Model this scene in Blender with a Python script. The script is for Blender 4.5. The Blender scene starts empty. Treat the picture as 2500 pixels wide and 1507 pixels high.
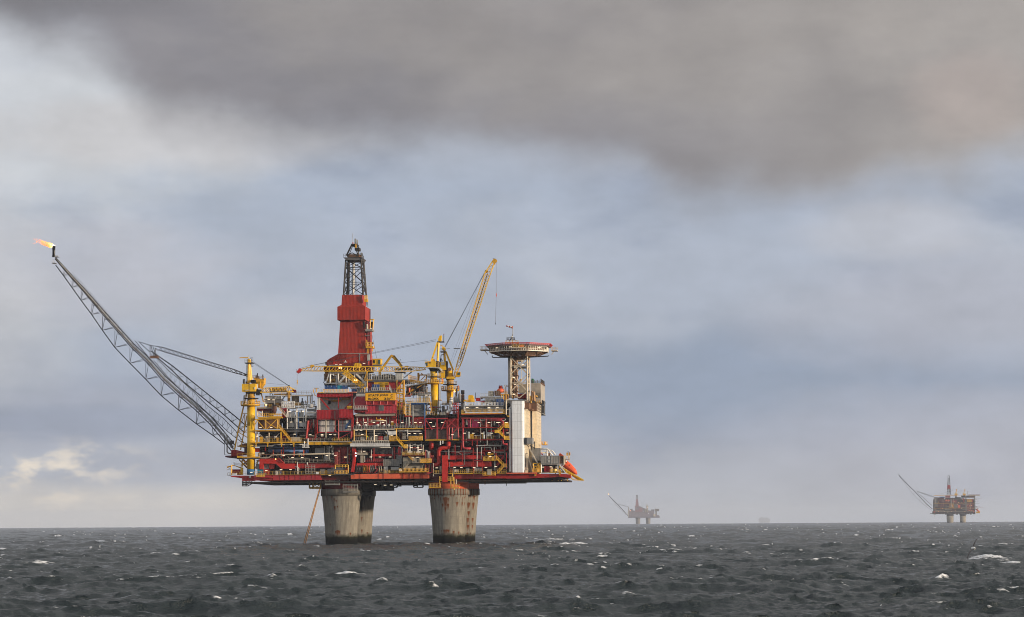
# North Sea production platform under a grey cloud bank - everything is built here in code
import bpy, math, random
import numpy as np
from mathutils import Vector, Matrix
R = math.radians
scene = bpy.context.scene
COL = scene.collection
rng = random.Random(7)

# ------------------------------------------------------------------ camera
CAMZ, FPX, CX, CY = 7.7, 5900.0, 1250.0, 753.5
PITCH, ROLL = math.atan(519.3 / 5900.0), -0.0064
CAMROT = Matrix.Rotation(R(90) + PITCH, 3, 'X') @ Matrix.Rotation(ROLL, 3, 'Z')
cam_d = bpy.data.cameras.new('camera')
cam_d.sensor_width = 36.0
cam_d.lens = FPX * 36.0 / 2500.0
cam_d.clip_start, cam_d.clip_end = 1.0, 60000.0
cam = bpy.data.objects.new('camera', cam_d)
COL.objects.link(cam)
cam.matrix_world = Matrix.Translation((0, 0, CAMZ)) @ CAMROT.to_4x4()
scene.camera = cam

def ray(px, py):
    return CAMROT @ Vector(((px - CX) / FPX, -(py - CY) / FPX, -1.0))
def on_sea(px, py, drop=0.0):
    d = ray(px, py); t = (drop - CAMZ) / d.z
    return Vector((0, 0, CAMZ)) + d * t

EARTH = 6371000.0

# ------------------------------------------------------------------ measuring frames and building sites
FR = {'A': (540, 850, 7.816), 'B': (540, 1030, 7.816), 'C': (720, 850, 7.816), 'D': (720, 1030, 7.816),
      'E': (960, 850, 7.816), 'G': (960, 1030, 7.816), 'H': (1150, 780, 7.816), 'I': (1180, 960, 6.188),
      'J': (760, 560, 4.015), 'K': (40, 550, 4.95), 'L': (300, 800, 4.368), 'M': (1000, 610, 5.712),
      'N': (720, 1150, 5.357), 'O': (2160, 1130, 8.735), 'P': (1460, 1180, 12.32), 'Q': (1300, 1060, 11.42),
      'S': (0, 0, 1.0), 'T': (540, 1080, 12.375)}
_fr = [0.0, 0.0, 1.0]
def fr(k):
    _fr[:] = FR[k]
def src(x, y):
    return _fr[0] + x / _fr[2], _fr[1] + y / _fr[2]

class Site:
    def __init__(self, loc, yaw):
        self.M = Matrix.Translation(loc) @ Matrix.Rotation(-yaw, 4, 'Z')
        self.inv = self.M.inverted()
        self.o = self.inv @ Vector((0, 0, CAMZ))
        self.r = self.inv.to_3x3()
YAW = R(5.5)
_w = on_sea(960, 1329)
_m = Matrix.Rotation(-YAW, 3, 'Z')
MAIN = Site(_w - _m @ Vector((0, 9, 0)), YAW)
SITE = [MAIN]
def P(x, y, Y):
    """point of the building at depth Y seen at (x, y) of the current measuring frame"""
    s = SITE[0]; d = s.r @ ray(*src(x, y)); t = (Y - s.o.y) / d.y
    return s.o + d * t

# ------------------------------------------------------------------ materials
MATS = {}
def _nodes(name):
    m = bpy.data.materials.new(name); m.use_nodes = True
    nt = m.node_tree
    return m, nt, nt.nodes['Principled BSDF'], nt.nodes.new, nt.links.new
def mat(key, col, rough=0.55, metal=0.0, var=0.25, rust=0.0, corr=0.0, panel=None, scale=0.6, streak=0.0, spec=0.3):
    m, nt, bs, N, L = _nodes(key)
    tc = N('ShaderNodeTexCoord'); vec = tc.outputs['Object']
    n1 = N('ShaderNodeTexNoise'); n1.inputs['Scale'].default_value = scale; n1.inputs['Detail'].default_value = 6
    n1.inputs['Roughness'].default_value = 0.65
    L(vec, n1.inputs['Vector'])
    mx = N('ShaderNodeMix'); mx.data_type = 'RGBA'
    lo = [c * (1 - var) for c in col]; hi = [min(0.92, c * (1 + var * 0.6)) for c in col]
    mx.inputs[6].default_value = (*lo, 1); mx.inputs[7].default_value = (*hi, 1)
    rp = N('ShaderNodeMapRange'); rp.inputs[1].default_value = 0.32; rp.inputs[2].default_value = 0.68
    L(n1.outputs['Fac'], rp.inputs[0]); L(rp.outputs[0], mx.inputs[0])
    out = mx.outputs[2]
    mp = N('ShaderNodeMapping'); mp.inputs['Scale'].default_value = (1.3, 1.3, 0.16)
    L(vec, mp.inputs['Vector'])
    def layer(color, lo_, hi_, sc, amt, vecsock, out):
        n = N('ShaderNodeTexNoise'); n.inputs['Scale'].default_value = sc; n.inputs['Detail'].default_value = 7
        n.inputs['Roughness'].default_value = 0.7
        L(vecsock, n.inputs['Vector'])
        r_ = N('ShaderNodeMapRange'); r_.inputs[1].default_value = lo_; r_.inputs[2].default_value = hi_
        r_.inputs[4].default_value = amt
        L(n.outputs['Fac'], r_.inputs[0])
        q = N('ShaderNodeMix'); q.data_type = 'RGBA'
        L(r_.outputs[0], q.inputs[0]); L(out, q.inputs[6]); q.inputs[7].default_value = (*color, 1)
        return q.outputs[2]
    if panel:
        sx = N('ShaderNodeSeparateXYZ'); L(vec, sx.inputs[0])
        ad = N('ShaderNodeMath'); ad.operation = 'ADD'; L(sx.outputs[0], ad.inputs[0]); L(sx.outputs[1], ad.inputs[1])
        cb = N('ShaderNodeCombineXYZ'); L(ad.outputs[0], cb.inputs[0]); L(sx.outputs[2], cb.inputs[1])
        br = N('ShaderNodeTexBrick'); br.offset = 0.0
        br.inputs['Scale'].default_value = 1.0
        br.inputs['Brick Width'].default_value = panel[0]; br.inputs['Row Height'].default_value = panel[1]
        br.inputs['Mortar Size'].default_value = panel[2]; br.inputs['Mortar Smooth'].default_value = 0.4
        L(cb.outputs[0], br.inputs['Vector'])
        br.inputs['Color1'].default_value = (0, 0, 0, 1); br.inputs['Color2'].default_value = (0.22, 0.22, 0.22, 1)
        br.inputs['Mortar'].default_value = (1, 1, 1, 1)
        mt = N('ShaderNodeMath'); mt.operation = 'MULTIPLY'; mt.inputs[1].default_value = panel[3]
        L(br.outputs['Color'], mt.inputs[0])
        q = N('ShaderNodeMix'); q.data_type = 'RGBA'
        L(mt.outputs[0], q.inputs[0]); L(out, q.inputs[6])
        q.inputs[7].default_value = (*(c * 0.32 + 0.01 for c in col), 1)
        out = q.outputs[2]
    if streak:
        out = layer([c * 0.35 + 0.012 for c in col], 0.5, 0.75, 1.1, streak, mp.outputs[0], out)
    if rust:
        out = layer((0.19, 0.065, 0.022), 0.56, 0.68, 1.6, rust, mp.outputs[0], out)
    L(out, bs.inputs['Base Color'])
    bs.inputs['Roughness'].default_value = rough; bs.inputs['Metallic'].default_value = metal
    bs.inputs['Specular IOR Level'].default_value = spec
    if corr:
        sx = N('ShaderNodeSeparateXYZ'); L(vec, sx.inputs[0])
        ad = N('ShaderNodeMath'); ad.operation = 'ADD'; L(sx.outputs[0], ad.inputs[0]); L(sx.outputs[1], ad.inputs[1])
        ml = N('ShaderNodeMath'); ml.operation = 'MULTIPLY'; ml.inputs[1].default_value = 2 * math.pi / corr
        L(ad.outputs[0], ml.inputs[0])
        sn = N('ShaderNodeMath'); sn.operation = 'SINE'; L(ml.outputs[0], sn.inputs[0])
        bp = N('ShaderNodeBump'); bp.inputs['Strength'].default_value = 0.4; bp.inputs['Distance'].default_value = 0.04
        L(sn.outputs[0], bp.inputs['Height']); L(bp.outputs[0], bs.inputs['Normal'])
    MATS[key] = m
    return m
def emit(key, col, strength):
    m, nt, bs, N, L = _nodes(key)
    bs.inputs['Base Color'].default_value = (*[c * 0.8 for c in col], 1)
    bs.inputs['Emission Color'].default_value = (*col, 1)
    bs.inputs['Emission Strength'].default_value = strength
    MATS[key] = m
    return m

mat('red', (0.34, 0.014, 0.013), 0.5, rust=0.25, streak=0.45)
mat('red_dark', (0.11, 0.006, 0.009), 0.6, rust=0.3, streak=0.5, spec=0.12)
mat('red_bright', (0.50, 0.020, 0.012), 0.5, streak=0.3, panel=(2.2, 2.4, 0.05, 0.5))
mat('red_pink', (0.38, 0.030, 0.040), 0.5, rust=0.2, streak=0.3)
mat('red_clad', (0.31, 0.024, 0.012), 0.6, var=0.22, corr=1.3, streak=0.45, rust=0.15)
mat('red_panel', (0.34, 0.010, 0.016), 0.55, var=0.12, corr=0.5, streak=0.2)
mat('red_rose', (0.42, 0.028, 0.045), 0.55, var=0.15, corr=0.5, streak=0.2)
mat('magenta', (0.48, 0.02, 0.11), 0.6, var=0.1)
mat('orange_steel', (0.72, 0.13, 0.055), 0.5, rust=0.35, streak=0.3)
mat('orange', (0.72, 0.105, 0.03), 0.4, var=0.12, streak=0.2)
mat('yellow', (0.68, 0.36, 0.010), 0.45, rust=0.35, streak=0.3)
mat('yellow_clean', (0.78, 0.45, 0.008), 0.45, var=0.14, streak=0.3, rust=0.22)
mat('yellow_dirty', (0.52, 0.27, 0.025), 0.6, rust=0.7, streak=0.4)
mat('yellow_rail', (0.50, 0.30, 0.04), 0.55, rust=0.5)
mat('white', (0.68, 0.68, 0.66), 0.5, rust=0.25, streak=0.35)
mat('white_tower', (0.82, 0.85, 0.87), 0.5, var=0.05, streak=0.18, panel=(1.15, 2.9, 0.06, 0.6), rust=0.18)
mat('white_clad', (0.60, 0.58, 0.54), 0.6, corr=0.7, rust=0.35, streak=0.4)
mat('cream', (0.86, 0.73, 0.52), 0.6, var=0.12, rust=0.35, streak=0.25, panel=(2.6, 2.7, 0.06, 0.4))
mat('cream_steel', (0.60, 0.52, 0.40), 0.55, rust=0.5, streak=0.3)
mat('cream_frame', (0.74, 0.68, 0.58), 0.5, rust=0.3)
mat('grey', (0.24, 0.24, 0.235), 0.55, rust=0.3, streak=0.35)
mat('grey_light', (0.42, 0.42, 0.40), 0.5, rust=0.3, streak=0.35)
mat('grey_dark', (0.10, 0.10, 0.105), 0.55, rust=0.25, spec=0.12)
mat('grey_clad', (0.26, 0.25, 0.235), 0.6, corr=0.6, rust=0.3, streak=0.3)
mat('grey_block', (0.40, 0.36, 0.31), 0.65, rust=0.2, streak=0.4, panel=(3.0, 3.2, 0.05, 0.35))
mat('galv', (0.27, 0.26, 0.24), 0.5, metal=0.2, rust=0.4)
mat('steel_dark', (0.028, 0.026, 0.026), 0.55, metal=0.2, rust=0.35, spec=0.12)
mat('black', (0.012, 0.012, 0.013), 0.7, var=0.3, spec=0.12)
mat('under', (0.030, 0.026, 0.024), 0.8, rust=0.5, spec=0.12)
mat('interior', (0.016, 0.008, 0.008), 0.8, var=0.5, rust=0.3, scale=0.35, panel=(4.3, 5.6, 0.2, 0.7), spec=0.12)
mat('blue', (0.02, 0.075, 0.24), 0.45, var=0.2, streak=0.3, corr=0.5)
mat('blue_pale', (0.08, 0.17, 0.36), 0.5, streak=0.5)
mat('blue_base', (0.03, 0.13, 0.27), 0.5, rust=0.3, streak=0.4)
mat('teal', (0.02, 0.24, 0.36), 0.5, streak=0.2)
mat('brown', (0.17, 0.085, 0.045), 0.7, rust=0.6, streak=0.4)
mat('brown_panel', (0.13, 0.085, 0.072), 0.8, var=0.45, streak=0.5, panel=(1.6, 2.2, 0.12, 0.8))
mat('rust_pipe', (0.10, 0.042, 0.03), 0.75, rust=0.5)
mat('tan_pipe', (0.36, 0.20, 0.09), 0.6, rust=0.5)
mat('tan', (0.36, 0.32, 0.25), 0.6, streak=0.35)
mat('cable', (0.05, 0.05, 0.055), 0.5)
mat('sign_yellow', (0.86, 0.42, 0.005), 0.5, var=0.06)
mat('sign_text', (0.02, 0.018, 0.015), 0.6)
mat('hivis', (0.55, 0.75, 0.04), 0.7, var=0.1)
mat('grn', (0.02, 0.12, 0.05), 0.6)
emit('lamp_white', (1.0, 0.82, 0.58), 1.25)
emit('lamp_warm', (1.0, 0.50, 0.16), 3.2)
emit('lamp_cool', (0.9, 0.95, 1.0), 2.2)
m, nt, bs, N, L = _nodes('glass')
bs.inputs['Base Color'].default_value = (0.03, 0.07, 0.065, 1); bs.inputs['Roughness'].default_value = 0.08
MATS['glass'] = m

# ------------------------------------------------------------------ mesh collector
class MB:
    def __init__(self):
        self.v, self.f, self.s = [], [], []
    def add(self, v, f, smooth=False):
        k = len(self.v); self.v += [tuple(p) for p in v]
        self.f += [tuple(i + k for i in q) for q in f]; self.s += [smooth] * len(f)
        return self
    def box3(self, x0, x1, y0, y1, z0, z1):
        x0, x1 = sorted((x0, x1)); y0, y1 = sorted((y0, y1)); z0, z1 = sorted((z0, z1))
        v = [(x0, y0, z0), (x1, y0, z0), (x1, y1, z0), (x0, y1, z0), (x0, y0, z1), (x1, y0, z1), (x1, y1, z1), (x0, y1, z1)]
        return self.add(v, [(3, 2, 1, 0), (4, 5, 6, 7), (0, 1, 5, 4), (1, 2, 6, 5), (2, 3, 7, 6), (3, 0, 4, 7)])
    def box(self, x0, y0, x1, y1, Y0, Y1):
        """box whose front face at depth Y0 spans the measured rectangle"""
        xc, yc = (x0 + x1) / 2, (y0 + y1) / 2
        return self.box3(P(x0, yc, Y0).x, P(x1, yc, Y0).x, Y0, Y1, P(xc, y1, Y0).z, P(xc, y0, Y0).z)
    def tube(self, p, q, r, n=6, r2=None, cap=True):
        p, q = Vector(p), Vector(q); d = q - p
        if d.length < 1e-5: return self
        d.normalize()
        a = d.orthogonal().normalized() if abs(d.z) > 0.99 else d.cross(Vector((0, 0, 1))).normalized()
        b = d.cross(a); r2 = r if r2 is None else r2
        v = []
        for c, rr in ((p, r), (q, r2)):
            for i in range(n):
                t = 2 * math.pi * (i + 0.5) / n
                v.append(c + a * (math.cos(t) * rr) + b * (math.sin(t) * rr))
        f = [(i, (i + 1) % n, n + (i + 1) % n, n + i) for i in range(n)]
        self.add(v, f, n > 5)
        if cap:
            k = len(self.v)
            self.f += [tuple(k - 2 * n + i for i in reversed(range(n))), tuple(k - n + i for i in range(n))]
            self.s += [False, False]
        return self
    def bar(self, p, q, w):
        return self.tube(p, q, w * 0.7071, 4)
    def ln(self, x0, y0, x1, y1, Y, w, Y2=None):
        return self.bar(P(x0, y0, Y), P(x1, y1, Y if Y2 is None else Y2), w)
    def pl(self, pts, Y, w, closed=False):
        q = [P(x, y, Y) for x, y in pts]
        for a, b in zip(q, q[1:] + (q[:1] if closed else [])):
            self.bar(a, b, w)
        return self
    def pipe(self, pts, r, n=8):
        """rounded pipe through 3-D points"""
        pts = [Vector(p) for p in pts]
        path = [pts[0]]
        for a, b, c in zip(pts, pts[1:], pts[2:]):
            u, w = (a - b), (c - b)
            k = min(r * 2.0, u.length * 0.45, w.length * 0.45)
            u, w = u.normalized() * k, w.normalized() * k
            for t in (0, 0.25, 0.5, 0.75, 1):
                path.append((b + u) * (1 - t) ** 2 + b * (2 * t * (1 - t)) + (b + w) * t * t)
        path.append(pts[-1])
        ring0 = None
        k = len(self.v); a = None
        for i, p in enumerate(path):
            d = (path[min(i + 1, len(path) - 1)] - path[max(i - 1, 0)]).normalized()
            if a is None:
                a = d.orthogonal().normalized()
            a = (a - d * a.dot(d))
            a = a.normalized() if a.length > 1e-4 else d.orthogonal().normalized()
            b = d.cross(a)
            for j in range(n):
                t = 2 * math.pi * j / n
                self.v.append(tuple(p + a * math.cos(t) * r + b * math.sin(t) * r))
        m_ = len(path)
        for i in range(m_ - 1):
            for j in range(n):
                self.f.append((k + i * n + j, k + i * n + (j + 1) % n, k + (i + 1) * n + (j + 1) % n, k + (i + 1) * n + j)); self.s.append(True)
        self.f += [tuple(k + j for j in reversed(range(n))), tuple(k + (m_ - 1) * n + j for j in range(n))]; self.s += [False] * 2
        return self
    def pp(self, pts, Y, r, n=8):
        return self.pipe([P(x, y, Y) for x, y in pts], r, n)
    def prism(self, pts, Y0, Y1):
        """measured outline at depth Y0 pushed back to Y1"""
        a = [P(x, y, Y0) for x, y in pts]
        if sum(p.x * q.z - q.x * p.z for p, q in zip(a, a[1:] + a[:1])) < 0: a.reverse()
        n = len(a)
        v = [(p.x, Y0, p.z) for p in a] + [(p.x, Y1, p.z) for p in a]
        f = [tuple(range(n)), tuple(reversed(range(n, 2 * n)))] + [(i, n + i, n + (i + 1) % n, (i + 1) % n) for i in range(n)]
        return self.add(v, f)
    def lathe(self, c, prof, n=24, sq=1.0):
        """profile of (radius, z) turned round the vertical through c"""
        c = Vector(c); v = []
        for r, z in prof:
            for i in range(n):
                t = 2 * math.pi * i / n
                v.append((c.x + math.cos(t) * r, c.y + math.sin(t) * r * sq, z))
        f = []
        for k in range(len(prof) - 1):
            for i in range(n):
                f.append((k * n + i, k * n + (i + 1) % n, (k + 1) * n + (i + 1) % n, (k + 1) * n + i))
        self.add(v, f, n > 8)
        m_ = len(prof) - 1; k0 = len(self.v) - n * len(prof)
        self.f += [tuple(k0 + i for i in reversed(range(n))), tuple(k0 + m_ * n + i for i in range(n))]; self.s += [False] * 2
        return self
    def cyl(self, x0, y0, x1, y1, Yc, n=20, x2=None, x3=None):
        """upright cylinder seen as the measured rectangle; Yc is the depth of its axis"""
        xa = (x0 + x1) / 2
        c = P(xa, (y0 + y1) / 2, Yc)
        r1 = (P(x1, y1, Yc).x - P(x0, y1, Yc).x) / 2
        r0 = r1 if x2 is None else (P(x3, y0, Yc).x - P(x2, y0, Yc).x) / 2
        return self.lathe(c, [(r1, P(xa, y1, Yc).z), (r0, P(xa, y0, Yc).z)], n)
    def ring(self, x0, x1, y, Yc, h=0.25, n=24, inner=None):
        xa = (x0 + x1) / 2; c = P(xa, y, Yc); r = (P(x1, y, Yc).x - P(x0, y, Yc).x) / 2
        return self.lathe(c, [(r * 0.93, c.z - h), (r, c.z - h * 0.3), (r, c.z)], n)
    def ringrail(self, x0, x1, y, Yc, h=1.15, w=0.09, n=16, a0=0, a1=360):
        xa = (x0 + x1) / 2; c = P(xa, y, Yc); r = (P(x1, y, Yc).x - P(x0, y, Yc).x) / 2 - 0.08
        q = [c + Vector((math.cos(R(a)) * r, math.sin(R(a)) * r, 0)) for a in np.linspace(a0, a1, n + 1)]
        for i in range(n):
            self.bar(q[i], q[i] + Vector((0, 0, h)), w)
            for k in (0.5, 1.0):
                self.bar(q[i] + Vector((0, 0, h * k)), q[i + 1] + Vector((0, 0, h * k)), w)
        return self
    def rail(self, p, q, h=1.15, w=0.10, step=1.4, kick=True):
        p, q = Vector(p), Vector(q); n = max(1, round((q - p).length / step)); up = Vector((0, 0, 1)); w *= 0.6
        for i in range(n + 1):
            a = p.lerp(q, i / n); self.bar(a, a + up * h, w)
        for k in (0.52, 1.0):
            self.bar(p + up * h * k, q + up * h * k, w)
        if kick: self.bar(p + up * 0.08, q + up * 0.08, w * 1.1)
        return self
    def rl(self, x0, y0, x1, y1, Y, h=1.15, w=0.10, step=1.4):
        return self.rail(P(x0, y0, Y), P(x1, y1, Y), h, w, step)
    def lattice(self, A, B, n, w, wc, flip=0):
        """square lattice: A, B are lists of four corner points at both ends"""
        A = [Vector(p) for p in A]; B = [Vector(p) for p in B]
        for i in range(4): self.bar(A[i], B[i], wc)
        for k in range(n):
            s, t = k / n, (k + 1) / n
            for i in range(4):
                j = (i + 1) % 4
                a, b, c, d = A[i].lerp(B[i], s), A[j].lerp(B[j], s), A[i].lerp(B[i], t), A[j].lerp(B[j], t)
                if (k + i + flip) % 2: self.bar(a, d, w)
                else: self.bar(b, c, w)
                if i % 2 == 0: self.bar(c, d, w)
        return self

# ------------------------------------------------------------------ objects
class Thing:
    pass
CUR = [None]
COUNT = {}
SPILL = {}
def tag(o, label=None, cat=None, group=None, kind=None):
    if label: o['label'] = label
    if cat: o['category'] = cat
    if group: o['group'] = group
    if kind: o['kind'] = kind
    return o
def T(name, label, cat, at, group=None, site=None):
    """a thing: an Empty at its base; at = point in the site's own metres"""
    o = bpy.data.objects.new(name, None); COL.objects.link(o)
    o.empty_display_size = 1.0
    o.matrix_world = SITE[0].M @ Matrix.Translation(at)
    tag(o, label, cat, group)
    CUR[0] = (o, Vector(at))
    return CUR[0]
def mesh_of(name, mb, material, off):
    me = bpy.data.meshes.new(name)
    ox, oy, oz = off
    me.from_pydata([(x - ox, y - oy, z - oz) for x, y, z in mb.v], [], mb.f)
    me.polygons.foreach_set('use_smooth', mb.s)
    me.materials.append(MATS[material])
    return me
def mk(name, material, mb, parent=None, label=None, thing=None):
    """a part of the current thing (or a sub-part of parent)"""
    root, off = thing or CUR[0]
    if parent is None:
        k = (root.name, name); COUNT[k] = COUNT.get(k, 0) + 1
        if COUNT[k] > 100:
            SPILL.setdefault((root.name, name, material), [thing or CUR[0], MB()])[1].add(mb.v, mb.f)
            return None
    o = bpy.data.objects.new(name, mesh_of(name, mb, material, off)); COL.objects.link(o)
    o.parent = parent or root
    if label: o['label'] = label
    return o
def spill():
    for (rn, name, material), (th, mb) in SPILL.items():
        o = bpy.data.objects.new('pipework' if 'pipe' in name else name, mesh_of(name, mb, material, th[1])); COL.objects.link(o)
        o.parent = th[0]; o['kind'] = 'stuff'
def solo(name, label, cat, material, mb, group=None, at=None):
    """a thing that is one mesh"""
    v = np.array(mb.v); c = at or ((v[:, 0].min() + v[:, 0].max()) / 2, (v[:, 1].min() + v[:, 1].max()) / 2, v[:, 2].min())
    o = bpy.data.objects.new(name, mesh_of(name, mb, material, c)); COL.objects.link(o)
    o.matrix_world = SITE[0].M @ Matrix.Translation(c)
    return tag(o, label, cat, group)
def each(name, material, mb, parent=None):
    """every loose piece of mb becomes a part of its own"""
    par = list(range(len(mb.v)))
    def root(i):
        while par[i] != i: par[i] = par[par[i]]; i = par[i]
        return i
    for f in mb.f:
        for i in f[1:]: par[root(i)] = root(f[0])
    grp = {}
    for f, sm_ in zip(mb.f, mb.s): grp.setdefault(root(f[0]), []).append((f, sm_))
    for fs in grp.values():
        ids = sorted({i for f, _ in fs for i in f}); mp_ = {i: k for k, i in enumerate(ids)}; q = MB()
        q.v = [mb.v[i] for i in ids]; q.f = [tuple(mp_[i] for i in f) for f, _ in fs]; q.s = [x for _, x in fs]
        mk(name, material, q, parent=parent)
# one-line parts
def bx(name, material, x0, y0, x1, y1, Y0, Y1, **k): return mk(name, material, MB().box(x0, y0, x1, y1, Y0, Y1), **k)
def ln(name, material, x0, y0, x1, y1, Y, w, **k): return mk(name, material, MB().ln(x0, y0, x1, y1, Y, w), **k)
def pp(name, material, pts, Y, r, n=8, **k): return mk(name, material, MB().pp(pts, Y, r, n), **k)
def rl(x0, y0, x1, y1, Y, material='yellow_rail', h=1.15, w=0.1, step=1.4, name='railing', **k):
    return mk(name, material, MB().rl(x0, y0, x1, y1, Y, h, w, step), **k)
def stair(x0, y0, x1, y1, Y, wd=1.1, material='yellow', **k):
    """flight of stairs between two measured points: stringers, treads, handrails"""
    m_ = MB(); a, b = P(x0, y0, Y), P(x1, y1, Y)
    for dy in (0, wd):
        o = Vector((0, dy, 0)); m_.bar(a + o, b + o, 0.26)
        m_.rail(a + o, b + o, 1.05, 0.09, 1.2, kick=False)
    n = max(3, int((b - a).length / 0.35))
    for i in range(1, n):
        p = a.lerp(b, i / n); m_.box3(p.x - 0.14, p.x + 0.14, p.y, p.y + wd, p.z - 0.03, p.z + 0.03)
    return mk('staircase', material, m_, **k)
# ------------------------------------------------------------------ sky, sun, haze
SUN_EL, SUN_AZ = R(7.5), R(-22.0)     # azimuth from +X towards the viewer
world = bpy.data.worlds.new('World'); scene.world = world; world.use_nodes = True
wt = world.node_tree; N, L = wt.nodes.new, wt.links.new
bg = wt.nodes['Background']
def fn(op, a, b=None, c=None):
    n = N('ShaderNodeMath'); n.operation = op
    for i, x in enumerate((a, b, c)):
        if x is None: continue
        if isinstance(x, (int, float)): n.inputs[i].default_value = x
        else: L(x, n.inputs[i])
    return n.outputs[0]
def sm(x, lo, hi, a=0.0, b=1.0):
    n = N('ShaderNodeMapRange'); n.interpolation_type = 'SMOOTHSTEP'
    L(x, n.inputs[0]); n.inputs[1].default_value = lo; n.inputs[2].default_value = hi
    n.inputs[3].default_value = a; n.inputs[4].default_value = b
    return n.outputs[0]
def noise(vec, scale, detail=5, rough=0.55):
    n = N('ShaderNodeTexNoise'); n.inputs['Scale'].default_value = scale; n.inputs['Detail'].default_value = detail
    n.inputs['Roughness'].default_value = rough; L(vec, n.inputs['Vector'])
    return n.outputs['Fac']
def mixc(f, a, b, blend='MIX'):
    n = N('ShaderNodeMix'); n.data_type = 'RGBA'; n.blend_type = blend
    if isinstance(f, (int, float)): n.inputs[0].default_value = f
    else: L(f, n.inputs[0])
    for i, x in ((6, a), (7, b)):
        if isinstance(x, tuple): n.inputs[i].default_value = (*x, 1)
        else: L(x, n.inputs[i])
    return n.outputs[2]
def lin(r, g, b):
    return tuple(((c / 255 + 0.055) / 1.055) ** 2.4 if c > 10 else c / 3294.6 for c in (r, g, b))
tc = N('ShaderNodeTexCoord'); dirv = tc.outputs['Generated']
sp = N('ShaderNodeSeparateXYZ'); L(dirv, sp.inputs[0])
az = fn('ARCTAN2', sp.outputs[0], sp.outputs[1])          # radians, 0 ahead, + to the right
el = fn('ARCSINE', sp.outputs[2])
def vec_of(kx, ky, ox=0.0):
    c = N('ShaderNodeCombineXYZ'); L(fn('MULTIPLY_ADD', az, kx, ox), c.inputs[0]); L(fn('MULTIPLY', el, ky), c.inputs[1])
    return c.outputs[0]
vA = vec_of(1.0, 1.6); vB = vec_of(1.0, 2.6, 3.1); vC = vec_of(1.0, 3.2, 7.7)
nA, nB, nC = noise(vA, 9, 4, 0.5), noise(vB, 17, 5, 0.5), noise(vC, 7, 4, 0.5)
nD = noise(vec_of(1.0, 1.3, 11.0), 24, 6, 0.5)
nE = noise(vec_of(1.0, 2.0, 21.0), 13, 5, 0.55)
# height of the open band under the cloud bank, as a curve over azimuth
cv = N('ShaderNodeFloatCurve'); c0 = cv.mapping.curves[0]
pts = [(-0.36, .24), (-.212, .203), (-.180, .196), (-.144, .171), (-.115, .166), (-.093, .160), (-.04, .1535), (0, .1525), (.04, .146),
       (.075, .1335), (.125, .1345), (.165, .138), (.212, .145), (0.36, .135)]
mp = lambda x: (x + 0.36) / 0.72
c0.points[0].location = (mp(pts[0][0]), pts[0][1] * 3); c0.points[1].location = (mp(pts[-1][0]), pts[-1][1] * 3)
for x, y in pts[1:-1]: c0.points.new(mp(x), y * 3)
cv.mapping.update()
L(fn('MULTIPLY_ADD', az, 1 / 0.72, 0.5), cv.inputs['Value'])
edge = fn('DIVIDE', cv.outputs[0], 3.0)
wob = fn('MULTIPLY', fn('SUBTRACT', nD, 0.5), 0.03)
wob2 = fn('MULTIPLY', fn('SUBTRACT', nA, 0.5), 0.02)
d = fn('ADD', fn('ADD', fn('SUBTRACT', el, edge), wob), wob2)
nF = noise(vec_of(1.0, 1.9, 41.0), 26, 9, 0.62)
nG = noise(vec_of(1.0, 1.5, 55.0), 11, 7, 0.6)
bank = sm(d, -0.018, 0.017)
# open band: pale blue-grey overcast with soft lighter and darker masses
rampn = N('ShaderNodeValToRGB'); cr = rampn.color_ramp
stops = [(-0.02, (186, 188, 195)), (0.012, (182, 186, 196)), (0.032, (168, 175, 190)), (0.055, (166, 176, 195)), (0.082, (173, 181, 197)), (0.11, (177, 185, 201)),
         (0.138, (172, 182, 200)), (0.17, (190, 196, 208)), (0.22, (198, 202, 210))]
cr.elements[0].position = 0; cr.elements[1].position = 1
for i, (e, c) in enumerate(stops):
    p = (e + 0.02) / 0.24
    el_ = cr.elements[0] if i == 0 else cr.elements[-1] if i == len(stops) - 1 else cr.elements.new(p)
    el_.position = p; el_.color = (*lin(*c), 1)
L(fn('MULTIPLY_ADD', el, 1 / 0.24, 0.02 / 0.24), rampn.inputs[0])
col = rampn.outputs[0]
col = mixc(sm(nA, 0.50, 0.72, 0, 0.55), col, lin(200, 204, 213))
col = mixc(sm(nB, 0.52, 0.74, 0, 0.55), col, lin(150, 160, 182))
# a slate patch to the right above the horizon, a warm glow low on the left, a paler left edge
def blob(a0, e0, ra, re, amt):
    x = fn('DIVIDE', fn('SUBTRACT', az, a0), ra); y = fn('DIVIDE', fn('SUBTRACT', el, e0), re)
    r2 = fn('ADD', fn('MULTIPLY', x, x), fn('MULTIPLY', y, y))
    r2 = fn('ADD', r2, fn('MULTIPLY', fn('SUBTRACT', nE, 0.5), 1.6))
    return sm(r2, 0.0, 1.0, amt, 0.0)
col = mixc(blob(0.105, 0.055, 0.13, 0.032, 0.8), col, lin(145, 159, 182))
col = mixc(blob(0.19, 0.085, 0.11, 0.03, 0.65), col, lin(186, 188, 200))
col = mixc(blob(-0.215, 0.045, 0.13, 0.02, 0.7), col, lin(163, 169, 186))
col = mixc(blob(-0.215, 0.073, 0.05, 0.03, 0.75), col, lin(187, 191, 200))
col = mixc(blob(-0.225, 0.155, 0.13, 0.06, 0.95), col, lin(209, 212, 217))
col = mixc(blob(-0.19, 0.105, 0.09, 0.03, 0.7), col, lin(196, 196, 205))
col = mixc(blob(-0.15, 0.158, 0.11, 0.018, 0.8), col, lin(206, 204, 206))
col = mixc(blob(-0.10, 0.075, 0.06, 0.022, 0.7), col, lin(186, 190, 201))
col = mixc(blob(-0.21, 0.068, 0.025, 0.012, 0.7), col, lin(156, 164, 182))
col = mixc(blob(-0.17, 0.041, 0.09, 0.009, 0.8), col, lin(152, 161, 181))
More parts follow.
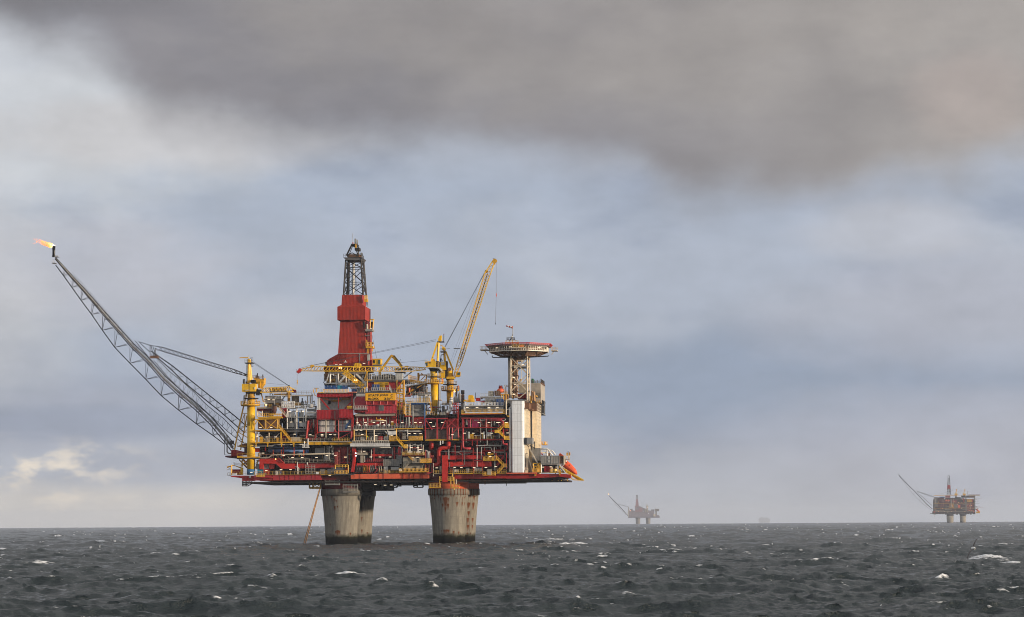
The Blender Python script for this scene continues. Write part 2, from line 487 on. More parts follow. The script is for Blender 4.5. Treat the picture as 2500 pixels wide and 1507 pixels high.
col = mixc(blob(-0.14, 0.024, 0.05, 0.010, 0.6), col, lin(165, 170, 184))
col = mixc(blob(-0.20, 0.006, 0.16, 0.015, 0.95), col, lin(222, 215, 206))
col = mixc(blob(-0.235, 0.10, 0.06, 0.06, 0.7), col, lin(206, 207, 212))
col = mixc(blob(0.18, 0.028, 0.13, 0.03, 0.55), col, lin(187, 188, 199))
nP = noise(vec_of(1.0, 2.4, 33.0), 46, 7, 0.58)
pf = fn('MULTIPLY', fn('MULTIPLY', sm(az, -0.135, -0.19), sm(fn('ABSOLUTE', fn('SUBTRACT', el, 0.018)), 0.021, 0.006)), sm(nP, 0.45, 0.66))
col = mixc(pf, col, lin(238, 227, 212))
col = mixc(blob(0.155, 0.118, 0.05, 0.016, 0.7), col, lin(197, 199, 208))
# the bank itself: mauve-grey, darker along its lower edge, warmer and paler to the right
bk = mixc(sm(nC, 0.35, 0.68), lin(135, 132, 137), lin(160, 156, 158))
bk = mixc(sm(d, 0.0, 0.05, 0.55, 0.0), bk, lin(140, 138, 146))
bk = mixc(blob(0.05, 0.205, 0.20, 0.045, 0.55), bk, lin(172, 165, 160))
bk = mixc(sm(az, -0.02, 0.24, 0, 0.75), bk, lin(178, 171, 166))
bk = mixc(blob(0.19, 0.170, 0.035, 0.022, 0.75), bk, lin(194, 181, 175))
bk = mixc(blob(-0.22, 0.215, 0.10, 0.016, 0.6), bk, lin(120, 118, 122))
bk = mixc(sm(nD, 0.35, 0.75, 0.0, 0.22), bk, lin(120, 116, 120))
def shade(c, fac, amt):
    k = sm(fac, 0.28, 0.72, 1 - amt, 1 + amt); cc_ = N('ShaderNodeCombineXYZ')
    for i in range(3): L(k, cc_.inputs[i])
    return mixc(1.0, c, cc_.outputs[0], 'MULTIPLY')
col = shade(shade(col, nF, 0.055), nG, 0.06)
bk = shade(shade(bk, nF, 0.045), nG, 0.05)
col = mixc(bank, col, bk)
# overhead and behind the viewer, unseen sky brightened to light the fronts and sea
hi = mixc(sm(nA, 0.40, 0.62), (0.42, 0.41, 0.41), (0.98, 0.97, 0.97))
col = mixc(sm(el, 0.235, 0.42), col, hi)
back = sm(sp.outputs[1], 0.10, -0.45)
bright = mixc(sm(nE, 0.42, 0.62), (0.50, 0.54, 0.61), (0.76, 0.74, 0.72))
col = mixc(fn('MULTIPLY', back, 0.95), col, bright)
sky = N('ShaderNodeTexSky'); sky.sky_type = 'NISHITA'; sky.sun_disc = False
sky.sun_elevation = SUN_EL; sky.sun_rotation = R(90) - SUN_AZ
sky.air_density = 1.0; sky.dust_density = 1.5
clear = mixc(1.0, sky.outputs[0], (0.10, 0.10, 0.10), 'MULTIPLY')
col = mixc(0.07, col, clear)
L(col, bg.inputs['Color']); bg.inputs['Strength'].default_value = 1.0

sd = bpy.data.lights.new('sun', 'SUN'); sd.energy = 5.0; sd.angle = R(1.5); sd.color = (1.0, 0.82, 0.62)
so = bpy.data.objects.new('sun', sd); COL.objects.link(so)
so.rotation_euler = Vector((math.cos(SUN_EL) * math.cos(SUN_AZ), math.cos(SUN_EL) * math.sin(SUN_AZ), math.sin(SUN_EL))).to_track_quat('Z', 'Y').to_euler()

hm = bpy.data.materials.new('haze'); hm.use_nodes = True; ht = hm.node_tree
ht.nodes.remove(ht.nodes['Principled BSDF'])
pv = ht.nodes.new('ShaderNodeVolumePrincipled')
pv.inputs['Color'].default_value = (0.70, 0.77, 0.90, 1); pv.inputs['Density'].default_value = 4.5e-5; pv.inputs['Anisotropy'].default_value = 0.0
ht.links.new(pv.outputs[0], ht.nodes['Material Output'].inputs['Volume'])
MATS['haze'] = hm
hz = MB().box3(-26500, 26500, -26500, 26500, -62, 130)
ho = bpy.data.objects.new('haze', mesh_of('haze', hz, 'haze', (0, 0, 0))); COL.objects.link(ho)
tag(ho, 'thin pale haze over the sea that greys the far platforms', None, None, 'stuff')

# ------------------------------------------------------------------ sea
def tile(n, size, wind, wdir, amp, seed, cut):
    g = np.random.default_rng(seed)
    k = 2 * np.pi * np.fft.fftfreq(n, size / n); kx, ky = np.meshgrid(k, k, indexing='ij')
    kk = np.hypot(kx, ky); kk[0, 0] = 1
    Lw = wind * wind / 9.81
    ph = np.exp(-1 / (kk * Lw) ** 2) / kk ** 4 * np.exp(-(kk * cut) ** 2)
    cs = (kx * math.cos(wdir) + ky * math.sin(wdir)) / kk
    ph *= (0.07 + cs ** 6) * np.where(cs < 0, 0.35, 1); ph[0, 0] = 0
    h = np.sqrt(ph) * (g.standard_normal((n, n)) + 1j * g.standard_normal((n, n)))
    z = np.fft.ifft2(h).real; s = amp / z.std()
    z *= s
    dx = np.fft.ifft2(1j * kx / kk * h).real * s; dy = np.fft.ifft2(1j * ky / kk * h).real * s
    st = size / n
    jac = (1 + 1.1 * np.gradient(dx, st, axis=0)) * (1 + 1.1 * np.gradient(dy, st, axis=1)) - 1.21 * np.gradient(dx, st, axis=1) * np.gradient(dy, st, axis=0)
    return size, n, z, dx, dy, jac
def sample(t, x, y, ang):
    size, n = t[0], t[1]; c, s = math.cos(ang), math.sin(ang)
    u = ((x * c + y * s) / size % 1) * n; v = ((-x * s + y * c) / size % 1) * n
    i, j = u.astype(int) % n, v.astype(int) % n; fu, fv = u - np.floor(u), v - np.floor(v)
    i1, j1 = (i + 1) % n, (j + 1) % n
    o = []
    for a in t[2:]:
        o.append(a[i, j] * (1 - fu) * (1 - fv) + a[i1, j] * fu * (1 - fv) + a[i, j1] * (1 - fu) * fv + a[i1, j1] * fu * fv)
    z, dx, dy, jac = o
    return z, dx * c - dy * s, dx * s + dy * c, jac
t1 = tile(1024, 560.0, 7.6, -1.65, 0.40, 3, 0.4)
t2 = tile(1024, 173.0, 3.6, -2.55, 0.17, 5, 0.10)
t3 = tile(1024, 97.0, 2.1, -1.9, 0.085, 8, 0.05)
rr = [120.0]
while rr[-1] < 9800: rr.append(rr[-1] * (1.0023 if rr[-1] < 700 else 1.004))
rr = np.array(rr); aa = np.linspace(-0.27, 0.27, 1000)
rg, ag = np.meshgrid(rr, aa, indexing='ij')
X, Y = rg * np.sin(ag), rg * np.cos(ag)
z1, dx1, dy1, j1 = sample(t1, X, Y, 0.3)
z2, dx2, dy2, j2 = sample(t2, X, Y, 1.1)
z3, dx3, dy3, j3 = sample(t3, X, Y, 0.6)
f2 = np.clip(1.5 - rg / 2500, 0.3, 1); f3 = np.clip(1.3 - rg / 900, 0.1, 1)
q1, q2 = np.percentile(t1[5], (0.1, 1.1)); q3, q4 = np.percentile(t2[5], (0.15, 2.2))
foam = 1.05 * np.clip((q2 - j1) / (q2 - q1), 0, 1) ** 0.8 * np.clip((np.percentile(t2[5], 55) - j2) / 0.25, 0, 1)
foam = np.maximum(foam, 0.9 * np.clip((q4 - j2) / (q4 - q3), 0, 1) * np.clip((z1 - 0.16) * 5, 0, 1))
foam = np.where(rg > 500, foam * 1.12, foam)
Z = z1 + z2 * f2 + z3 * f3
# a darker swell rolling past the legs
for px, py, hw, cr_ in ((825, 1340, 235, 1.5), (1330, 1330, 70, 0.6)):
    c = on_sea(px, py); r0, a0 = c.length, math.atan2(c.x, c.y)
    Z += cr_ * np.exp(-((ag - a0) / (hw / FPX)) ** 4 - ((rg - r0 - 4 * np.sin(ag * 90)) / 2.4) ** 2)
# breakers seen in the photograph: (x, y, half width px, half height px, crest m)
BR = [(2408, 1371, 50, 12, .9), (2452, 1379, 44, 7, .5), (2374, 1386, 17, 4, .3), (1335, 1323, 45, 7, 2.0), (1440, 1333, 85, 3.5, .5), (1596, 1341, 14, 4, .5), (1745, 1342, 35, 4, .4),
      (1825, 1353, 12, 4, .4), (80, 1415, 75, 4, .3), (24, 1424, 9, 7, .7), (717, 1344, 19, 6, .6), (1080, 1335, 15, 5, .6), (716, 1482, 40, 8, 1.0), (850, 1414, 46, 3, .2),
      (938, 1428, 14, 6, .5), (670, 1431, 14, 6, .5), (935, 1405, 16, 4, .3), (550, 1482, 20, 5, .4), (375, 1476, 12, 5, .3), (305, 1447, 16, 3, .2), (248, 1330, 14, 4, .4),
      (100, 1376, 32, 4, .3), (1547, 1451, 18, 5, .4), (1495, 1412, 8, 4, .3), (1342, 1390, 15, 4, .2), (2300, 1419, 18, 8, .5), (2170, 1479, 8, 4, .4), (1935, 1458, 22, 2.5, .1),
      (1960, 1364, 25, 4, .2), (2070, 1429, 10, 3, .2), (1770, 1471, 28, 3, .2), (2337, 1317, 12, 3, .3), (2350, 1342, 8, 3, .3), (2490, 1337, 22, 3, .3), (1010, 1342, 14, 3, .3),
      (640, 1339, 20, 3, .3), (530, 1343, 14, 3, .2), (590, 1347, 12, 3, .2), (540, 1387, 30, 2.5, .1), (200, 1391, 40, 3, .2), (1165, 1394, 12, 4, .3), (1140, 1405, 12, 3, .3),
      (950, 1501, 10, 5, .3), (850, 1333, 30, 2, .25), (800, 1335, 16, 2, .2), (1110, 1333, 26, 2.5, .3), (1050, 1334, 14, 2, .2), (910, 1331, 14, 2, .2), (1700, 1313, 14, 3, .4), (2160, 1316, 10, 3, .3), (2054, 1324, 8, 5, .3), (2195, 1351, 12, 3, .2)]
for px, py, hw, hh, cr_ in BR:
    c = on_sea(px, py); r0 = c.length; a0 = math.atan2(c.x, c.y)
    r1 = on_sea(px, py - hh).length; r2 = on_sea(px, py + hh).length
    da = hw / FPX * 1.0; dr = max(min((r1 - r2) / 2, 5.0, 0.4 * da * r0 + cr_), 0.5) if hh < 11 else 9.0
    sel = np.where((np.abs(ag - a0) < 3 * da) & (np.abs(rg - r0) < 6 * dr))
    if len(sel[0]) == 0: continue
    u = (ag[sel] - a0) / da; w = (rg[sel] - r0 - dr * 0.7 * np.sin(u * 2.1 + px)) / dr
    Z[sel] += 0.75 * cr_ * np.exp(-u * u * 1.1 - w * w * 0.5)
    foam[sel] = np.maximum(foam[sel], (0.95 if hh > 11 else 0.9) * np.exp(-(u * u) ** 2 * 0.8 - np.where(w > 0, w * w * 2.2, w * w * 0.55)) * (0.7 + 0.6 * np.clip(z2[sel] * 3 + 0.4, 0, 1)))
fall = rg * rg / (2 * EARTH)
V = np.stack([X + 1.2 * dx1 + 1.15 * (dx2 * f2 + dx3 * f3), Y + 1.2 * dy1 + 1.15 * (dy2 * f2 + dy3 * f3), Z - fall], -1).reshape(-1, 3)
nr, na = rg.shape
idx = np.arange(nr * na).reshape(nr, na)
quads = np.stack([idx[:-1, :-1], idx[:-1, 1:], idx[1:, 1:], idx[1:, :-1]], -1).reshape(-1, 4)
# the rest of the sea, coarser, all round
rb = np.concatenate([[2.0], np.geomspace(20, 26000, 70)]); ab = np.linspace(0, 2 * np.pi, 181)[:-1]
rB, aB = np.meshgrid(rb, ab, indexing='ij')
VB = np.stack([rB * np.sin(aB), rB * np.cos(aB), -rB * rB / (2 * EARTH) - 3.2], -1).reshape(-1, 3)
ib = np.arange(rB.size).reshape(rB.shape) + len(V)
ibr = np.roll(ib, -1, axis=1)
qb = np.stack([ib[:-1], ibr[:-1], ibr[1:], ib[1:]], -1).reshape(-1, 4)
allV = np.concatenate([V, VB]).astype(np.float32); allQ = np.concatenate([quads[:, ::-1], qb[:, ::-1]]).astype(np.int32)
me = bpy.data.meshes.new('sea')
me.vertices.add(len(allV)); me.vertices.foreach_set('co', allV.ravel())
me.loops.add(allQ.size); me.loops.foreach_set('vertex_index', allQ.ravel())
me.polygons.add(len(allQ)); me.polygons.foreach_set('loop_start', np.arange(0, allQ.size, 4, dtype=np.int32))
me.update(calc_edges=True)
me.polygons.foreach_set('use_smooth', np.ones(len(allQ), bool))
at_ = me.attributes.new('foam', 'FLOAT', 'POINT')
at_.data.foreach_set('value', np.concatenate([np.clip(foam, 0, 1.3).ravel(), np.zeros(len(VB))]).astype(np.float32))
sm_ = bpy.data.materials.new('sea'); sm_.use_nodes = True; nt = sm_.node_tree; N2, L2 = nt.nodes.new, nt.links.new
bs = nt.nodes['Principled BSDF']
bs.inputs['Base Color'].default_value = (0.020, 0.030, 0.034, 1); bs.inputs['Roughness'].default_value = 0.22; bs.inputs['IOR'].default_value = 1.333
tc2 = N2('ShaderNodeTexCoord')
hsum = None
for sc, wgt, det in ((0.9, 1.0, 7), (3.2, 0.4, 5)):
    mp2 = N2('ShaderNodeMapping'); mp2.inputs['Rotation'].default_value = (0, 0, -0.8); mp2.inputs['Scale'].default_value = (1.0, 1.8, 1.0)
    L2(tc2.outputs['Object'], mp2.inputs['Vector'])
    n = N2('ShaderNodeTexNoise'); n.inputs['Scale'].default_value = sc; n.inputs['Detail'].default_value = det; n.inputs['Roughness'].default_value = 0.62
    L2(mp2.outputs[0], n.inputs['Vector'])
    q = N2('ShaderNodeMath'); q.operation = 'MULTIPLY'; q.inputs[1].default_value = wgt; L2(n.outputs['Fac'], q.inputs[0])
    if hsum is None: hsum = q.outputs[0]
    else:
        s_ = N2('ShaderNodeMath'); s_.operation = 'ADD'; L2(hsum, s_.inputs[0]); L2(q.outputs[0], s_.inputs[1]); hsum = s_.outputs[0]
bp = N2('ShaderNodeBump'); bp.inputs['Strength'].default_value = 0.9; bp.inputs['Distance'].default_value = 0.5
L2(hsum, bp.inputs['Height']); L2(bp.outputs[0], bs.inputs['Normal'])
fa = N2('ShaderNodeAttribute'); fa.attribute_name = 'foam'
fnz = N2('ShaderNodeTexNoise'); fnz.inputs['Scale'].default_value = 1.5; fnz.inputs['Detail'].default_value = 8; fnz.inputs['Roughness'].default_value = 0.72
mp3 = N2('ShaderNodeMapping'); mp3.inputs['Scale'].default_value = (0.55, 1.3, 1.0); L2(tc2.outputs['Object'], mp3.inputs['Vector']); L2(mp3.outputs[0], fnz.inputs['Vector'])
a1 = N2('ShaderNodeMath'); a1.operation = 'MULTIPLY_ADD'; a1.inputs[1].default_value = -2.9; a1.inputs[2].default_value = 1.4
L2(fnz.outputs['Fac'], a1.inputs[0])
a2 = N2('ShaderNodeMath'); a2.operation = 'ADD'; L2(fa.outputs['Fac'], a2.inputs[0]); L2(a1.outputs[0], a2.inputs[1])
mr = N2('ShaderNodeMapRange'); mr.inputs[1].default_value = 0.34; mr.inputs[2].default_value = 0.95; mr.inputs[4].default_value = 0.92; L2(a2.outputs[0], mr.inputs[0])
gt = N2('ShaderNodeMath'); gt.operation = 'MULTIPLY'; L2(mr.outputs[0], gt.inputs[0])
gs = N2('ShaderNodeMath'); gs.operation = 'GREATER_THAN'; gs.inputs[1].default_value = 0.02; L2(fa.outputs['Fac'], gs.inputs[0]); L2(gs.outputs[0], gt.inputs[1])
fd = N2('ShaderNodeBsdfDiffuse'); fd.inputs['Color'].default_value = (0.82, 0.83, 0.84, 1)
mxs = N2('ShaderNodeMixShader'); L2(gt.outputs[0], mxs.inputs[0]); L2(bs.outputs[0], mxs.inputs[1]); L2(fd.outputs[0], mxs.inputs[2])
L2(mxs.outputs[0], nt.nodes['Material Output'].inputs['Surface'])
me.materials.append(sm_)
sea = bpy.data.objects.new('sea', me); COL.objects.link(sea)
tag(sea, 'dark grey choppy sea with scattered whitecaps', None, None, 'structure')
# ------------------------------------------------------------------ the platform: legs and decks
PLAT = T('oil_platform', 'large red and yellow oil platform standing on four concrete legs in the foreground sea', 'oil platform', (0, 0, 0))
def leg(name, cx, Yc, top, prof, seed, lab, streaks=(), soot=None, blot=None):
    """concrete shaft: prof = [(radius, z)] from the sea bed up; streaks = (angle, z, width, length, strength)"""
    n, m_ = 160, 120
    prof = prof + [(prof[-1][0], prof[-1][1] + 1.5)]
    zs = np.linspace(prof[0][1], prof[-1][1], m_); rs = np.interp(zs, [p[1] for p in prof], [p[0] for p in prof])
    # smooth the taper
    for _ in range(12): rs[1:-1] = (rs[:-2] + rs[1:-1] * 2 + rs[2:]) / 4
    mb = MB(); mb.lathe((cx, Yc, 0), list(zip(rs.tolist(), zs.tolist())), n)
    o = mk(name, 'concrete', mb)
    v = np.array(mb.v); ang = np.arctan2(v[:, 1] - Yc, v[:, 0] - cx); z = v[:, 2]
    g = np.random.default_rng(seed); ru = np.zeros(len(v))
    for a, zt, w, ln_, s in streaks:
        da = np.abs((ang - a + np.pi) % (2 * np.pi) - np.pi) * 7.0
        dz = (zt - z) / ln_
        ru = np.maximum(ru, s * np.exp(-(da / (1.5 * w * (1.1 - 0.5 * np.clip(dz, 0, 1)))) ** 2) * np.where(dz < 0, np.exp(-(dz * ln_ / 0.15) ** 2), np.clip(1.15 - dz, 0, 1)))
    so_ = np.zeros(len(v))
    if soot:
        a0, a1, zb = soot
        lim = zb + np.interp(ang, [a0, a1], [0, 10.0]) + 1.6 * np.sin(ang * 47) * np.sin(ang * 23 + 1) + 0.8 * g.standard_normal(n)[None, :].repeat(m_, 0).ravel()
        so_ = np.clip((z - lim) / 2.2, 0, 1)
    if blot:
        so_ = np.maximum(so_, blot[2] * np.exp(-((ang - blot[0]) * 7 / 1.5) ** 2 - ((z - blot[1]) / 2.2) ** 2)); so_ = np.maximum(so_, 0.45 * np.clip((z - 12.5 + np.sin(ang * 9)) / 5, 0, 1))  # sooty blotch, then deck shade painted as darkening towards the top
    for nm, arr in (('rust', ru), ('soot', so_)):
        at = o.data.attributes.new(nm, 'FLOAT', 'POINT'); at.data.foreach_set('value', arr.astype(np.float32))
    if lab: o['label'] = lab
    return o
m, nt, bs, N, L = _nodes('concrete')
tcx = N('ShaderNodeTexCoord'); vv = tcx.outputs['Object']
def _nz(sc, det, scale=(1, 1, 1)):
    mp_ = N('ShaderNodeMapping'); mp_.inputs['Scale'].default_value = scale; L(vv, mp_.inputs['Vector'])
    n = N('ShaderNodeTexNoise'); n.inputs['Scale'].default_value = sc; n.inputs['Detail'].default_value = det; n.inputs['Roughness'].default_value = 0.68
    L(mp_.outputs[0], n.inputs['Vector']); return n.outputs['Fac']
def _mr(x, a, b, c=0.0, d_=1.0):
    n = N('ShaderNodeMapRange'); n.inputs[1].default_value = a; n.inputs[2].default_value = b; n.inputs[3].default_value = c; n.inputs[4].default_value = d_
    L(x, n.inputs[0]); return n.outputs[0]
def _mix(f, a, b):
    n = N('ShaderNodeMix'); n.data_type = 'RGBA'; L(f, n.inputs[0])
    for i, x in ((6, a), (7, b)):
        if isinstance(x, tuple): n.inputs[i].default_value = (*x, 1)
        else: L(x, n.inputs[i])
    return n.outputs[2]
def _mth(op, a, b):
    n = N('ShaderNodeMath'); n.operation = op
    for i, x in enumerate((a, b)):
        if isinstance(x, (int, float)): n.inputs[i].default_value = x
        else: L(x, n.inputs[i])
    return n.outputs[0]
cc = _mix(_mr(_nz(0.25, 7), 0.3, 0.7), (0.185, 0.17, 0.142), (0.275, 0.255, 0.212))
cc = _mix(_mr(_nz(0.9, 6, (1.4, 1.4, 0.07)), 0.42, 0.72, 0, 0.75), cc, (0.085, 0.076, 0.062))          # vertical weathering
sxz = N('ShaderNodeSeparateXYZ'); L(vv, sxz.inputs[0])
band = _mth('FRACT', _mth('MULTIPLY', sxz.outputs[2], 0.42), 0.0)
cc = _mix(_mr(band, 0.90, 1.0, 0, 0.22), cc, (0.11, 0.10, 0.085))                                        # slip-form lifts
cc = _mix(_mr(_nz(2.2, 5, (1, 1, 0.6)), 0.63, 0.70, 0, 0.7), cc, (0.12, 0.10, 0.08))                    # pock marks
ra = N('ShaderNodeAttribute'); ra.attribute_name = 'rust'
rf = _mth('MULTIPLY', _mr(_mth('ADD', ra.outputs['Fac'], _mth('MULTIPLY', _mth('SUBTRACT', _nz(2.6, 6, (1, 1, 0.35)), 0.5), 0.9)), 0.15, 0.65), 1.0)
cc = _mix(_mth('MULTIPLY', rf, _mth('GREATER_THAN', ra.outputs['Fac'], 0.03)), cc, (0.12, 0.040, 0.015))
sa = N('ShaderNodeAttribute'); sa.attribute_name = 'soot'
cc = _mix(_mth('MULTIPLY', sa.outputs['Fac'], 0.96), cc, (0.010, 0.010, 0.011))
wz = _mth('ADD', sxz.outputs[2], _mth('MULTIPLY', _mth('SUBTRACT', _nz(0.5, 5), 0.5), 2.4))
cc = _mix(_mr(wz, 4.0, 2.6), cc, (0.014, 0.015, 0.007))                                                  # algae
cc = _mix(_mr(wz, 2.6, 1.6), cc, (0.005, 0.005, 0.005))
L(cc, bs.inputs['Base Color']); bs.inputs['Roughness'].default_value = 0.9; bs.inputs['Specular IOR Level'].default_value = 0.08
MATS['concrete'] = m

fr('N')
YF, YB = 9.0, 46.0
def width(xl, xr, y, Yc):
    a, b = P(xl, y, Yc), P(xr, y, Yc); return (a.x + b.x) / 2, (b.x - a.x) / 2, (a.z + b.z) / 2
# front legs: measured silhouettes at five heights
def leg_profile(rows, Yc):
    w = [width(*r, Yc) for r in rows]; cx = sum(q[0] for q in w) / len(w)
    return cx, [(w[0][1] * 0.985, -8.0)] + [(q[1], q[2]) for q in w]
FL = [(405, 812, 968), (402, 815, 880), (392, 826, 700), (378, 840, 520), (365, 851, 400), (353, 860, 326)]
FRr = [(1812, 2222, 968), (1809, 2224, 860), (1799, 2232, 700), (1782, 2244, 520), (1768, 2254, 400), (1757, 2263, 316)]
def front(d): return -math.pi / 2 + d
cxl, pl_ = leg_profile(FL, YF)
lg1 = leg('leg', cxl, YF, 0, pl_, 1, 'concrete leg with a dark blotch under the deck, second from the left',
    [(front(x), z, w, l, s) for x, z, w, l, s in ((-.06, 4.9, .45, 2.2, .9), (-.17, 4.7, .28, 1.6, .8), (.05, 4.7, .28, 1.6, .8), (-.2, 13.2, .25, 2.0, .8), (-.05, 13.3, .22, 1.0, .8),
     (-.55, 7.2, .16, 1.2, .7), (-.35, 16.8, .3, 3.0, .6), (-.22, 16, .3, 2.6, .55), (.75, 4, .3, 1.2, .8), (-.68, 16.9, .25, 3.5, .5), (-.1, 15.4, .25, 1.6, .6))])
cxr, pr_ = leg_profile(FRr, YF)
g_ = np.random.default_rng(9)
st2 = [(front(x), z, w, l, s) for x, z, w, l, s in ((-.06, 15.9, .55, 5.0, 1.0), (-.22, 13.8, .24, 2.0, .95), (.08, 13.8, .3, 2.6, .95), (-.07, 12.4, .26, 2.0, .9), (.58, 14.3, .32, 1.8, .95), (.92, 14.3, .24, 1.8, .9), (1.15, 14.2, .2, 1.2, .8),
      (-.03, 4.9, .5, 1.6, .9), (-.17, 4.9, .3, 2.2, .85), (.1, 4.9, .3, 1.6, .85), (.42, 4.4, .35, 2.0, .8), (.78, 4.2, .25, 2.0, .8), (-.34, 4.8, .14, 2.2, .6), (-.68, 17, .25, 2.4, .7))]
st2 += [(front(a), 17.4 - 2.2 * g_.random() ** 2, .12 + .1 * g_.random(), .8 + 2.4 * g_.random(), .75) for a in np.linspace(-1.0, 1.2, 17)]
lg2 = leg('leg', cxr, YF, 0, pr_, 2, 'pale concrete leg with many rust streaks, third from the left', st2)
# rear legs share the section, seen behind to the right
def rear(xr, yr, prof):
    r = [q for q in prof]; b = P(xr, yr, YB); return b.x - float(np.interp(b.z, [q[1] for q in prof], [q[0] for q in prof]))
cxbl = rear(1036, 400, pl_); cxbr = rear(2392, 400, pr_)
lg3 = leg('leg', cxbl, YB, 0, pl_, 3, 'rear leg with a large black soot stain running down from its collar', [(front(.55), 13, .2, 2, .7), (front(.5), 9.5, .2, 2.2, .8), (front(.52), 5, .25, 2, .8), (front(.95), 4, .3, 1, .8)],
    soot=(front(0.1), front(1.2), 8.6))
lg4 = leg('leg', cxbr, YB, 0, pr_, 4, 'rear leg with long rust streaks behind the pale right leg',
    [(front(a), z, w, l, s) for a, z, w, l, s in ((.62, 14.4, .5, 2.8, 1), (.66, 11.3, .4, 2.4, .95), (.98, 14.4, .45, 3.4, 1), (.62, 8.9, .4, 2.6, .95), (.64, 6.4, .4, 2.4, .95), (1.0, 8.9, .4, 2.2, .9), (1.0, 6.4, .35, 2.2, .9),
     (.7, 17.8, .4, 2.4, .9), (.9, 18, .5, 2.0, .9), (1.0, 16.8, .4, 2.2, .9), (.6, 3.6, .3, 1, .8), (.85, 3.6, .25, 1, .8), (1.2, 17.6, .2, 2, .7))])
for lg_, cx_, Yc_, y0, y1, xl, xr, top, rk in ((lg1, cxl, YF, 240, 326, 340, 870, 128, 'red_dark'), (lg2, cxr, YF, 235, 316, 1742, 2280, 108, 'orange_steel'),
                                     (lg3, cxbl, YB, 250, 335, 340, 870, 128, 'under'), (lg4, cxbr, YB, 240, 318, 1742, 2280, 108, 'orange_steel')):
    r_ = width(xl, xr, y1, YF)[1]; z1_ = P(600, y1, Yc_).z if cx_ < cxr - 20 else P(2000, y1, Yc_).z
    z0_ = P(600, y0, Yc_).z if cx_ < cxr - 20 else P(2000, y0, Yc_).z
    zt_ = z0_ + 5.2
    c_ = MB().lathe((cx_, Yc_, 0), [(r_, z1_), (r_, (z1_ + z0_) / 2), (r_, z0_)], 160)
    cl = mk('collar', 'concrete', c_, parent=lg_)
    va = np.array(c_.v); an = np.arctan2(va[:, 1] - Yc_, va[:, 0] - cx_)
    for nm, arr in (('soot', np.clip((front(1.3) - an) * 4, 0, 1) if lg_ is lg3 else np.full(len(va), .4) if lg_ is lg1 else np.zeros(len(va))), ('rust', sum(.9 * np.exp(-(((an - front(t)) * 7) / (.12 + .2 * rng.random())) ** 2) * np.clip((va[:, 2] - z1_) * 0 + 1, 0, 1) for t in np.linspace(-1.3, 1.4, 17)) if cx_ > cxr - 20 else np.zeros(len(va)))):  # rear-left collar is sooty; even darkening of the front-left one is painted deck shade
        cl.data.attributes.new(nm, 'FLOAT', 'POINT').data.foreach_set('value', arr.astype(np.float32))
    mk('transition_section', rk, MB().lathe((cx_, Yc_, 0), [(r_ * 0.975, z0_), (r_ * 0.975, zt_)], 64), parent=lg_)
fr('N')
for dx in (0, 22):
    o_ = mk('riser_pipe', 'tan_pipe', MB().tube(P(322 + dx * 0.3, 235, 3.0 + dx * .05), P(112 + dx, 962, 3.0 + dx * .05), 0.17, 10))
    mk('wet_end', 'black', MB().tube(P(112 + dx, 962, 3.0 + dx * .05), P(100 + dx, 1004, 3.0 + dx * .05), 0.2, 10), parent=o_)

# ---- bottom girders and deck plates
fr('B')
def ribs(x0, x1, y0, y1, Y, n, material, seed=1):
    q = MB(); g = random.Random(seed)
    for i in range(n):
        x = x0 + (x1 - x0) * (i + 0.5 * g.random()) / n
        q.box(x, y0, x + 5, y1, Y - 0.12, Y)
    return q
o_ = bx('girder', 'red_pink', 632, 1022, 1905, 1112, 0, 1.4)
each('stiffener', 'red', ribs(980, 1900, 1024, 1110, 0, 9, 'red'), parent=o_)
mk('flange', 'red', MB().box(632, 1016, 1905, 1024, -0.25, 1.4).box(640, 1108, 1905, 1116, -0.2, 1.4), parent=o_)
mk('girder', 'red', MB().prism([(182, 1028), (632, 1028), (632, 1128), (400, 1128), (400, 1080), (290, 1064), (182, 1050)], 0.6, 2.4))
bx('girder', 'red_dark', 1905, 1030, 2440, 1108, 1.0, 2.0)
fr('D')
o_ = mk('girder', 'orange_steel', MB().prism([(1066, 1000), (1690, 990), (2428, 972), (2560, 972), (2560, 1080), (1700, 1088), (1066, 1092)], -0.6, 1.0))
fr('G')
bx('girder', 'orange_steel', 130, 974, 662, 1080, -0.6, 1.0)
o_2 = MB()
for x in (190, 318, 396, 528, 566): o_2.box(x, 976, x + 6, 1080, -0.75, -0.6)
fr('D')
for x in (1240, 1600, 1690, 2060, 2190): o_2.box(x, 992, x + 6, 1086, -0.75, -0.6)
each('stiffener', 'red', o_2, parent=o_)
mk('girder', 'red_dark', MB().prism([(430, 1020), (1010, 1010), (1070, 1090), (990, 1050), (430, 1112)], 1.6, 2.6))
fr('G')
bx('girder', 'red', 1170, 996, 2216, 1084, 0.0, 1.4)
bx('girder', 'red_dark', 662, 1000, 1170, 1086, 1.2, 2.4)
fr('I')
mk('girder', 'red', MB().prism([(345, 1216), (1262, 1222), (1262, 1262), (640, 1290), (345, 1292)], 0, 1.4))
mk('girder', 'red', MB().prism([(1150, 1218), (1320, 1230), (1316, 1284), (1150, 1262)], -0.4, 3))
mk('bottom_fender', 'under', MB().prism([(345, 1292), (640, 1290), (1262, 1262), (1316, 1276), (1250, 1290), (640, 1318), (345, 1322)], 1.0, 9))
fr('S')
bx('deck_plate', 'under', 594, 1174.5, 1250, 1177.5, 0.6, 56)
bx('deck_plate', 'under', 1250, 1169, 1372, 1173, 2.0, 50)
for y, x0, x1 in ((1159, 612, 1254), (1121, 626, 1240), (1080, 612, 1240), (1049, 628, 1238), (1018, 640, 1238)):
    bx('deck_plate', 'steel_dark', x0, y, x1, y + 2.6, 1.6, 54)
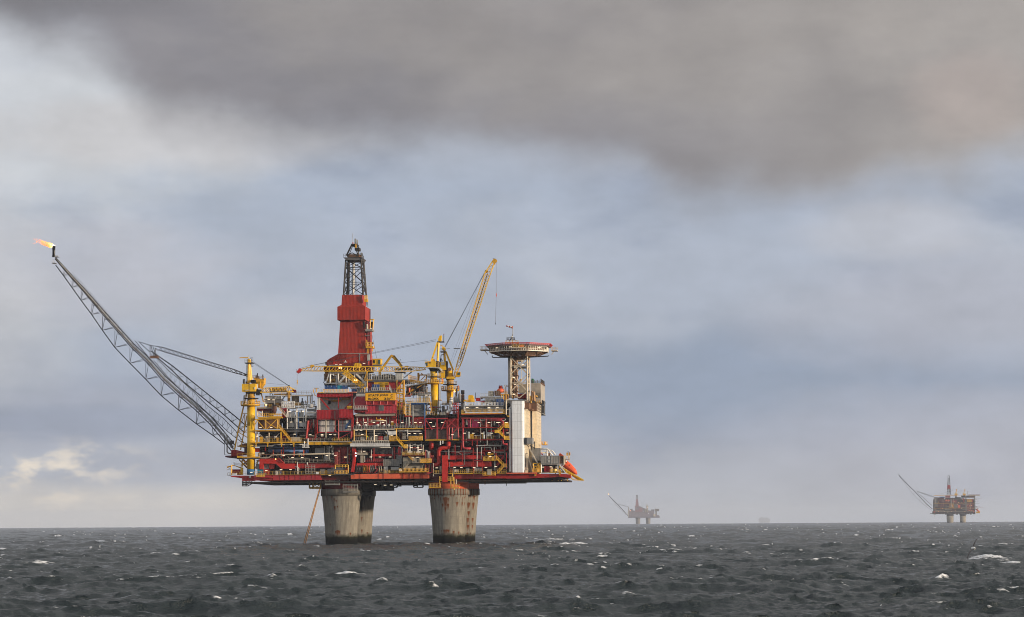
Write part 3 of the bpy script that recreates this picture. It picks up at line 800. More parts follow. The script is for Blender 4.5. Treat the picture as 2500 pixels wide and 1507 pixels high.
# solid heart of the modules behind the open fronts
fr('S')
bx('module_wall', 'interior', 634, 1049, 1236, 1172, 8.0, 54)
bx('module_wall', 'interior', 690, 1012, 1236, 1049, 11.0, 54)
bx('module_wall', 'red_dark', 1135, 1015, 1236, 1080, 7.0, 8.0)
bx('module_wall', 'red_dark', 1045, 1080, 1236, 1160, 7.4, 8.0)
# ------------------------------------------------------------------ left modules (parts of the platform)
CUR[0] = PLAT
fr('B')
# hanging frames and pipes under the deck
q = MB()
for x in (405, 432, 458, 486, 512): q.ln(x, 1128, x, 1228, 2.0, .22)
for y in (1160, 1195, 1226): q.ln(402, y, 516, y, 2.0, .25)
q.ln(512, 1170, 600, 1128, 2.0, .2).ln(512, 1222, 650, 1145, 2.0, .28).ln(480, 1180, 545, 1135, 2, .2)
mk('hanging_frame', 'steel_dark', q)
for x0, x1, y in ((960, 1060, 1172), (1130, 1250, 1168), (1530, 1640, 1170), (640, 820, 1150), (1300, 1480, 1160)):
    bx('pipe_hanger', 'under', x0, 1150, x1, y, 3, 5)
q = MB().pl([(1230, 1165), (1230, 1203), (1298, 1203), (1298, 1165)], 3, .25)
mk('hanging_frame', 'steel_dark', q)
fr('D')
q = MB()
for x in (280, 345, 492): q.ln(x, 1150, x, 1272, 5.0, .4)
q.ln(280, 1262, 500, 1262, 5, .7).ln(280, 1160, 500, 1160, 5, .4).ln(350, 1172, 420, 1250, 5, .2).ln(420, 1172, 350, 1250, 5, .2).ln(420, 1172, 490, 1250, 5, .2).ln(490, 1172, 420, 1250, 5, .2)
mk('hanging_frame', 'yellow_dirty', q)
def scaffold(x0, y0, x1, y1, Y, nx, ny, material='galv', w=.13):
    q = MB()
    for i in range(ny): q.ln(x0, y0 + (y1 - y0) * i / (ny - 1), x1, y0 + (y1 - y0) * i / (ny - 1), Y, w)
    for i in range(nx):
        x = x0 + (x1 - x0) * i / (nx - 1); q.ln(x, y0 - 6, x, y1 + 6, Y + .12, w * .8)
    return mk('scaffold', material, q)
scaffold(575, 1066, 852, 1205, 1.2, 4, 7)
bx('scaffold_deck', 'galv', 575, 1190, 852, 1204, 0.9, 2.4)
scaffold(918, 1195, 1198, 1352, 1.4, 6, 7)
bx('scaffold_deck', 'galv', 918, 1322, 1198, 1334, 1.2, 2.6)
scaffold(205, 825, 380, 985, -.3, 4, 6)
scaffold(1690, 720, 1995, 835, .2, 8, 7, w=.17)
scaffold(1990, 800, 2040, 990, .1, 2, 5)
scaffold(1945, 650, 2030, 790, .4, 5, 7, 'grey_light', .2)
fr('N')
q = MB()
for x0, x1, y0, y1 in ((1030, 1110, 190, 250), (1165, 1240, 150, 215), (1240, 1340, 150, 215), (1555, 1600, 140, 215), (1600, 1675, 140, 215)):
    q.pl([(x0, y0), (x1, y0), (x1, y1), (x0, y1)], 12, .35, True)
q.ln(1170, 215, 1240, 150, 12, .25).ln(1250, 155, 1340, 212, 12, .25).ln(1600, 170, 1675, 170, 12, .2)
each('hanging_bar', 'steel_dark', q)
for y, x0, x1, r in ((180, 1140, 1756, .32), (172, 1340, 1756, .18), (200, 1000, 1240, .3), (152, 1340, 1756, .2), (250, 900, 1130, .3)):
    mk('pipe', 'steel_dark', MB().tube(P(x0, y, 13), P(x1, y, 13), r, 8))
for x in (1365, 1385, 1345, 1128, 1096): ln('pipe_hanger', 'steel_dark', x, 130, x, 205 if x > 1200 else 262, 13, .35)
mk('hanging_deck', 'under', MB().box(880, 120, 1160, 250, 14, 40))
bx('cable_box', 'under', 1560, 140, 1598, 200, 12.5, 14)
ln('deck_beam', 'under', 1100, 128, 1756, 128, 20, 1.4)

# ---- far left: foot of the flare boom, brackets, small platforms
fr('B')
q = MB().prism([(75, 655), (300, 650), (300, 678), (120, 684), (75, 672)], 12, 26)
mk('boom_platform', 'red_dark', q)
each('boom_bracket', 'red', MB().prism([(190, 540), (270, 535), (500, 590), (500, 630), (300, 655), (190, 655)], 14, 16).prism([(190, 540), (270, 535), (500, 590), (500, 630), (300, 655), (190, 655)], 22, 24))
bx('bracket_beam', 'red_dark', 440, 410, 500, 640, 12, 14)
mk('bracket_beam', 'red_dark', MB().prism([(345, 440), (500, 410), (500, 560), (440, 500), (350, 480)], 10, 12))
mk('bracket_beam', 'red_dark', MB().ln(420, 720, 500, 820, 8, .6).ln(395, 840, 500, 740, 8, .35).ln(340, 720, 490, 880, 7, .35))
bx('walkway', 'yellow', 305, 458, 470, 474, 6, 9); rl(310, 458, 470, 455, 6)
bx('walkway', 'yellow_dirty', 300, 668, 730, 690, -.6, 2); bx('kick_plate', 'yellow', 303, 655, 412, 684, -.8, -.6)
rl(303, 668, 412, 668, -.7); rl(412, 668, 730, 665, -.4)
pp('pipe', 'tan', [(410, 695), (900, 688), (960, 640), (1010, 632), (2120, 607)], -.3, .22, 10)
ln('pipe', 'steel_dark', 300, 704, 740, 704, 0, .35)
bx('pipe_flange', 'grey_light', 2108, 590, 2144, 628, -.6, .2)
q = MB().ln(340, 715, 495, 860, 1, .22).ln(400, 715, 500, 800, 1, .2).ln(400, 720, 400, 860, 1.4, .3).ln(400, 820, 500, 820, 1.4, .18).ln(640, 900, 720, 730, 1.5, .28).ln(660, 800, 720, 720, 1.5, .2)
mk('bracing', 'yellow', q)
# lowest deck on the left
rl(185, 1018, 640, 1020, 0.3, step=1.1); rl(630, 1012, 1880, 1008, -.1, step=1.25)
bx('walkway', 'yellow', 672, 1010, 830, 1052, -1.6, -1.4); rl(672, 1050, 830, 1050, -1.6, step=.6, w=.16)
bx('walkway', 'red', 690, 1052, 970, 1078, -1.0, 0.2)
q = MB().pl([(125, 975), (185, 975), (185, 1026), (125, 1026)], 1, .14, True).ln(155, 975, 155, 1026, 1, .1)
mk('basket', 'galv', q)
bx('gear_box', 'grey_light', 530, 1030, 562, 1070, .1, .5)
bx('white_post', 'white', 282, 975, 296, 1018, .2, .6)
fr('T')
bx('machine_skid', 'red', 1265, 815, 1450, 1000, 1.0, 4); bx('machine_skid', 'grey_dark', 1310, 920, 1365, 1000, .8, 1.0)
bx('machine_skid', 'steel_dark', 1450, 850, 1625, 930, 1.8, 4); bx('machine_skid', 'white', 1640, 860, 1690, 1000, 1.2, 2)
bx('machine_skid', 'grey', 1700, 830, 1840, 990, 2.2, 4); bx('door', 'yellow_dirty', 1850, 860, 1900, 990, 2.1, 2.4)
# big red ducts of the left module
fr('B')
def duct(pts, Y, h, d, material='red_bright', n=None):
    """rectangular duct along measured centre line"""
    q = MB(); p = [P(x, y, Y) for x, y in pts]
    for a, b in zip(p, p[1:]):
        u = (b - a).normalized(); w = Vector((-u.z, 0, u.x)) * h / 2; e = u * h * .5
        a2 = a - (e if a is not p[0] else u * 0); b2 = b + (e * .0)
        v = []
        for y in (Y, Y + d):
            for c in (a2 - w, a2 + w, b2 + w, b2 - w): v.append((c.x, y, c.z))
        q.add(v, [(0, 3, 2, 1), (4, 5, 6, 7), (0, 1, 5, 4), (1, 2, 6, 5), (2, 3, 7, 6), (3, 0, 4, 7)])
    return mk('duct', material, q)
mk('duct', 'red_bright', MB().prism([(728, 708), (1100, 700), (1215, 808), (1390, 800), (1395, 895), (1150, 895), (1040, 800), (800, 798), (800, 905), (730, 905)], -.2, 2.4))
mk('duct', 'red_bright', MB().prism([(1390, 806), (1600, 800), (1600, 888), (1395, 890)], .3, 2.4))
bx('duct', 'red', 1600, 792, 2160, 884, .8, 3)
mk('duct', 'red_bright', MB().prism([(905, 815), (1025, 812), (1005, 900), (930, 900)], .8, 2))
pp('pipe', 'red', [(1090, 690), (1190, 780)], -.5, .2)
bx('machine_skid', 'grey', 805, 812, 905, 905, 1.2, 2.4); bx('machine_skid', 'grey', 660, 800, 728, 905, 1.2, 2.4)
bx('duct', 'red', 640, 500, 712, 575, 1.6, 4)
bx('tank', 'grey_clad', 700, 590, 760, 660, 2.5, 4)
# long blue vessels on level two
for y0, y1 in ((462, 508), (520, 585)):
    a, b = P(900, (y0 + y1) / 2, 3.2), P(1570, (y0 + y1) / 2, 3.2); r = (P(900, y0, 3.2).z - P(900, y1, 3.2).z) / 2
    mk('vessel', 'blue_pale', MB().tube(a, b, r, 18))
bx('gear_box', 'blue', 1610, 530, 1665, 600, 2.5, 4)
for x in (985, 1140, 1382, 1565): bx('post', 'orange_steel', x, 535, x + 16, 655, 1.8, 2.1)
for x, y0, y1 in ((1180, 455, 700), (835, 430, 560), (1385, 405, 560)): bx('post', 'red', x, y0, x + 13, y1, 1.2, 1.5)
bx('tank', 'grey', 1790, 500, 1965, 600, 3, 5)
for x in (1975, 2020, 2055, 2070): ln('pipe', 'grey_light', x, 470, x, 740, 1.6, .18)
bx('machine_skid', 'white', 1985, 640, 2030, 735, 1.8, 3)
rl(1210, 790, 2160, 770, .3, 'tan'); bx('walkway', 'red_dark', 1210, 785, 2160, 800, .3, 2)
pp('pipe', 'tan', [(1270, 660), (1290, 697), (1680, 697), (1690, 740)], .6, .12)
for x in (1455, 1640): ln('pipe', 'grey_light', x, 770, x, 1000 if x < 1500 else 860, .1, .24)
pp('pipe', 'grey_light', [(1400, 850), (1480, 880), (1470, 1010)], .2, .2); pp('pipe', 'grey_light', [(1380, 860), (1420, 880), (1415, 960)], .5, .16)
# yellow walkway of level three with brackets
fr('B')
bx('walkway', 'yellow', 555, 385, 1590, 405, -1.3, 2); rl(545, 388, 1120, 386, -1.3, step=.9); rl(1120, 386, 1590, 384, -1.1, step=1.0)
for x in (665, 885, 1150, 1383): mk('bracket', 'yellow', MB().prism([(x - 30, 402), (x + 30, 402), (x + 9, 425), (x + 7, 478), (x - 7, 478), (x - 9, 425)], -1.2, -.9))
mk('girder', 'yellow', MB().box(1660, 382, 2480, 436, -.9, .3))
q = MB()
for x in (1790, 1930, 1944, 2080, 2250): q.box(x, 384, x + 6, 434, -1.05, -.9)
each('stiffener', 'yellow_dirty', q)
ln('walkway_edge', 'cream_steel', 1660, 378, 2480, 374, -1.0, .2)
rl(1590, 378, 2130, 376, -.6, 'tan'); rl(2130, 372, 2440, 372, -1.6, 'yellow_rail', step=.55, w=.12); bx('walkway', 'galv', 2150, 374, 2440, 388, -1.7, 0)
pp('pipe', 'grey_light', [(610, 466), (980, 462), (1010, 438), (1640, 432)], -.2, .2, 10)
bx('basket', 'white', 1545, 480, 1672, 497, -1.6, -.4); rl(1545, 490, 1672, 490, -1.6, 'white', 1.2, .12, .5)
for x in (1588, 1655): ln('post', 'white', x, 320 if x > 1600 else 370, x, 480, -1.5, .26)
# frame of white posts below the brown module (level four)
for x in (685, 912, 1140): ln('post', 'cream_steel', x, 200, x, 385, 1.5, .38)
for a in ((720, 215, 840, 345), (1110, 215, 1010, 330)): ln('brace', 'white', *a, 1.8, .3)
ln('beam', 'grey', 660, 292, 1130, 292, 1.4, .18)
bx('machine_skid', 'yellow', 735, 285, 790, 380, 1, 2.5); bx('machine_skid', 'yellow_dirty', 1050, 300, 1090, 380, 1, 2); bx('machine_skid', 'tan', 1330, 290, 1510, 375, .6, 3)
bx('machine_skid', 'white', 845, 305, 905, 380, 2.5, 3.5)
bx('duct', 'red', 1160, 280, 1225, 375, 3, 5)
# yellow framed exhaust module
bx('walkway', 'yellow_dirty', 625, 155, 1130, 180, -.8, 6)
fr('A')
bx('exhaust_house', 'brown', 700, 1360, 1100, 1540, 1.4, 7)
for x0, y0, x1, y1 in ((640, 1365, 640, 1545), (850, 1365, 850, 1545), (1100, 1345, 1095, 1545), (1075, 1345, 1070, 1545), (690, 1380, 830, 1545), (850, 1390, 950, 1470), (1060, 1360, 870, 1550), (920, 1450, 1080, 1540), (700, 1360, 640, 1470), (830, 1355, 850, 1440)):
    ln('truss_bar', 'yellow', x0, y0, x1, y1, -.4, .24)
ln('beam', 'yellow', 645, 1362, 1130, 1345, -.5, .35)
bx('walkway', 'yellow', 700, 1320, 1158, 1340, -.9, 4); rl(700, 1325, 1158, 1318, -.9, 'yellow', 1.35, .15, .75)
bx('kick_plate', 'yellow', 920, 1260, 1158, 1272, -1.0, -.9); bx('kick_plate', 'yellow', 920, 1300, 1158, 1326, -1.0, -.9)
bx('cladding', 'grey_clad', 800, 1190, 960, 1300, 2, 6)
q = MB(); a = P(870, 1262, 2.2); r = 1.25
mk('silencer', 'brown', MB().tube(P(800, 1250, 2.2), P(950, 1235, 2.2), 1.1, 16))
# red beam and white truss of the top left
bx('beam', 'red_dark', 680, 1155, 965, 1195, 1.0, 9); bx('walkway', 'tan', 680, 1130, 965, 1155, .6, 9); rl(690, 1138, 960, 1135, .6, 'yellow_rail', 1.1, .1, .8)
for a in ((690, 1195, 690, 1320), (785, 1195, 785, 1290), (700, 1200, 780, 1290)): ln('post', 'cream_steel', *a, 1.2, .34)
bx('beam', 'red', 1130, 1150, 1240, 1180, 2, 8); bx('post', 'red', 1160, 1180, 1245, 1330, 3, 7); pp('pipe', 'red', [(1190, 1330), (1190, 1200)], 1.8, .5, 10)
# white screened cabin and frames behind
bx('screen', 'white', 840, 910, 1140, 975, 4, 5); bx('screen_house', 'white_clad', 815, 975, 1150, 1050, 5, 9)
q = MB()
for y in (920, 945, 965): q.ln(835, y, 1145, y, 3.9, .1)
for i in range(12): q.ln(845 + i * 27, 908, 845 + i * 27, 975, 3.9, .1)
mk('screen_frame', 'white', q)
for x in (830, 1020, 1145): ln('post', 'white', x, 970, x, 1130, 4.5, .3)
bx('machine_skid', 'tan', 880, 1040, 1000, 1110, 6, 8); bx('machine_skid', 'yellow_dirty', 1030, 1040, 1110, 1130, 5, 7); bx('machine_skid', 'brown', 1100, 1060, 1160, 1140, 4, 6)
scaffold(1155, 1022, 1400, 1130, 2.4, 8, 5, 'white', .26)
bx('machine_skid', 'white', 1160, 1075, 1290, 1135, 3, 5); bx('machine_skid', 'red', 1325, 1055, 1395, 1120, 5, 6); bx('machine_skid', 'yellow_dirty', 1405, 1040, 1510, 1100, 5, 8)
# elevated cream walkway with tank below
bx('walkway', 'cream_steel', 1130, 900, 1725, 915, 6, 9); rl(1150, 890, 1720, 882, 6, 'yellow_rail', 1.2, .11, .9)
for x in (1280, 1305): ln('post', 'yellow_dirty', x, 840, x, 1020, 6, .4)
for x in (1650, 1700): ln('post', 'cream_steel', x, 905, x, 1060, 6.2, .3)
bx('walkway', 'yellow_dirty', 1000, 868, 1320, 890, 7, 9)
q = MB().ln(935, 835, 935, 900, 7, .25).ln(950, 835, 990, 905, 7, .25).ln(1280, 840, 1160, 990, 7, .3)
mk('brace', 'grey_dark', q)
c = P(1415, 1000, 9.0); mk('tank', 'tan', MB().lathe(c, [(1.1, c.z - 1.6), (1.35, c.z - .8), (1.35, c.z + 1.2), (.9, c.z + 1.7), (.2, c.z + 1.9)], 20))
mk('exhaust_pipe', 'black', MB().cyl(1520, 1020, 1580, 1140, 4, 12)); mk('exhaust_pipe', 'black', MB().cyl(1535, 955, 1558, 1022, 4, 10))
q = MB()
for x in (1728, 1742): q.ln(x, 870, x, 1060, 8, .1)
for i in range(14): q.ln(1728, 880 + i * 13, 1742, 880 + i * 13, 8, .08)
mk('ladder', 'grey_light', q)
for i, y in enumerate((1078, 1100, 1122)): mk('pipe', 'white', MB().tube(P(1648, y, 3), P(1780, y, 3), .17, 8))
# white and grey pipe skid tower
fr('A')
for x in (1260, 1440, 1615): ln('post', 'grey_light', x, 1140, x, 1545, .8, .32)
for y in (1145, 1320): ln('beam', 'grey_light', 1250, y, 1820, y, .7, .26)
rl(1250, 1320, 1400, 1320, .4, 'grey_light'); rl(1620, 1320, 1820, 1320, .4, 'white'); rl(1250, 1145, 1615, 1145, .4, 'white', .9); rl(1390, 1100, 1650, 1096, 2, 'white')
for x0, x1, y0, y1, k in ((1272, 1385, 1222, 1310, 'white'), (1490, 1560, 1222, 1310, 'grey_light'), (1285, 1385, 1420, 1510, 'grey_light'), (1490, 1600, 1420, 1500, 'white'), (1640, 1800, 1160, 1200, 'grey'), (1640, 1810, 1210, 1250, 'grey_light')):
    bx('pump_skid', k, x0, y0, x1, y1, 2, 4)
for x, y0, y1, k, r in ((1410, 1330, 1650, 'grey', .25), (1450, 1200, 1640, 'grey_dark', .3), (1475, 1200, 1600, 'blue_pale', .25), (1570, 1180, 1540, 'white', .14), (1300, 1150, 1400, 'grey_light', .12), (1435, 1340, 1700, 'blue_pale', .22), (1340, 1325, 1420, 'white', .12)):
    mk('pipe', k, MB().tube(P(x, y0, 1.5), P(x, y1, 1.5), r, 8))
for y in (1255, 1270, 1285): mk('pipe', 'white', MB().tube(P(1625, y, 1), P(1810, y, 1), .1, 6))
stair(1110, 1165, 1245, 1315, .2, 1.0, 'cream_steel'); rl(1060, 1168, 1110, 1165, .2, 'cream_steel')
fr('B')
for y, x0, x1 in ((130, 1160, 1640), (160, 1240, 1620), (185, 1240, 1640), (270, 1500, 1820), (235, 1790, 2230)):
    mk('pipe', 'grey' if y < 200 else 'tan', MB().tube(P(x0, y, 1.2), P(x1, y, 1.2), .15, 6))
stair(1110, 110, 1335, 385, -.6, 1.1, 'yellow')
bx('post', 'yellow', 1130, 190, 1155, 385, -.7, -.4)
# tall red posts of the bay beside the red module
mk('post', 'red', MB().prism([(1655, -20), (1680, -20), (1640, 330), (1612, 330)], .2, .7))
for x in (1690, 1730, 1795): ln('pipe', 'red', x, -60, x, 200, 2, .3)
pp('pipe', 'red', [(1660, 180), (1720, 80), (1800, -30)], .9, .25)
pp('pipe', 'tan', [(1760, -50), (1760, 120)], .6, .16)
bx('duct', 'red', 1650, 300, 1790, 350, 1.6, 4); bx('duct', 'red', 1840, 300, 1990, 360, 2.4, 4)
bx('machine_skid', 'steel_dark', 1870, 320, 2060, 372, 1.4, 3)
# ------------------------------------------------------------------ central red modules
CUR[0] = PLAT
fr('C')
# left red module: roof beam, open bay, screens
bx('cladding', 'white_clad', 430, 925, 1080, 1175, 4.5, 5.0)
bx('roof_beam', 'red_panel', 418, 858, 1100, 930, -.4, 9)
bx('walkway', 'cream_steel', 440, 838, 1175, 858, -1.0, 9); rl(350, 840, 540, 845, -.8, 'grey_light', 1.5, .12, .7)
bx('kick_plate', 'yellow', 540, 782, 1020, 790, -1.2, -1.1); rl(540, 840, 1020, 838, -1.1, 'yellow', 1.0, .17, .52); bx('kick_plate', 'yellow', 440, 846, 540, 860, -1.2, -1.0); bx('kick_plate', 'orange_steel', 1020, 836, 1180, 848, -1.2, -1.0)
q = MB().ln(350, 790, 375, 900, -.6, .2).ln(375, 900, 420, 920, -.6, .2).ln(350, 790, 350, 850, -.8, .2).ln(410, 765, 410, 850, -.8, .2).ln(365, 770, 455, 770, -.8, .15)
mk('bracket', 'yellow_dirty', q)
bx('post', 'white_clad', 430, 930, 478, 1180, .2, 1.2); bx('post', 'red', 822, 925, 838, 1165, .1, .6); bx('post', 'red', 1068, 925, 1110, 1180, -.2, 1.5)
mk('brace', 'red', MB().ln(490, 970, 660, 1168, .6, .5)); mk('brace', 'red', MB().ln(1085, 1020, 950, 1160, .6, .45))
mk('crane_beam', 'orange_steel', MB().prism([(500, 935), (620, 960), (680, 1000), (660, 1010), (500, 960)], 2, 2.6)); bx('crane_beam', 'orange_steel', 620, 930, 1060, 955, 2.2, 3); bx('crane_beam', 'yellow_dirty', 690, 985, 880, 1020, 3, 3.5); bx('crane_beam', 'yellow_dirty', 900, 955, 1050, 985, 2.6, 3)
bx('hoist', 'black', 630, 1000, 675, 1075, 2, 2.5)
bx('wind_wall', 'red_panel', 415, 1178, 845, 1345, -.5, .2); bx('wind_wall', 'red_panel', 845, 1165, 1105, 1330, -1.3, .2)
ln('pipe', 'grey_dark', 763, 1195, 763, 1360, -.8, .2)
bx('basket', 'yellow', 995, 1105, 1092, 1160, -1.0, -.9)
bx('beam', 'red', 415, 1345, 1110, 1362, -.4, 1)
bx('post', 'red', 415, 1360, 432, 1640, -.2, .6); bx('post', 'red', 1075, 1330, 1112, 1700, -.4, .6)
bx('cladding', 'white_clad', 460, 1385, 765, 1600, .8, 3); bx('cladding', 'white_clad', 835, 1385, 1075, 1600, 1.4, 3); bx('beam', 'white', 470, 1362, 705, 1378, .6, 1.2)
fr('D')
pp('pipe', 'grey_dark', [(440, -20), (450, 60), (490, 74), (900, 74)], .3, .12)
ln('pipe', 'tan', 590, -60, 590, 300, 0, .3); ln('pipe', 'red', 768, -60, 768, 180, .4, .3); ln('pipe', 'red', 830, -50, 830, 340, .1, .2); ln('pipe', 'red', 915, -60, 915, 180, .6, .16)
bx('beam', 'red', 415, 192, 835, 214, .2, 1); mk('valve', 'red', MB().lathe(P(765, 185, .2), [(.45, P(765, 200, .2).z), (.55, P(765, 185, .2).z), (.3, P(765, 165, .2).z)], 12))
pp('pipe', 'blue_pale', [(1060, -50), (1050, 20), (990, 60), (975, 140)], .5, .42, 10)
bx('machine_skid', 'grey_light', 1005, 95, 1070, 170, 1.5, 3)
mk('frame', 'red_pink', MB().pl([(832, 330), (832, 184), (1075, 184), (1065, 330)], -.6, .32).ln(840, 320, 1060, 205, -.6, .22))
ln('post', 'red', 250, -20, 215, 320, .2, .4)
for x in (385, 400): ln('pipe', 'red', x, 0, x, 320, .4, .2)
# centre red module with the name board: walls
fr('C')
bx('module_wall', 'red_rose', 1130, 925, 1345, 1230, -.6, 20); bx('module_wall', 'red_rose', 1340, 995, 1930, 1248, -1.4, 20)
bx('module_wall', 'grey_light', 1170, 870, 1345, 925, -.2, 14)
bx('duct', 'tan', 1150, 1250, 1910, 1296, -.9, 2); bx('module_wall', 'red', 1160, 1296, 1930, 1490, 1.2, 3)
q = MB()
for y in (1010, 1080): q.ln(1355, y, 1920, y, -1.9, .22)
for x in (1360, 1495, 1630, 1765, 1912): q.ln(x, 1005, x, 1085, -1.9, .2)
mk('screen_frame', 'red_pink', q); bx('screen', 'red', 1355, 1010, 1920, 1082, -1.75, -1.5)
bx('louvre', 'grey', 1598, 1095, 1700, 1192, -1.7, -1.4)
q = MB()
for i in range(7): q.ln(1600, 1102 + i * 13, 1698, 1102 + i * 13, -1.75, .1)
mk('louvre_blade', 'grey_dark', q)
pp('pipe', 'grey_light', [(1165, 930), (1125, 970), (1125, 1170)], -1.0, .17)
bx('walkway', 'grey_light', 1120, 1155, 1375, 1172, -1.8, -.5); rl(1120, 1160, 1375, 1160, -1.8, 'grey_light', 1.05, .15, .6)
pp('pipe', 'red', [(1150, 1205), (1400, 1210), (1400, 1180)], -1.6, .18); pp('pipe', 'red', [(1150, 1218), (1320, 1218)], -1.6, .12)
for x in (1185, 1310, 1390, 1630, 1745, 1810): ln('pipe', 'galv', x, 1310, x, 1500, .6, .24)
pp('pipe', 'cream_steel', [(1445, 1392), (1740, 1386)], -.2, .2); pp('pipe', 'yellow', [(1552, 1320), (1552, 1362), (1690, 1362)], .2, .1)
pp('pipe', 'cream_steel', [(1455, 1370), (1450, 1420)], -.1, .2)
bx('door', 'yellow', 1836, 1405, 1884, 1490, .8, 1.1)
# upper deck above the module
bx('module_wall', 'red', 1392, 640, 1930, 810, 2.4, 14); bx('shutter', 'yellow', 1508, 640, 1785, 710, 2.0, 2.4); bx('shutter', 'yellow', 1600, 715, 1718, 800, 1.9, 2.4)
bx('walkway', 'grey', 1462, 808, 1800, 826, -.6, 3); rl(1462, 810, 1800, 810, -.6, 'grey_light', 1.05, .14, .7); stair(1800, 755, 1850, 850, -.4, 1, 'grey_light')
bx('walkway', 'grey_dark', 1180, 835, 1940, 858, -.2, 10); rl(1200, 838, 1460, 838, -.2, 'galv', 1.1, .12, .8); rl(1850, 838, 1940, 838, -.2, 'galv', 1.1, .12, .8)
bx('roof_deck', 'grey_dark', 1380, 600, 2150, 640, 1.6, 20)
q = MB()
for x0, x1, k in ((1400, 1620, 0), (1640, 1900, 0), (1920, 2090, 1)):
    pass
rl(1390, 605, 1920, 605, 1.4, 'galv', 2.3, .13, .6); rl(1920, 605, 2160, 605, 1.4, 'grey_light', 2.0, .13, .7)
bx('tank', 'black', 1650, 505, 1790, 600, 4, 7); bx('tank', 'black', 1800, 515, 1890, 600, 4, 7); bx('tank', 'grey_light', 1925, 480, 2040, 600, 3, 7); bx('tank', 'grey_dark', 1470, 540, 1640, 600, 5, 8)
bx('walkway', 'steel_dark', 1900, 455, 2100, 470, 3, 6); ln('brace', 'grey_dark', 2230, 455, 2080, 570, 3, .35); ln('brace', 'grey_dark', 2100, 455, 2100, 500, 3, .35)
# drilling substructure: white trusses under the derrick
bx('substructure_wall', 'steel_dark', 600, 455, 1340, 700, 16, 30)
bx('beam', 'white', 640, 450, 1340, 490, 7, 8); bx('beam', 'white', 570, 660, 1340, 680, 7, 8); bx('beam', 'white', 850, 688, 1340, 710, 6.6, 8)
mk('post', 'white', MB().cyl(812, 440, 840, 710, 6.5, 14))
for a, w in (((672, 440, 672, 665), .45), ((655, 480, 600, 650), .35), ((978, 510, 850, 660), .6), ((1165, 485, 1330, 655), .6), ((790, 520, 790, 700), .3), ((1140, 450, 1140, 620), .3), ((1030, 500, 1030, 660), .25), ((690, 500, 790, 530), .25), ((740, 470, 740, 530), .25), ((975, 540, 975, 660), .25)):
    ln('truss_bar', 'white', *a, 6.8, w)
rl(590, 655, 780, 655, 7.4, 'yellow', 1.1, .14, .5); rl(860, 655, 1010, 655, 7.4, 'yellow', 1.1, .14, .5)
q = MB().pl([(560, 490), (560, 640), (545, 660), (600, 700)], 7, .2).ln(575, 490, 555, 640, 7, .18).ln(560, 560, 620, 560, 7, .15).ln(555, 600, 620, 600, 7, .15)
mk('stair_cage', 'grey_dark', q); bx('machine_skid', 'brown', 570, 450, 640, 620, 9, 12); bx('floor_edge', 'black', 560, 680, 640, 712, 7.5, 12)
bx('machine_skid', 'steel_dark', 690, 545, 780, 610, 10, 12); bx('machine_skid', 'brown', 860, 600, 960, 655, 9, 12); bx('machine_skid', 'grey', 1060, 560, 1120, 650, 9, 12)
# yellow lattice stair beam leaning across the trusses, its post and foot
q = MB(); w_ = .55
a, b = P(930, 450, 2), P(1290, 730, 2); dn = Vector((.45, 0, .55))
q.lattice([a - dn, a + dn, a + dn + Vector((0, 1, 0)), a - dn + Vector((0, 1, 0))], [b - dn, b + dn, b + dn + Vector((0, 1, 0)), b - dn + Vector((0, 1, 0))], 14, .12, .24)
mk('lattice_arm', 'yellow_clean', q); bx('lamp_shelf', 'yellow_clean', 1100, 645, 1195, 662, 1.5, 2.5)
bx('post', 'yellow', 1362, 440, 1384, 610, 1.5, 2.1); bx('foot_plate', 'yellow', 1330, 603, 1476, 618, 1.2, 3); ln('brace', 'yellow', 1370, 460, 1330, 600, 1.5, .22)
mk('brace', 'yellow', MB().ln(1225, 850, 1320, 750, 0, .25).ln(1320, 750, 1360, 750, 0, .4)); ln('post', 'yellow', 1325, 755, 1325, 860, 0, .35); ln('post', 'yellow', 1352, 755, 1352, 860, 0, .2); ln('post', 'yellow', 1378, 620, 1378, 770, .2, .2)
bx('mast', 'grey', 1325, 640, 1355, 745, 1, 1.6)
bx('machine_skid', 'blue', 1080, 780, 1160, 830, 1, 3); bx('machine_skid', 'grey_dark', 1185, 760, 1300, 838, 2, 5); bx('walkway', 'yellow_dirty', 1060, 755, 1290, 770, 3, 5); rl(1060, 760, 1290, 758, 3, 'yellow_dirty', 1.2, .13, .6)
# yellow stair tower to the right of the board
for x in (1945, 2000, 2065, 2085): ln('post', 'yellow_dirty', x, 610 if x != 2000 else 850, x, 1260, .2, .3)
for y in (760, 860, 960, 1030, 1160): bx('walkway', 'yellow', 1935, y, 2090, y + 14, 0, 2.5); rl(1935, y, 2090, y, 0, 'yellow', 1.0, .12, .6)
for i, (y0, y1) in enumerate(((860, 760), (960, 860), (1030, 960), (1160, 1040))): ln('brace', 'yellow', 1945 if i % 2 else 2085, y0, 2085 if i % 2 else 1945, y1, .4, .2)
mk('brace', 'yellow', MB().ln(1935, 815, 2070, 615, -.3, .22)); mk('brace', 'grey_light', MB().ln(1970, 750, 2050, 650, .6, .2))
mk('brace', 'yellow_dirty', MB().prism([(1940, 1165), (2030, 1165), (1960, 1100), (1940, 1060)], .6, .9))
bx('fire_bottle', 'red', 1975, 640, 2005, 700, 2, 3)
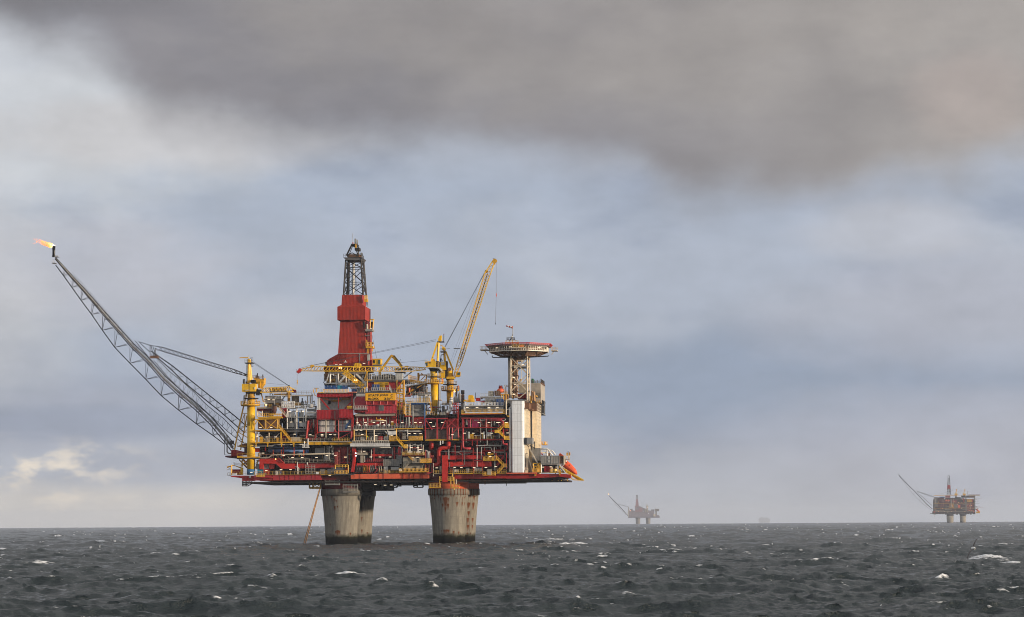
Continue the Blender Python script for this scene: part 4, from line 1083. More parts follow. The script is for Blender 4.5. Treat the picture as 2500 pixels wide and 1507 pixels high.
# gangway sloping to the crane and the dark drilling gear behind it
fr('E')
mk('gangway', 'galv', MB().prism([(205, 740), (640, 655), (640, 668), (215, 745)], 1, 2.4)); mk('railing', 'galv', MB().rl(215, 735, 640, 655, 1, 1.1, .1, .7))
mk('gangway', 'yellow_dirty', MB().prism([(290, 600), (610, 640), (640, 720), (330, 640)], 6, 9)); rl(290, 595, 470, 640, 6, 'yellow', 1.5, .2, .4)
bx('machine_skid', 'brown', 250, 740, 400, 900, 6, 9); bx('machine_skid', 'steel_dark', 330, 700, 560, 880, 8, 14); mk('pipe', 'steel_dark', MB().pp([(300, 900), (340, 800), (560, 690)], 5, .5, 10)); bx('machine_skid', 'grey_light', 480, 830, 540, 880, 5, 7)
for a, w, k in (((450, 730, 380, 880), .5, 'steel_dark'), ((240, 900, 380, 780), .3, 'yellow_dirty'), ((600, 690, 560, 860), .25, 'grey'), ((420, 820, 395, 850), .5, 'white'), ((310, 760, 310, 840), .4, 'orange_steel'), ((560, 700, 250, 880), .3, 'yellow_dirty')):
    ln('brace', k, *a, 4.5, w)
mk('frame', 'yellow', MB().pl([(480, 640), (500, 515), (640, 515), (625, 620)], 8, .4).ln(480, 475, 480, 640, 8, .5).ln(520, 620, 610, 530, 8, .25).ln(540, 480, 560, 515, 8, .4).ln(500, 515, 700, 515, 8, .3))
pp('pipe', 'orange_steel', [(230, 900), (330, 905), (350, 870)], 3.5, .2); pp('pipe', 'orange_steel', [(220, 925), (340, 925)], 3.5, .12)
bx('gangway', 'galv', 580, 840, 720, 865, 4, 6); rl(590, 855, 715, 835, 4, 'grey_light', 1.1, .11, .6)
# grey house beside the crane pedestal
bx('cladding', 'grey', 325, 1080, 592, 1300, -.3, 8); bx('cladding', 'grey_dark', 325, 1080, 592, 1150, -.5, -.3); ln('brace', 'grey_dark', 340, 1165, 590, 1260, -.5, .16); ln('brace', 'grey_dark', 590, 1165, 340, 1260, -.5, .16)
bx('roof_beam', 'blue', 330, 1052, 600, 1075, -.8, 8); bx('post', 'blue_pale', 588, 1075, 608, 1490, -.8, -.2)
bx('walkway', 'cream_steel', 270, 1022, 690, 1045, -1, 6); rl(270, 1030, 690, 1026, -1, 'yellow_rail', 1.15, .13, .6); rl(330, 905, 690, 900, 3, 'galv', 1.1, .12, .8); bx('roof_deck', 'galv', 455, 885, 690, 905, 2, 6)
for x in (480, 560, 620): bx('machine_skid', 'tan', x, 920, x + 45, 1020, 1.5, 3)
for x in (455, 685): ln('post', 'tan', x, 895, x, 1030, .8, .22)
for x, y0, r in ((250, 1060, .2), (298, 1070, .35), (376, 1090, .16)): mk('pipe', 'grey_light', MB().tube(P(x, y0, -1.2), P(x, 1500, -1.2), r, 8))
q = MB()
for x in (228, 322): q.ln(x, 1040, x, 1285, -1.6, .14)
for i in range(9): q.ln(228, 1050 + i * 29, 322, 1050 + i * 29, -1.6, .12)
mk('ladder', 'yellow', q); bx('foot_plate', 'red', 215, 1290, 340, 1310, -2, 0)
bx('module_wall', 'red', 330, 1312, 590, 1490, 1.0, 3); bx('module_wall', 'red_pink', 400, 1375, 575, 1480, .7, 1)
for x in (60, 105, 140, 195): ln('pipe', 'red' if x < 110 else 'grey', x, 1260, x, 1500, -.4, .2)
bx('door', 'yellow', 410, 1440, 455, 1500, .5, .8)
stair(690, 1000, 740, 1240, .8, .9, 'yellow_dirty'); rl(620, 1270, 790, 1275, -.8, 'tan', 1.1, .1, .7); bx('frame', 'yellow_dirty', 625, 1200, 710, 1210, .2, 1); ln('post', 'yellow_dirty', 628, 1205, 628, 1280, .2, .2); ln('post', 'yellow_dirty', 705, 1205, 705, 1280, .2, .2)
# red truss bay under the cranes
fr('G')
bx('beam', 'red_pink', 605, -72, 1030, -50, -1.2, 1.2); bx('module_wall', 'red', 1005, -60, 1215, 110, -.2, 6)
for x, y0, y1 in ((612, -60, 330), (835, -60, 330), (1030, -10, 350), (1235, -250, 300)): bx('post', 'red_pink' if x < 1000 else 'red', x - 10, y0, x + 10, y1, -1.4, -.8)
for a in ((618, -40, 740, 148), (1000, -30, 920, 148), (1030, 110, 1180, -60), (1060, -20, 1215, 110), (1068, 110, 1060, 350), (1128, 110, 1120, 350), (1235, 100, 1250, 300), (1110, 250, 1240, 100)):
    ln('brace', 'red_pink', *a, -1.3, .3)
ln('beam', 'red', 605, 128, 1240, 112, -1.1, .3)
bx('cladding', 'brown_panel', 620, 150, 1020, 335, -.6, 2); bx('cladding', 'grey_dark', 1140, 130, 1230, 340, 1, 3); bx('cladding', 'brown_panel', 1060, 150, 1130, 330, 2, 3)
bx('kick_plate', 'yellow', 610, 338, 1035, 356, -1.2, 2); mk('kick_plate', 'yellow', MB().prism([(1045, 325), (1250, 340), (1250, 352), (1100, 352), (1045, 345)], -1.2, 0))
rl(865, 115, 1000, 112, -.6, 'red_pink', 1.0, .1, .6); rl(720, -20, 820, -20, .2, 'red_pink', .9, .1, .5); rl(1045, 328, 1110, 328, -.8, 'grey_light', 1, .1, .5); rl(1250, 340, 1310, 340, -.6, 'yellow', 1, .1, .5)
# ------------------------------------------------------------------ middle decks (D) and right red module (G)
CUR[0] = PLAT
fr('D')
# walkway of level four with railings
bx('walkway', 'cream_steel', 1120, 134, 1900, 154, -1.4, 2); bx('walkway', 'yellow', 1898, 122, 2435, 140, -1.4, 2)
rl(1120, 138, 1900, 134, -1.4, 'grey', 1.15, .13, .55); rl(1898, 126, 2435, 122, -1.4, 'grey', 1.15, .13, .55)
for i, x in enumerate((1225, 1350, 1580, 1700, 1790)): mk('valve', 'white', MB().lathe(P(x, 70, 0), [(.3, P(x, 88, 0).z), (.55, P(x, 70, 0).z), (.35, P(x, 52, 0).z), (.1, P(x, 40, 0).z)], 10))
for x0, x1, y0, y1, k in ((1840, 1880, 10, 80, 'yellow'), (1900, 1960, 30, 85, 'grey'), (2290, 2335, 40, 115, 'yellow'), (2380, 2425, 20, 80, 'red_pink'), (1500, 1560, 60, 110, 'grey_light'), (2030, 2060, 30, 100, 'grey_dark'), (2100, 2150, 45, 105, 'red')):
    bx('machine_skid', k, x0, y0, x1, y1, .5, 2)
for x, y0, y1, k in ((1128, 150, 360, 'yellow'), (1360, 150, 340, 'yellow_dirty'), (1510, 130, 390, 'cream_steel'), (1770, 150, 350, 'grey_light'), (1935, 140, 360, 'yellow'), (2150, 150, 330, 'grey_light'), (1800, 240, 330, 'cream_steel')):
    ln('post', k, x, y0, x, y1, -1.2, .26 if k != 'cream_steel' else .34)
pp('pipe', 'grey_light', [(1380, 178), (1720, 176), (1750, 222), (1790, 225)], -.4, .2, 10); pp('pipe', 'grey_light', [(1900, 168), (2130, 166)], -.5, .2); pp('pipe', 'grey_light', [(1900, 182), (2430, 178)], -.8, .18); pp('pipe', 'grey', [(1400, 228), (1700, 228)], .2, .16)
bx('basket', 'white', 1785, 182, 1930, 248, -2.0, -1.9); rl(1785, 245, 1930, 245, -2, 'white', 1.2, .13, .3)
bx('walkway', 'yellow_dirty', 1148, 262, 1350, 274, -.8, 1); rl(1148, 264, 1350, 264, -.8, 'tan', .9, .1, .5)
bx('walkway', 'cream_steel', 1090, 356, 1810, 368, -1.4, 2); rl(1120, 356, 1800, 354, -1.2, 'galv', 1.1, .09, .9)
bx('module_wall', 'blue_pale', 2290, 178, 2440, 215, 2.4, 4); bx('machine_skid', 'blue_pale', 2295, 240, 2320, 300, 1.6, 2.2); bx('machine_skid', 'yellow', 2370, 240, 2440, 290, 1.6, 2.4); bx('machine_skid', 'grey', 2320, 215, 2440, 240, 1.8, 3)
for x in (2060, 2080, 2100): ln('pipe', 'grey_light', x, 215, x, 345, .4, .16)
for x in (2000, 2040): ln('pipe', 'brown', x, 180, x, 340, .8, .25)
for x0, x1, k in ((1250, 1335, 'grey_light'), (1395, 1420, 'yellow'), (1530, 1585, 'tan'), (1580, 1680, 'red'), (1430, 1470, 'grey_light'), (1700, 1760, 'grey')):
    bx('machine_skid', k, x0, 275, x1, 345, .8, 2.4)
for x in (1440, 1452, 1464): ln('pipe', 'grey_light', x, 270, x, 345, .4, .14)
bx('walkway', 'yellow', 1800, 350, 2180, 368, -1.4, 1); rl(1800, 352, 1940, 352, -1.5, 'yellow', 1.3, .2, .3); rl(2175, 348, 2435, 345, -1.5, 'yellow', 1.25, .2, .35); bx('walkway', 'yellow', 2175, 346, 2435, 356, -1.5, 1)
stair(1940, 325, 2085, 500, -1.6, 1.1, 'yellow_clean'); rl(2085, 503, 2145, 503, -1.6, 'yellow_clean', 1.2, .18, .35); bx('walkway', 'yellow', 2080, 498, 2145, 508, -1.6, 0)
# white pipe rack hanging in front
q = MB()
for y, w in ((425, .42), (440, .2), (455, .42), (468, .2)): q.ln(1058, y, 1812, y - 2, -2.0, w)
mk('pipe_rack', 'white', q)
q = MB()
for i in range(21): q.ln(1090 + i * 35, 372, 1090 + i * 35, 484, -1.8, .15)
q.ln(1058, 480, 1812, 474, -1.9, .15).ln(1090, 392, 1812, 388, -1.9, .12)
mk('rack_frame', 'galv', q)
# level two: red raker post, tan ventilator, red duct behind
mk('post', 'red_bright', MB().prism([(1090, 490), (1155, 490), (1160, 640), (1120, 960), (1065, 960), (1100, 700)], -.8, 1))
mk('brace', 'red_pink', MB().ln(1150, 560, 1075, 950, -1.0, .22))
bx('vent_hood', 'tan', 1180, 588, 1372, 634, -.2, 3); bx('vent_hood', 'tan', 1250, 640, 1298, 780, .2, 2); bx('vent_hood', 'tan', 1195, 540, 1270, 580, 1.4, 3)
bx('duct', 'red_bright', 1440, 616, 1865, 660, 1.2, 3); bx('duct', 'red', 1510, 700, 1700, 750, 1.4, 3); bx('duct', 'red_bright', 1180, 784, 1690, 850, .8, 3); bx('post', 'red', 1497, 505, 1514, 745, .4, .9)
bx('cladding', 'grey', 1510, 490, 1860, 610, 4.5, 6); rl(1340, 770, 1700, 766, .4, 'red_pink', 1.1, .1, .7)
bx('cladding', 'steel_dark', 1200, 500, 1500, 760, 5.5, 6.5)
for y in (540, 565, 590): ln('pipe', 'grey', 1520, y, 1850, y, 3.2, .14)
bx('post', 'red', 1970, 480, 2015, 645, .4, 1.2); bx('post', 'red', 1885, 490, 1912, 720, .8, 1.4); ln('beam', 'red', 1890, 600, 2040, 600, .4, .25)
pp('pipe', 'grey_light', [(1180, 490), (1215, 500), (1830, 490)], -.6, .13); pp('pipe', 'galv', [(1820, 455), (1990, 455), (2045, 500), (2050, 600)], -.6, .15)
for x, y0, y1 in ((1460, 530, 740), (1270, 500, 600), (1865, 500, 640), (1330, 650, 770)): ln('pipe', 'grey_light', x, y0, x, y1, .6, .2)
# red riser bundles left of the raker
for x in (765, 783, 800, 815, 840): ln('pipe', 'red', x, 500 if x > 830 else 570, x, 820, .2, .15)
for x in (870, 900, 930, 945, 975, 1035): ln('pipe', 'red', x, 480, x, 800, 1.4, .2)
ln('beam', 'red', 860, 782, 1060, 782, .6, .3); ln('pipe', 'galv', 1000, 480, 1000, 820, .2, .2)
bx('cladding', 'red_dark', 720, 470, 1060, 790, 3.5, 5); ln('beam', 'yellow_dirty', 1010, 618, 1080, 618, .6, .2)
for x, k in ((708, 'grey_light'), (840, 'grey_light')): mk('lamp_globe', 'white', MB().lathe(P(x, 560, -.2), [(.05, P(x, 572, -.2).z), (.22, P(x, 562, -.2).z), (.05, P(x, 550, -.2).z)], 8))
ln('pipe', 'grey', 708, 450, 708, 560, -.2, .1); pp('pipe', 'grey_light', [(640, 505), (695, 495), (695, 450)], .3, .16)
# lowest deck, centre: yellow frame, grey tank, railings, house with stairs
bx('tank', 'grey_dark', 690, 872, 950, 990, -.4, 3)
mk('frame', 'yellow', MB().pl([(768, 900), (768, 826), (1015, 822), (1015, 970)], -.8, .24).ln(768, 850, 1015, 850, -.8, .16).ln(840, 826, 840, 870, -.8, .16).ln(910, 826, 910, 870, -.8, .16).ln(960, 826, 960, 870, -.8, .16))
rl(760, 998, 1010, 996, -1.4, 'yellow', 1.15, .17, .5); bx('walkway', 'grey_dark', 760, 994, 1130, 1008, -1.5, 1); bx('walkway', 'yellow_dirty', 490, 1002, 762, 1016, -.4, 1); rl(490, 1004, 762, 1004, -.4, 'yellow_rail')
bx('machine_skid', 'tan', 480, 905, 570, 1000, 1, 3); bx('machine_skid', 'yellow_dirty', 575, 920, 610, 1000, .8, 1.4); bx('machine_skid', 'red', 960, 890, 1010, 960, -.2, 1); bx('machine_skid', 'grey', 620, 900, 690, 1000, .8, 2.4)
bx('machine_skid', 'white', 400, 955, 450, 1000, -.3, .2)
rl(1620, 972, 1700, 970, -.9); bx('machine_skid', 'grey_light', 1695, 855, 1770, 985, .2, 2); bx('machine_skid', 'grey_light', 1830, 860, 1990, 925, .5, 2.5); bx('machine_skid', 'steel_dark', 1770, 855, 1830, 985, .8, 2)
rl(1700, 985, 1990, 975, -.9, 'yellow_rail', 1.1, .13, .5)
mk('davit', 'red_pink', MB().ln(1540, 790, 1540, 900, -1, .2).ln(1520, 900, 1590, 900, -1, .2).ln(1520, 980, 1590, 905, -1, .2))
fr('G')
bx('deck_house', 'tan', 185, 672, 555, 785, -.6, 5); bx('deck_house', 'tan', 185, 785, 555, 905, -.5, 5)
bx('door', 'steel_dark', 392, 855, 442, 930, -.7, -.5); bx('window', 'steel_dark', 450, 690, 495, 765, -.75, -.6)
bx('walkway', 'steel_dark', 330, 786, 740, 800, -2.2, 0); rl(370, 785, 500, 785, -2.2, 'tan', 1.15, .13, .5); rl(510, 780, 725, 775, -2.3, 'yellow', 1.3, .2, .3); bx('kick_plate', 'yellow', 510, 768, 725, 782, -2.35, -2.2)
stair(185, 905, 335, 765, -1.8, 1, 'tan'); stair(240, 600, 370, 745, -1.8, 1, 'yellow_dirty')
bx('walkway', 'red_dark', 175, 640, 600, 655, -2.0, 2); rl(175, 640, 595, 638, -2.0, 'yellow_rail', 1.15, .15, .4)
rl(110, 955, 665, 950, -1.6, 'yellow', 1.2, .17, .45); bx('walkway', 'yellow_dirty', 105, 952, 670, 966, -1.7, 1); bx('gear_box', 'cream_steel', 110, 900, 158, 940, -1.9, -1.4)
bx('machine_skid', 'white', 290, 560, 355, 605, -.8, 1); bx('machine_skid', 'white', 445, 555, 515, 600, -.8, 1)
for x in (320, 470): ln('pipe', 'white', x, 440, x, 560, -.6, .2)
pp('pipe', 'grey_light', [(280, 470), (310, 440), (360, 460), (400, 430), (470, 460), (540, 430), (560, 600)], -.2, .14); pp('pipe', 'grey_light', [(600, 545), (660, 560), (665, 640), (690, 760)], -.6, .2)
bx('machine_skid', 'grey_light', 640, 600, 670, 720, -.4, 1); bx('machine_skid', 'grey_light', 675, 560, 700, 700, -.2, 1)
for a in ((265, 440, 265, 640), (575, 440, 575, 640), (410, 560, 410, 640), (620, 540, 620, 950), (700, 600, 700, 780)): ln('post', 'tan' if a[0] < 600 else 'red', *a, -1, .2)
ln('beam', 'red', 300, 495, 560, 500, -.6, .25); ln('beam', 'red_pink', 520, 800, 620, 785, -1.2, .25); mk('brace', 'red_pink', MB().prism([(610, 962), (750, 962), (690, 990), (660, 1000)], -1.4, -.8))
for x in (640, 665, 690, 735, 757): ln('pipe', 'red_dark' if x < 700 else 'red', x, 640 if x > 700 else 800, x, 970, -.2, .25)
ln('pipe', 'galv', 765, 790, 765, 1040, -1, .14)
# red ducts of the right module
def elbow_duct(pts, Y, r, material='red_bright'):
    return mk('duct', material, MB().pp(pts, Y, r, 12))
elbow_duct([(1060, 380), (1055, 500), (870, 500), (872, 815), (770, 825)], 0.2, .72)
bx('duct', 'red_bright', 932, 640, 1035, 1150, -1.6, .2)
elbow_duct([(1330, -40), (1332, 508), (1485, 510)], -1.0, .36, 'red_pink'); bx('duct', 'red_pink', 1314, -45, 1350, 110, -1.6, -.4)
elbow_duct([(1830, -30), (2092, -28), (2095, 110)], -1.2, .36, 'red_pink'); elbow_duct([(2095, 340), (2095, 430), (2180, 428)], -1.2, .36, 'red_pink'); elbow_duct([(2100, 120), (2100, 340)], -.6, .3, 'red')
bx('duct', 'red_bright', 1080, 640, 1670, 716, .6, 3); bx('duct', 'red_bright', 1040, 760, 1870, 855, -.2, 3); elbow_duct([(1100, 590), (1740, 595), (1745, 655)], 1.0, .3, 'red'); elbow_duct([(1700, 555), (2180, 548), (2185, 450)], .8, .36, 'red')
elbow_duct([(730, 370), (730, 535)], 1.2, .75, 'red'); bx('duct', 'magenta', 1505, -55, 1625, 100, -.4, 1); bx('duct', 'magenta', 1425, -40, 1470, 95, .2, 1)
elbow_duct([(1820, 178), (1960, 178)], -.6, .2, 'red_bright'); elbow_duct([(2140, 158), (2185, 160)], -.6, .2, 'red')
for x, y0, y1 in ((1180, 440, 740), (1320, 600, 760), (1508, 350, 460), (1525, 500, 1050), (1600, 340, 490), (1700, 640, 990), (1960, 600, 720), (2160, 590, 900)): bx('post', 'red', x - 7, y0, x + 7, y1, -1.2, -.8)
for y, x0, x1 in ((112, 1240, 2060), (345, 1300, 2200), (722, 1030, 1160), (738, 1540, 1710)): bx('beam', 'red', x0, y - 7, x1, y + 7, -1.4, -1)
mk('brace', 'red', MB().ln(2110, 660, 1980, 830, .4, .7).ln(1960, 660, 2110, 640, .6, .35).ln(1900, 560, 1960, 620, .6, .3))
for a in ((2000, 30, 2060, 110), (1300, -70, 1370, 30), (1390, -70, 1470, 30), (1480, -70, 1560, 30), (1620, -60, 1700, 30), (1750, 30, 1820, -60), (1980, -55, 2060, -10)): ln('brace', 'red_pink', *a, -1.2, .17)
for x in (1475, 1770, 2060): ln('post', 'red_pink', x, -60, x, 110, -1.2, .22)
ln('beam', 'red_pink', 1300, -70, 2130, -66, -1.3, .3)
pp('pipe', 'grey_light', [(1540, -30), (1750, -28), (1750, -60)], -.9, .12); pp('pipe', 'grey_light', [(1860, -24), (2130, -26), (2150, -60)], -1.4, .13)
pp('pipe', 'grey_light', [(1580, 456), (1790, 456), (1792, 350)], -1.2, .15); pp('pipe', 'grey', [(1790, 458), (2060, 462), (2065, 360)], -.9, .13); pp('pipe', 'grey_dark', [(1350, 540), (1358, 820), (1310, 838), (1145, 855), (1145, 1030)], -1.8, .14)
pp('pipe', 'grey', [(1200, 590), (1240, 580), (1290, 620), (1440, 615), (1520, 570)], -.4, .12); pp('pipe', 'grey', [(1700, 490), (1860, 490), (1890, 575), (2110, 583)], -.2, .12); pp('pipe', 'grey', [(920, 570), (1230, 565), (1420, 560)], -.3, .1)
pp('pipe', 'galv', [(1075, 770), (1080, 885), (1140, 885)], -1, .1); pp('pipe', 'steel_dark', [(2120, 500), (2130, 720), (2165, 790)], -.4, .2)
for x, y0, y1, k, w in ((1060, 530, 735, 'grey_light', .2), (1600, 470, 865, 'grey_light', .2), (1680, 480, 720, 'grey_light', .16), (1925, 490, 600, 'grey_light', .14), (1938, 630, 930, 'grey', .28), (1405, -60, 60, 'grey_light', .22), (1870, -70, 330, 'grey_light', .14), (1780, -60, 320, 'grey', .14),
                        (1665, -60, 100, 'grey', .22), (1928, -50, 70, 'grey', .24), (2008, 10, 110, 'grey', .14), (1440, 190, 320, 'grey_light', .4), (1730, 190, 320, 'grey_light', .42), (2020, 130, 310, 'grey_dark', .38), (1390, 180, 390, 'galv', .12), (1668, 120, 390, 'galv', .14), (900, 360, 440, 'white', .26), (945, 360, 420, 'white', .24), (1480, -40, 100, 'white', .12)):
    mk('pipe', k, MB().tube(P(x, y0, -1.0), P(x, y1, -1.0), w * .8, 8))
bx('machine_skid', 'yellow', 1470, 235, 1530, 320, -.4, .6); bx('machine_skid', 'yellow', 2140, 10, 2200, 70, -.8, 0); bx('machine_skid', 'yellow', 1690, 232, 1720, 320, 0, 1)
rl(1390, 325, 1650, 325, -.8, 'yellow_rail', 1, .1, .5); rl(1780, 325, 1910, 325, -.8, 'yellow_rail', 1.1, .12, .5); rl(1690, 105, 1860, 105, -.8, 'orange_steel', 1.2, .12, .4); scaffold(1785, 205, 1860, 270, -1.2, 3, 5, 'white', .14)
bx('machine_skid', 'red_dark', 1540, 260, 1660, 330, .4, 2); ln('pipe', 'white', 1550, 265, 1660, 265, -.6, .12)
# zigzag yellow stairs by the white tower
stair(2130, 60, 2010, 185, -2.2, 1.1, 'yellow_clean'); stair(1995, 175, 2120, 315, -2.0, 1.1, 'yellow_clean'); bx('kick_plate', 'yellow_clean', 1938, 168, 2010, 215, -2.4, -2.3); rl(1940, 215, 2010, 215, -2.4, 'yellow_clean', 1, .2, .3); rl(2130, 112, 2205, 112, -2.4, 'yellow_clean', 1.1, .2, .3); bx('walkway', 'yellow_clean', 2130, 105, 2205, 116, -2.4, -.6)
rl(2120, 338, 2208, 338, -2.4, 'yellow_clean', 1.15, .2, .3); bx('walkway', 'yellow_clean', 2120, 332, 2208, 344, -2.4, -.6)
stair(1965, 700, 2105, 845, -1.6, 1.1, 'yellow'); stair(1990, 980, 2110, 850, -1.8, 1.1, 'yellow'); rl(1720, 730, 1965, 728, -1.6, 'yellow', 1.15, .15, .45); bx('walkway', 'yellow', 1715, 726, 1965, 740, -1.6, 0); rl(2105, 862, 2165, 862, -1.8, 'yellow_dirty', 1.1, .14, .4); bx('walkway', 'tan', 2100, 858, 2165, 868, -1.8, 0)
bx('machine_skid', 'yellow_dirty', 1810, 610, 1860, 700, -.4, 1); bx('machine_skid', 'yellow', 1800, 605, 1905, 632, -.6, .2)
# lowest deck right
bx('walkway', 'yellow', 1050, 978, 2160, 990, -1.2, 1); rl(1045, 985, 1525, 980, -1.2, 'yellow_rail', 1.15, .13, .7); rl(1545, 982, 1710, 980, -1.2, 'yellow_rail', 1.15, .13, .7); rl(1945, 982, 2155, 980, -1.2, 'yellow_rail', 1.15, .13, .7)
rl(1710, 1020, 1950, 1018, -2.2, 'yellow', 1.15, .17, .45); bx('walkway', 'yellow', 1710, 1012, 1950, 1024, -2.2, -.8); bx('machine_skid', 'tan', 1795, 905, 1868, 1010, -2.4, -1); rl(770, 990, 920, 988, -1.2, 'yellow_rail', 1.15, .13, .6); bx('walkway', 'galv', 770, 984, 920, 998, -1.2, 1)
bx('machine_skid', 'grey_light', 1385, 890, 1445, 970, -.2, 1); bx('tank', 'tan', 885, 845, 920, 950, -.4, 1); bx('machine_skid', 'red_dark', 1080, 890, 1140, 975, .4, 2); bx('machine_skid', 'white', 1170, 910, 1250, 960, .6, 2); scaffold(1550, 885, 1700, 930, -.6, 3, 4, 'white', .14)
# yellow hanging cradles round the right leg
for x0, x1, y0, y1 in ((880, 935, 1050, 1118), (1040, 1145, 1050, 1118), (1098, 1260, 1200, 1262), (682, 905, 1195, 1252)):
    bx('walkway', 'yellow', x0, y1 - 10, x1, y1 + 6, -1.5, .5); rl(x0, y1 - 4, x1, y1 - 4, -1.5, 'yellow_rail', 1.2, .16, .5)
for a in ((885, 1040, 890, 1250), (1098, 1110, 1098, 1260), (1155, 1050, 1160, 1300), (1130, 990, 1130, 1110)): ln('post', 'yellow', *a, -1.3, .25)
ln('pipe', 'cream_steel', 1200, 1100, 1200, 1215, -1, .22)
# underside fittings on the right
fr('I')
bx('pipe_hanger', 'under', 275, 1318, 420, 1334, 4, 12); bx('pipe_hanger', 'under', 600, 1300, 720, 1316, 4, 8); ln('pipe', 'brown', 25, 1322, 25, 1380, 5, .32); ln('pipe', 'steel_dark', 350, 1334, 350, 1405, 5, .14)
mk('hanging_frame', 'black', MB().pl([(878, 1290), (878, 1312), (950, 1312), (950, 1290)], 2, .35))
for x in (1038, 1132, 1176, 1270): ln('fender_peg', 'yellow_dirty', x, 1288, x, 1326, 3, .36)
# top of the right module: grey cladding, decks, tanks
fr('E')
bx('cladding', 'grey_clad', 1375, 1105, 2100, 1195, .6, 9); bx('cladding', 'white_clad', 1800, 1130, 2100, 1195, .4, .6); bx('walkway', 'yellow', 1300, 1245, 2130, 1258, -1.4, 2); rl(1300, 1250, 2130, 1246, -1.4, 'yellow_rail', 1.3, .13, .42)
bx('beam', 'orange_steel', 1300, 1256, 2065, 1264, -1.5, 1); bx('walkway', 'grey', 1370, 1098, 2100, 1112, -.4, 9); rl(1375, 1100, 2095, 1098, -.4, 'white', 1.15, .14, .5)
bx('post', 'white', 1345, 1040, 1372, 1200, -.2, 1); ln('pipe', 'grey', 1380, 1160, 2000, 1160, .2, .12)
bx('walkway', 'galv', 1660, 925, 2060, 945, 3, 8); rl(1660, 925, 1900, 925, 3, 'grey_light', 1.0, .12, .6); scaffold(1750, 945, 2090, 1040, 2.6, 12, 6, 'grey', .16)
for x0, x1, y0, y1, k in ((1700, 1760, 1000, 1050, 'red_dark'), (1765, 1830, 975, 1050, 'brown'), (1845, 1900, 985, 1050, 'tan'), (1905, 1960, 1000, 1060, 'red_dark'), (1440, 1520, 1060, 1100, 'grey_light')): bx('machine_skid', k, x0, y0, x1, y1, 3, 5)
for y in (1015, 1030): ln('pipe', 'red', 1650, y, 1740, y, 2, .16)
ln('mast', 'steel_dark', 1572, 850, 1572, 970, 3, .14); bx('walkway', 'yellow_dirty', 2030, 880, 2190, 900, 4, 8); rl(2030, 885, 2185, 882, 4, 'yellow_dirty', 1.2, .14, .4)
for x in (2060, 2105, 2150): ln('post', 'yellow_dirty', x, 890, x, 1000, 4, .3)
pp('pipe', 'tan', [(2120, 880), (2120, 720), (2145, 700)], 4.5, .13); pp('pipe', 'brown', [(2150, 880), (2150, 740), (2165, 715), (2195, 735)], 4.5, .15)
pp('pipe', 'cream_steel', [(2155, 1270), (2155, 990), (2240, 985)], -1, .24, 10); bx('machine_skid', 'tan', 2165, 1000, 2235, 1050, 1, 3); bx('machine_skid', 'brown', 2120, 900, 2190, 980, 5, 8)
bx('module_wall', 'steel_dark', 2095, 1060, 2230, 1270, 4, 9); bx('walkway', 'grey_dark', 1290, 1040, 1345, 1250, 3, 8)
mk('brace', 'yellow', MB().prism([(2150, 1290), (2210, 1290), (2210, 1320)], -1.4, -1))
# gear between the crane pedestals
for x0, x1, y0, y1, k in ((925, 965, 1105, 1210, 'grey_dark'), (935, 1010, 1040, 1090, 'galv'), (910, 990, 1215, 1280, 'grey_light'), (1250, 1300, 1100, 1200, 'steel_dark'), (870, 900, 1180, 1260, 'steel_dark'), (1240, 1280, 1210, 1280, 'brown')): bx('machine_skid', k, x0, y0, x1, y1, 4, 6)
rl(930, 1085, 1020, 1085, 3, 'galv', 1.2, .12, .4); bx('walkway', 'yellow_dirty', 845, 985, 915, 998, 2, 4); ln('pipe', 'steel_dark', 865, 690, 865, 1230, 2, .22); ln('pipe', 'galv', 885, 660, 885, 1200, 2.4, .1); ln('pipe', 'galv', 905, 660, 905, 1000, 2.4, .1)
rl(845, 1280, 1005, 1275, -.6, 'tan', 1.0, .1, .5); scaffold(1140, 1050, 1240, 1250, -.6, 4, 4, 'red_pink', .24)
for a in ((1140, 1110, 1230, 1170), (1140, 1230, 1230, 1170), (1150, 1060, 1230, 1110)): ln('brace', 'red_pink', *a, -.7, .2)

# ---- fine pipework, valves and cabinets filling the bays between the decks
def clutter(frame, x0, y0, x1, y1, Ya, Yb, n, seed, mats):
    fr(frame); g = random.Random(seed)
    for i in range(n):
        Y = Ya + .6 + (Yb - Ya + 1) * g.random(); x = x0 + (x1 - x0) * g.random(); k = g.choice(mats); t = g.random()
        H = y1 - y0
        if t < .38:
            a = y0 + H * g.random() * .6; mk('pipe', k, MB().tube(P(x, a, Y), P(x, min(y1, a + H * (.3 + .7 * g.random())), Y), .06 + .12 * g.random(), 6))
        elif t < .62:
            y = y0 + H * g.random(); mk('pipe', k, MB().tube(P(x, y, Y), P(min(x1, x + 60 + 260 * g.random()), y, Y), .06 + .12 * g.random(), 6))
        elif t < .72:
            y = y0 + H * g.random(); w = 30 + 60 * g.random()
            mk('pipe', k, MB().pp([(x, y), (x + w, y), (x + w, y + H * .3)], Y, .08 + .08 * g.random(), 6))
        elif t < .86:
            h = H * (.15 + .35 * g.random()); mk('cabinet', k, MB().box(x, y1 - h, x + 12 + 40 * g.random(), y1, Y, Y + 1))
        else:
            y = y0 + H * g.random(); c = P(x, y, Y); r = .15 + .2 * g.random()
            mk('valve', k, MB().lathe(c, [(r * .3, c.z - r), (r, c.z - r * .4), (r, c.z + r * .4), (r * .3, c.z + r)], 8))
MX = ['grey_dark', 'grey', 'galv', 'steel_dark', 'red_dark', 'red_dark', 'brown', 'yellow_dirty', 'steel_dark', 'black', 'grey_light']
RX = ['red', 'red_dark', 'red_dark', 'grey_dark', 'galv', 'steel_dark', 'black', 'brown']
DX = ['steel_dark', 'grey_dark', 'grey', 'brown', 'red_dark', 'tan']
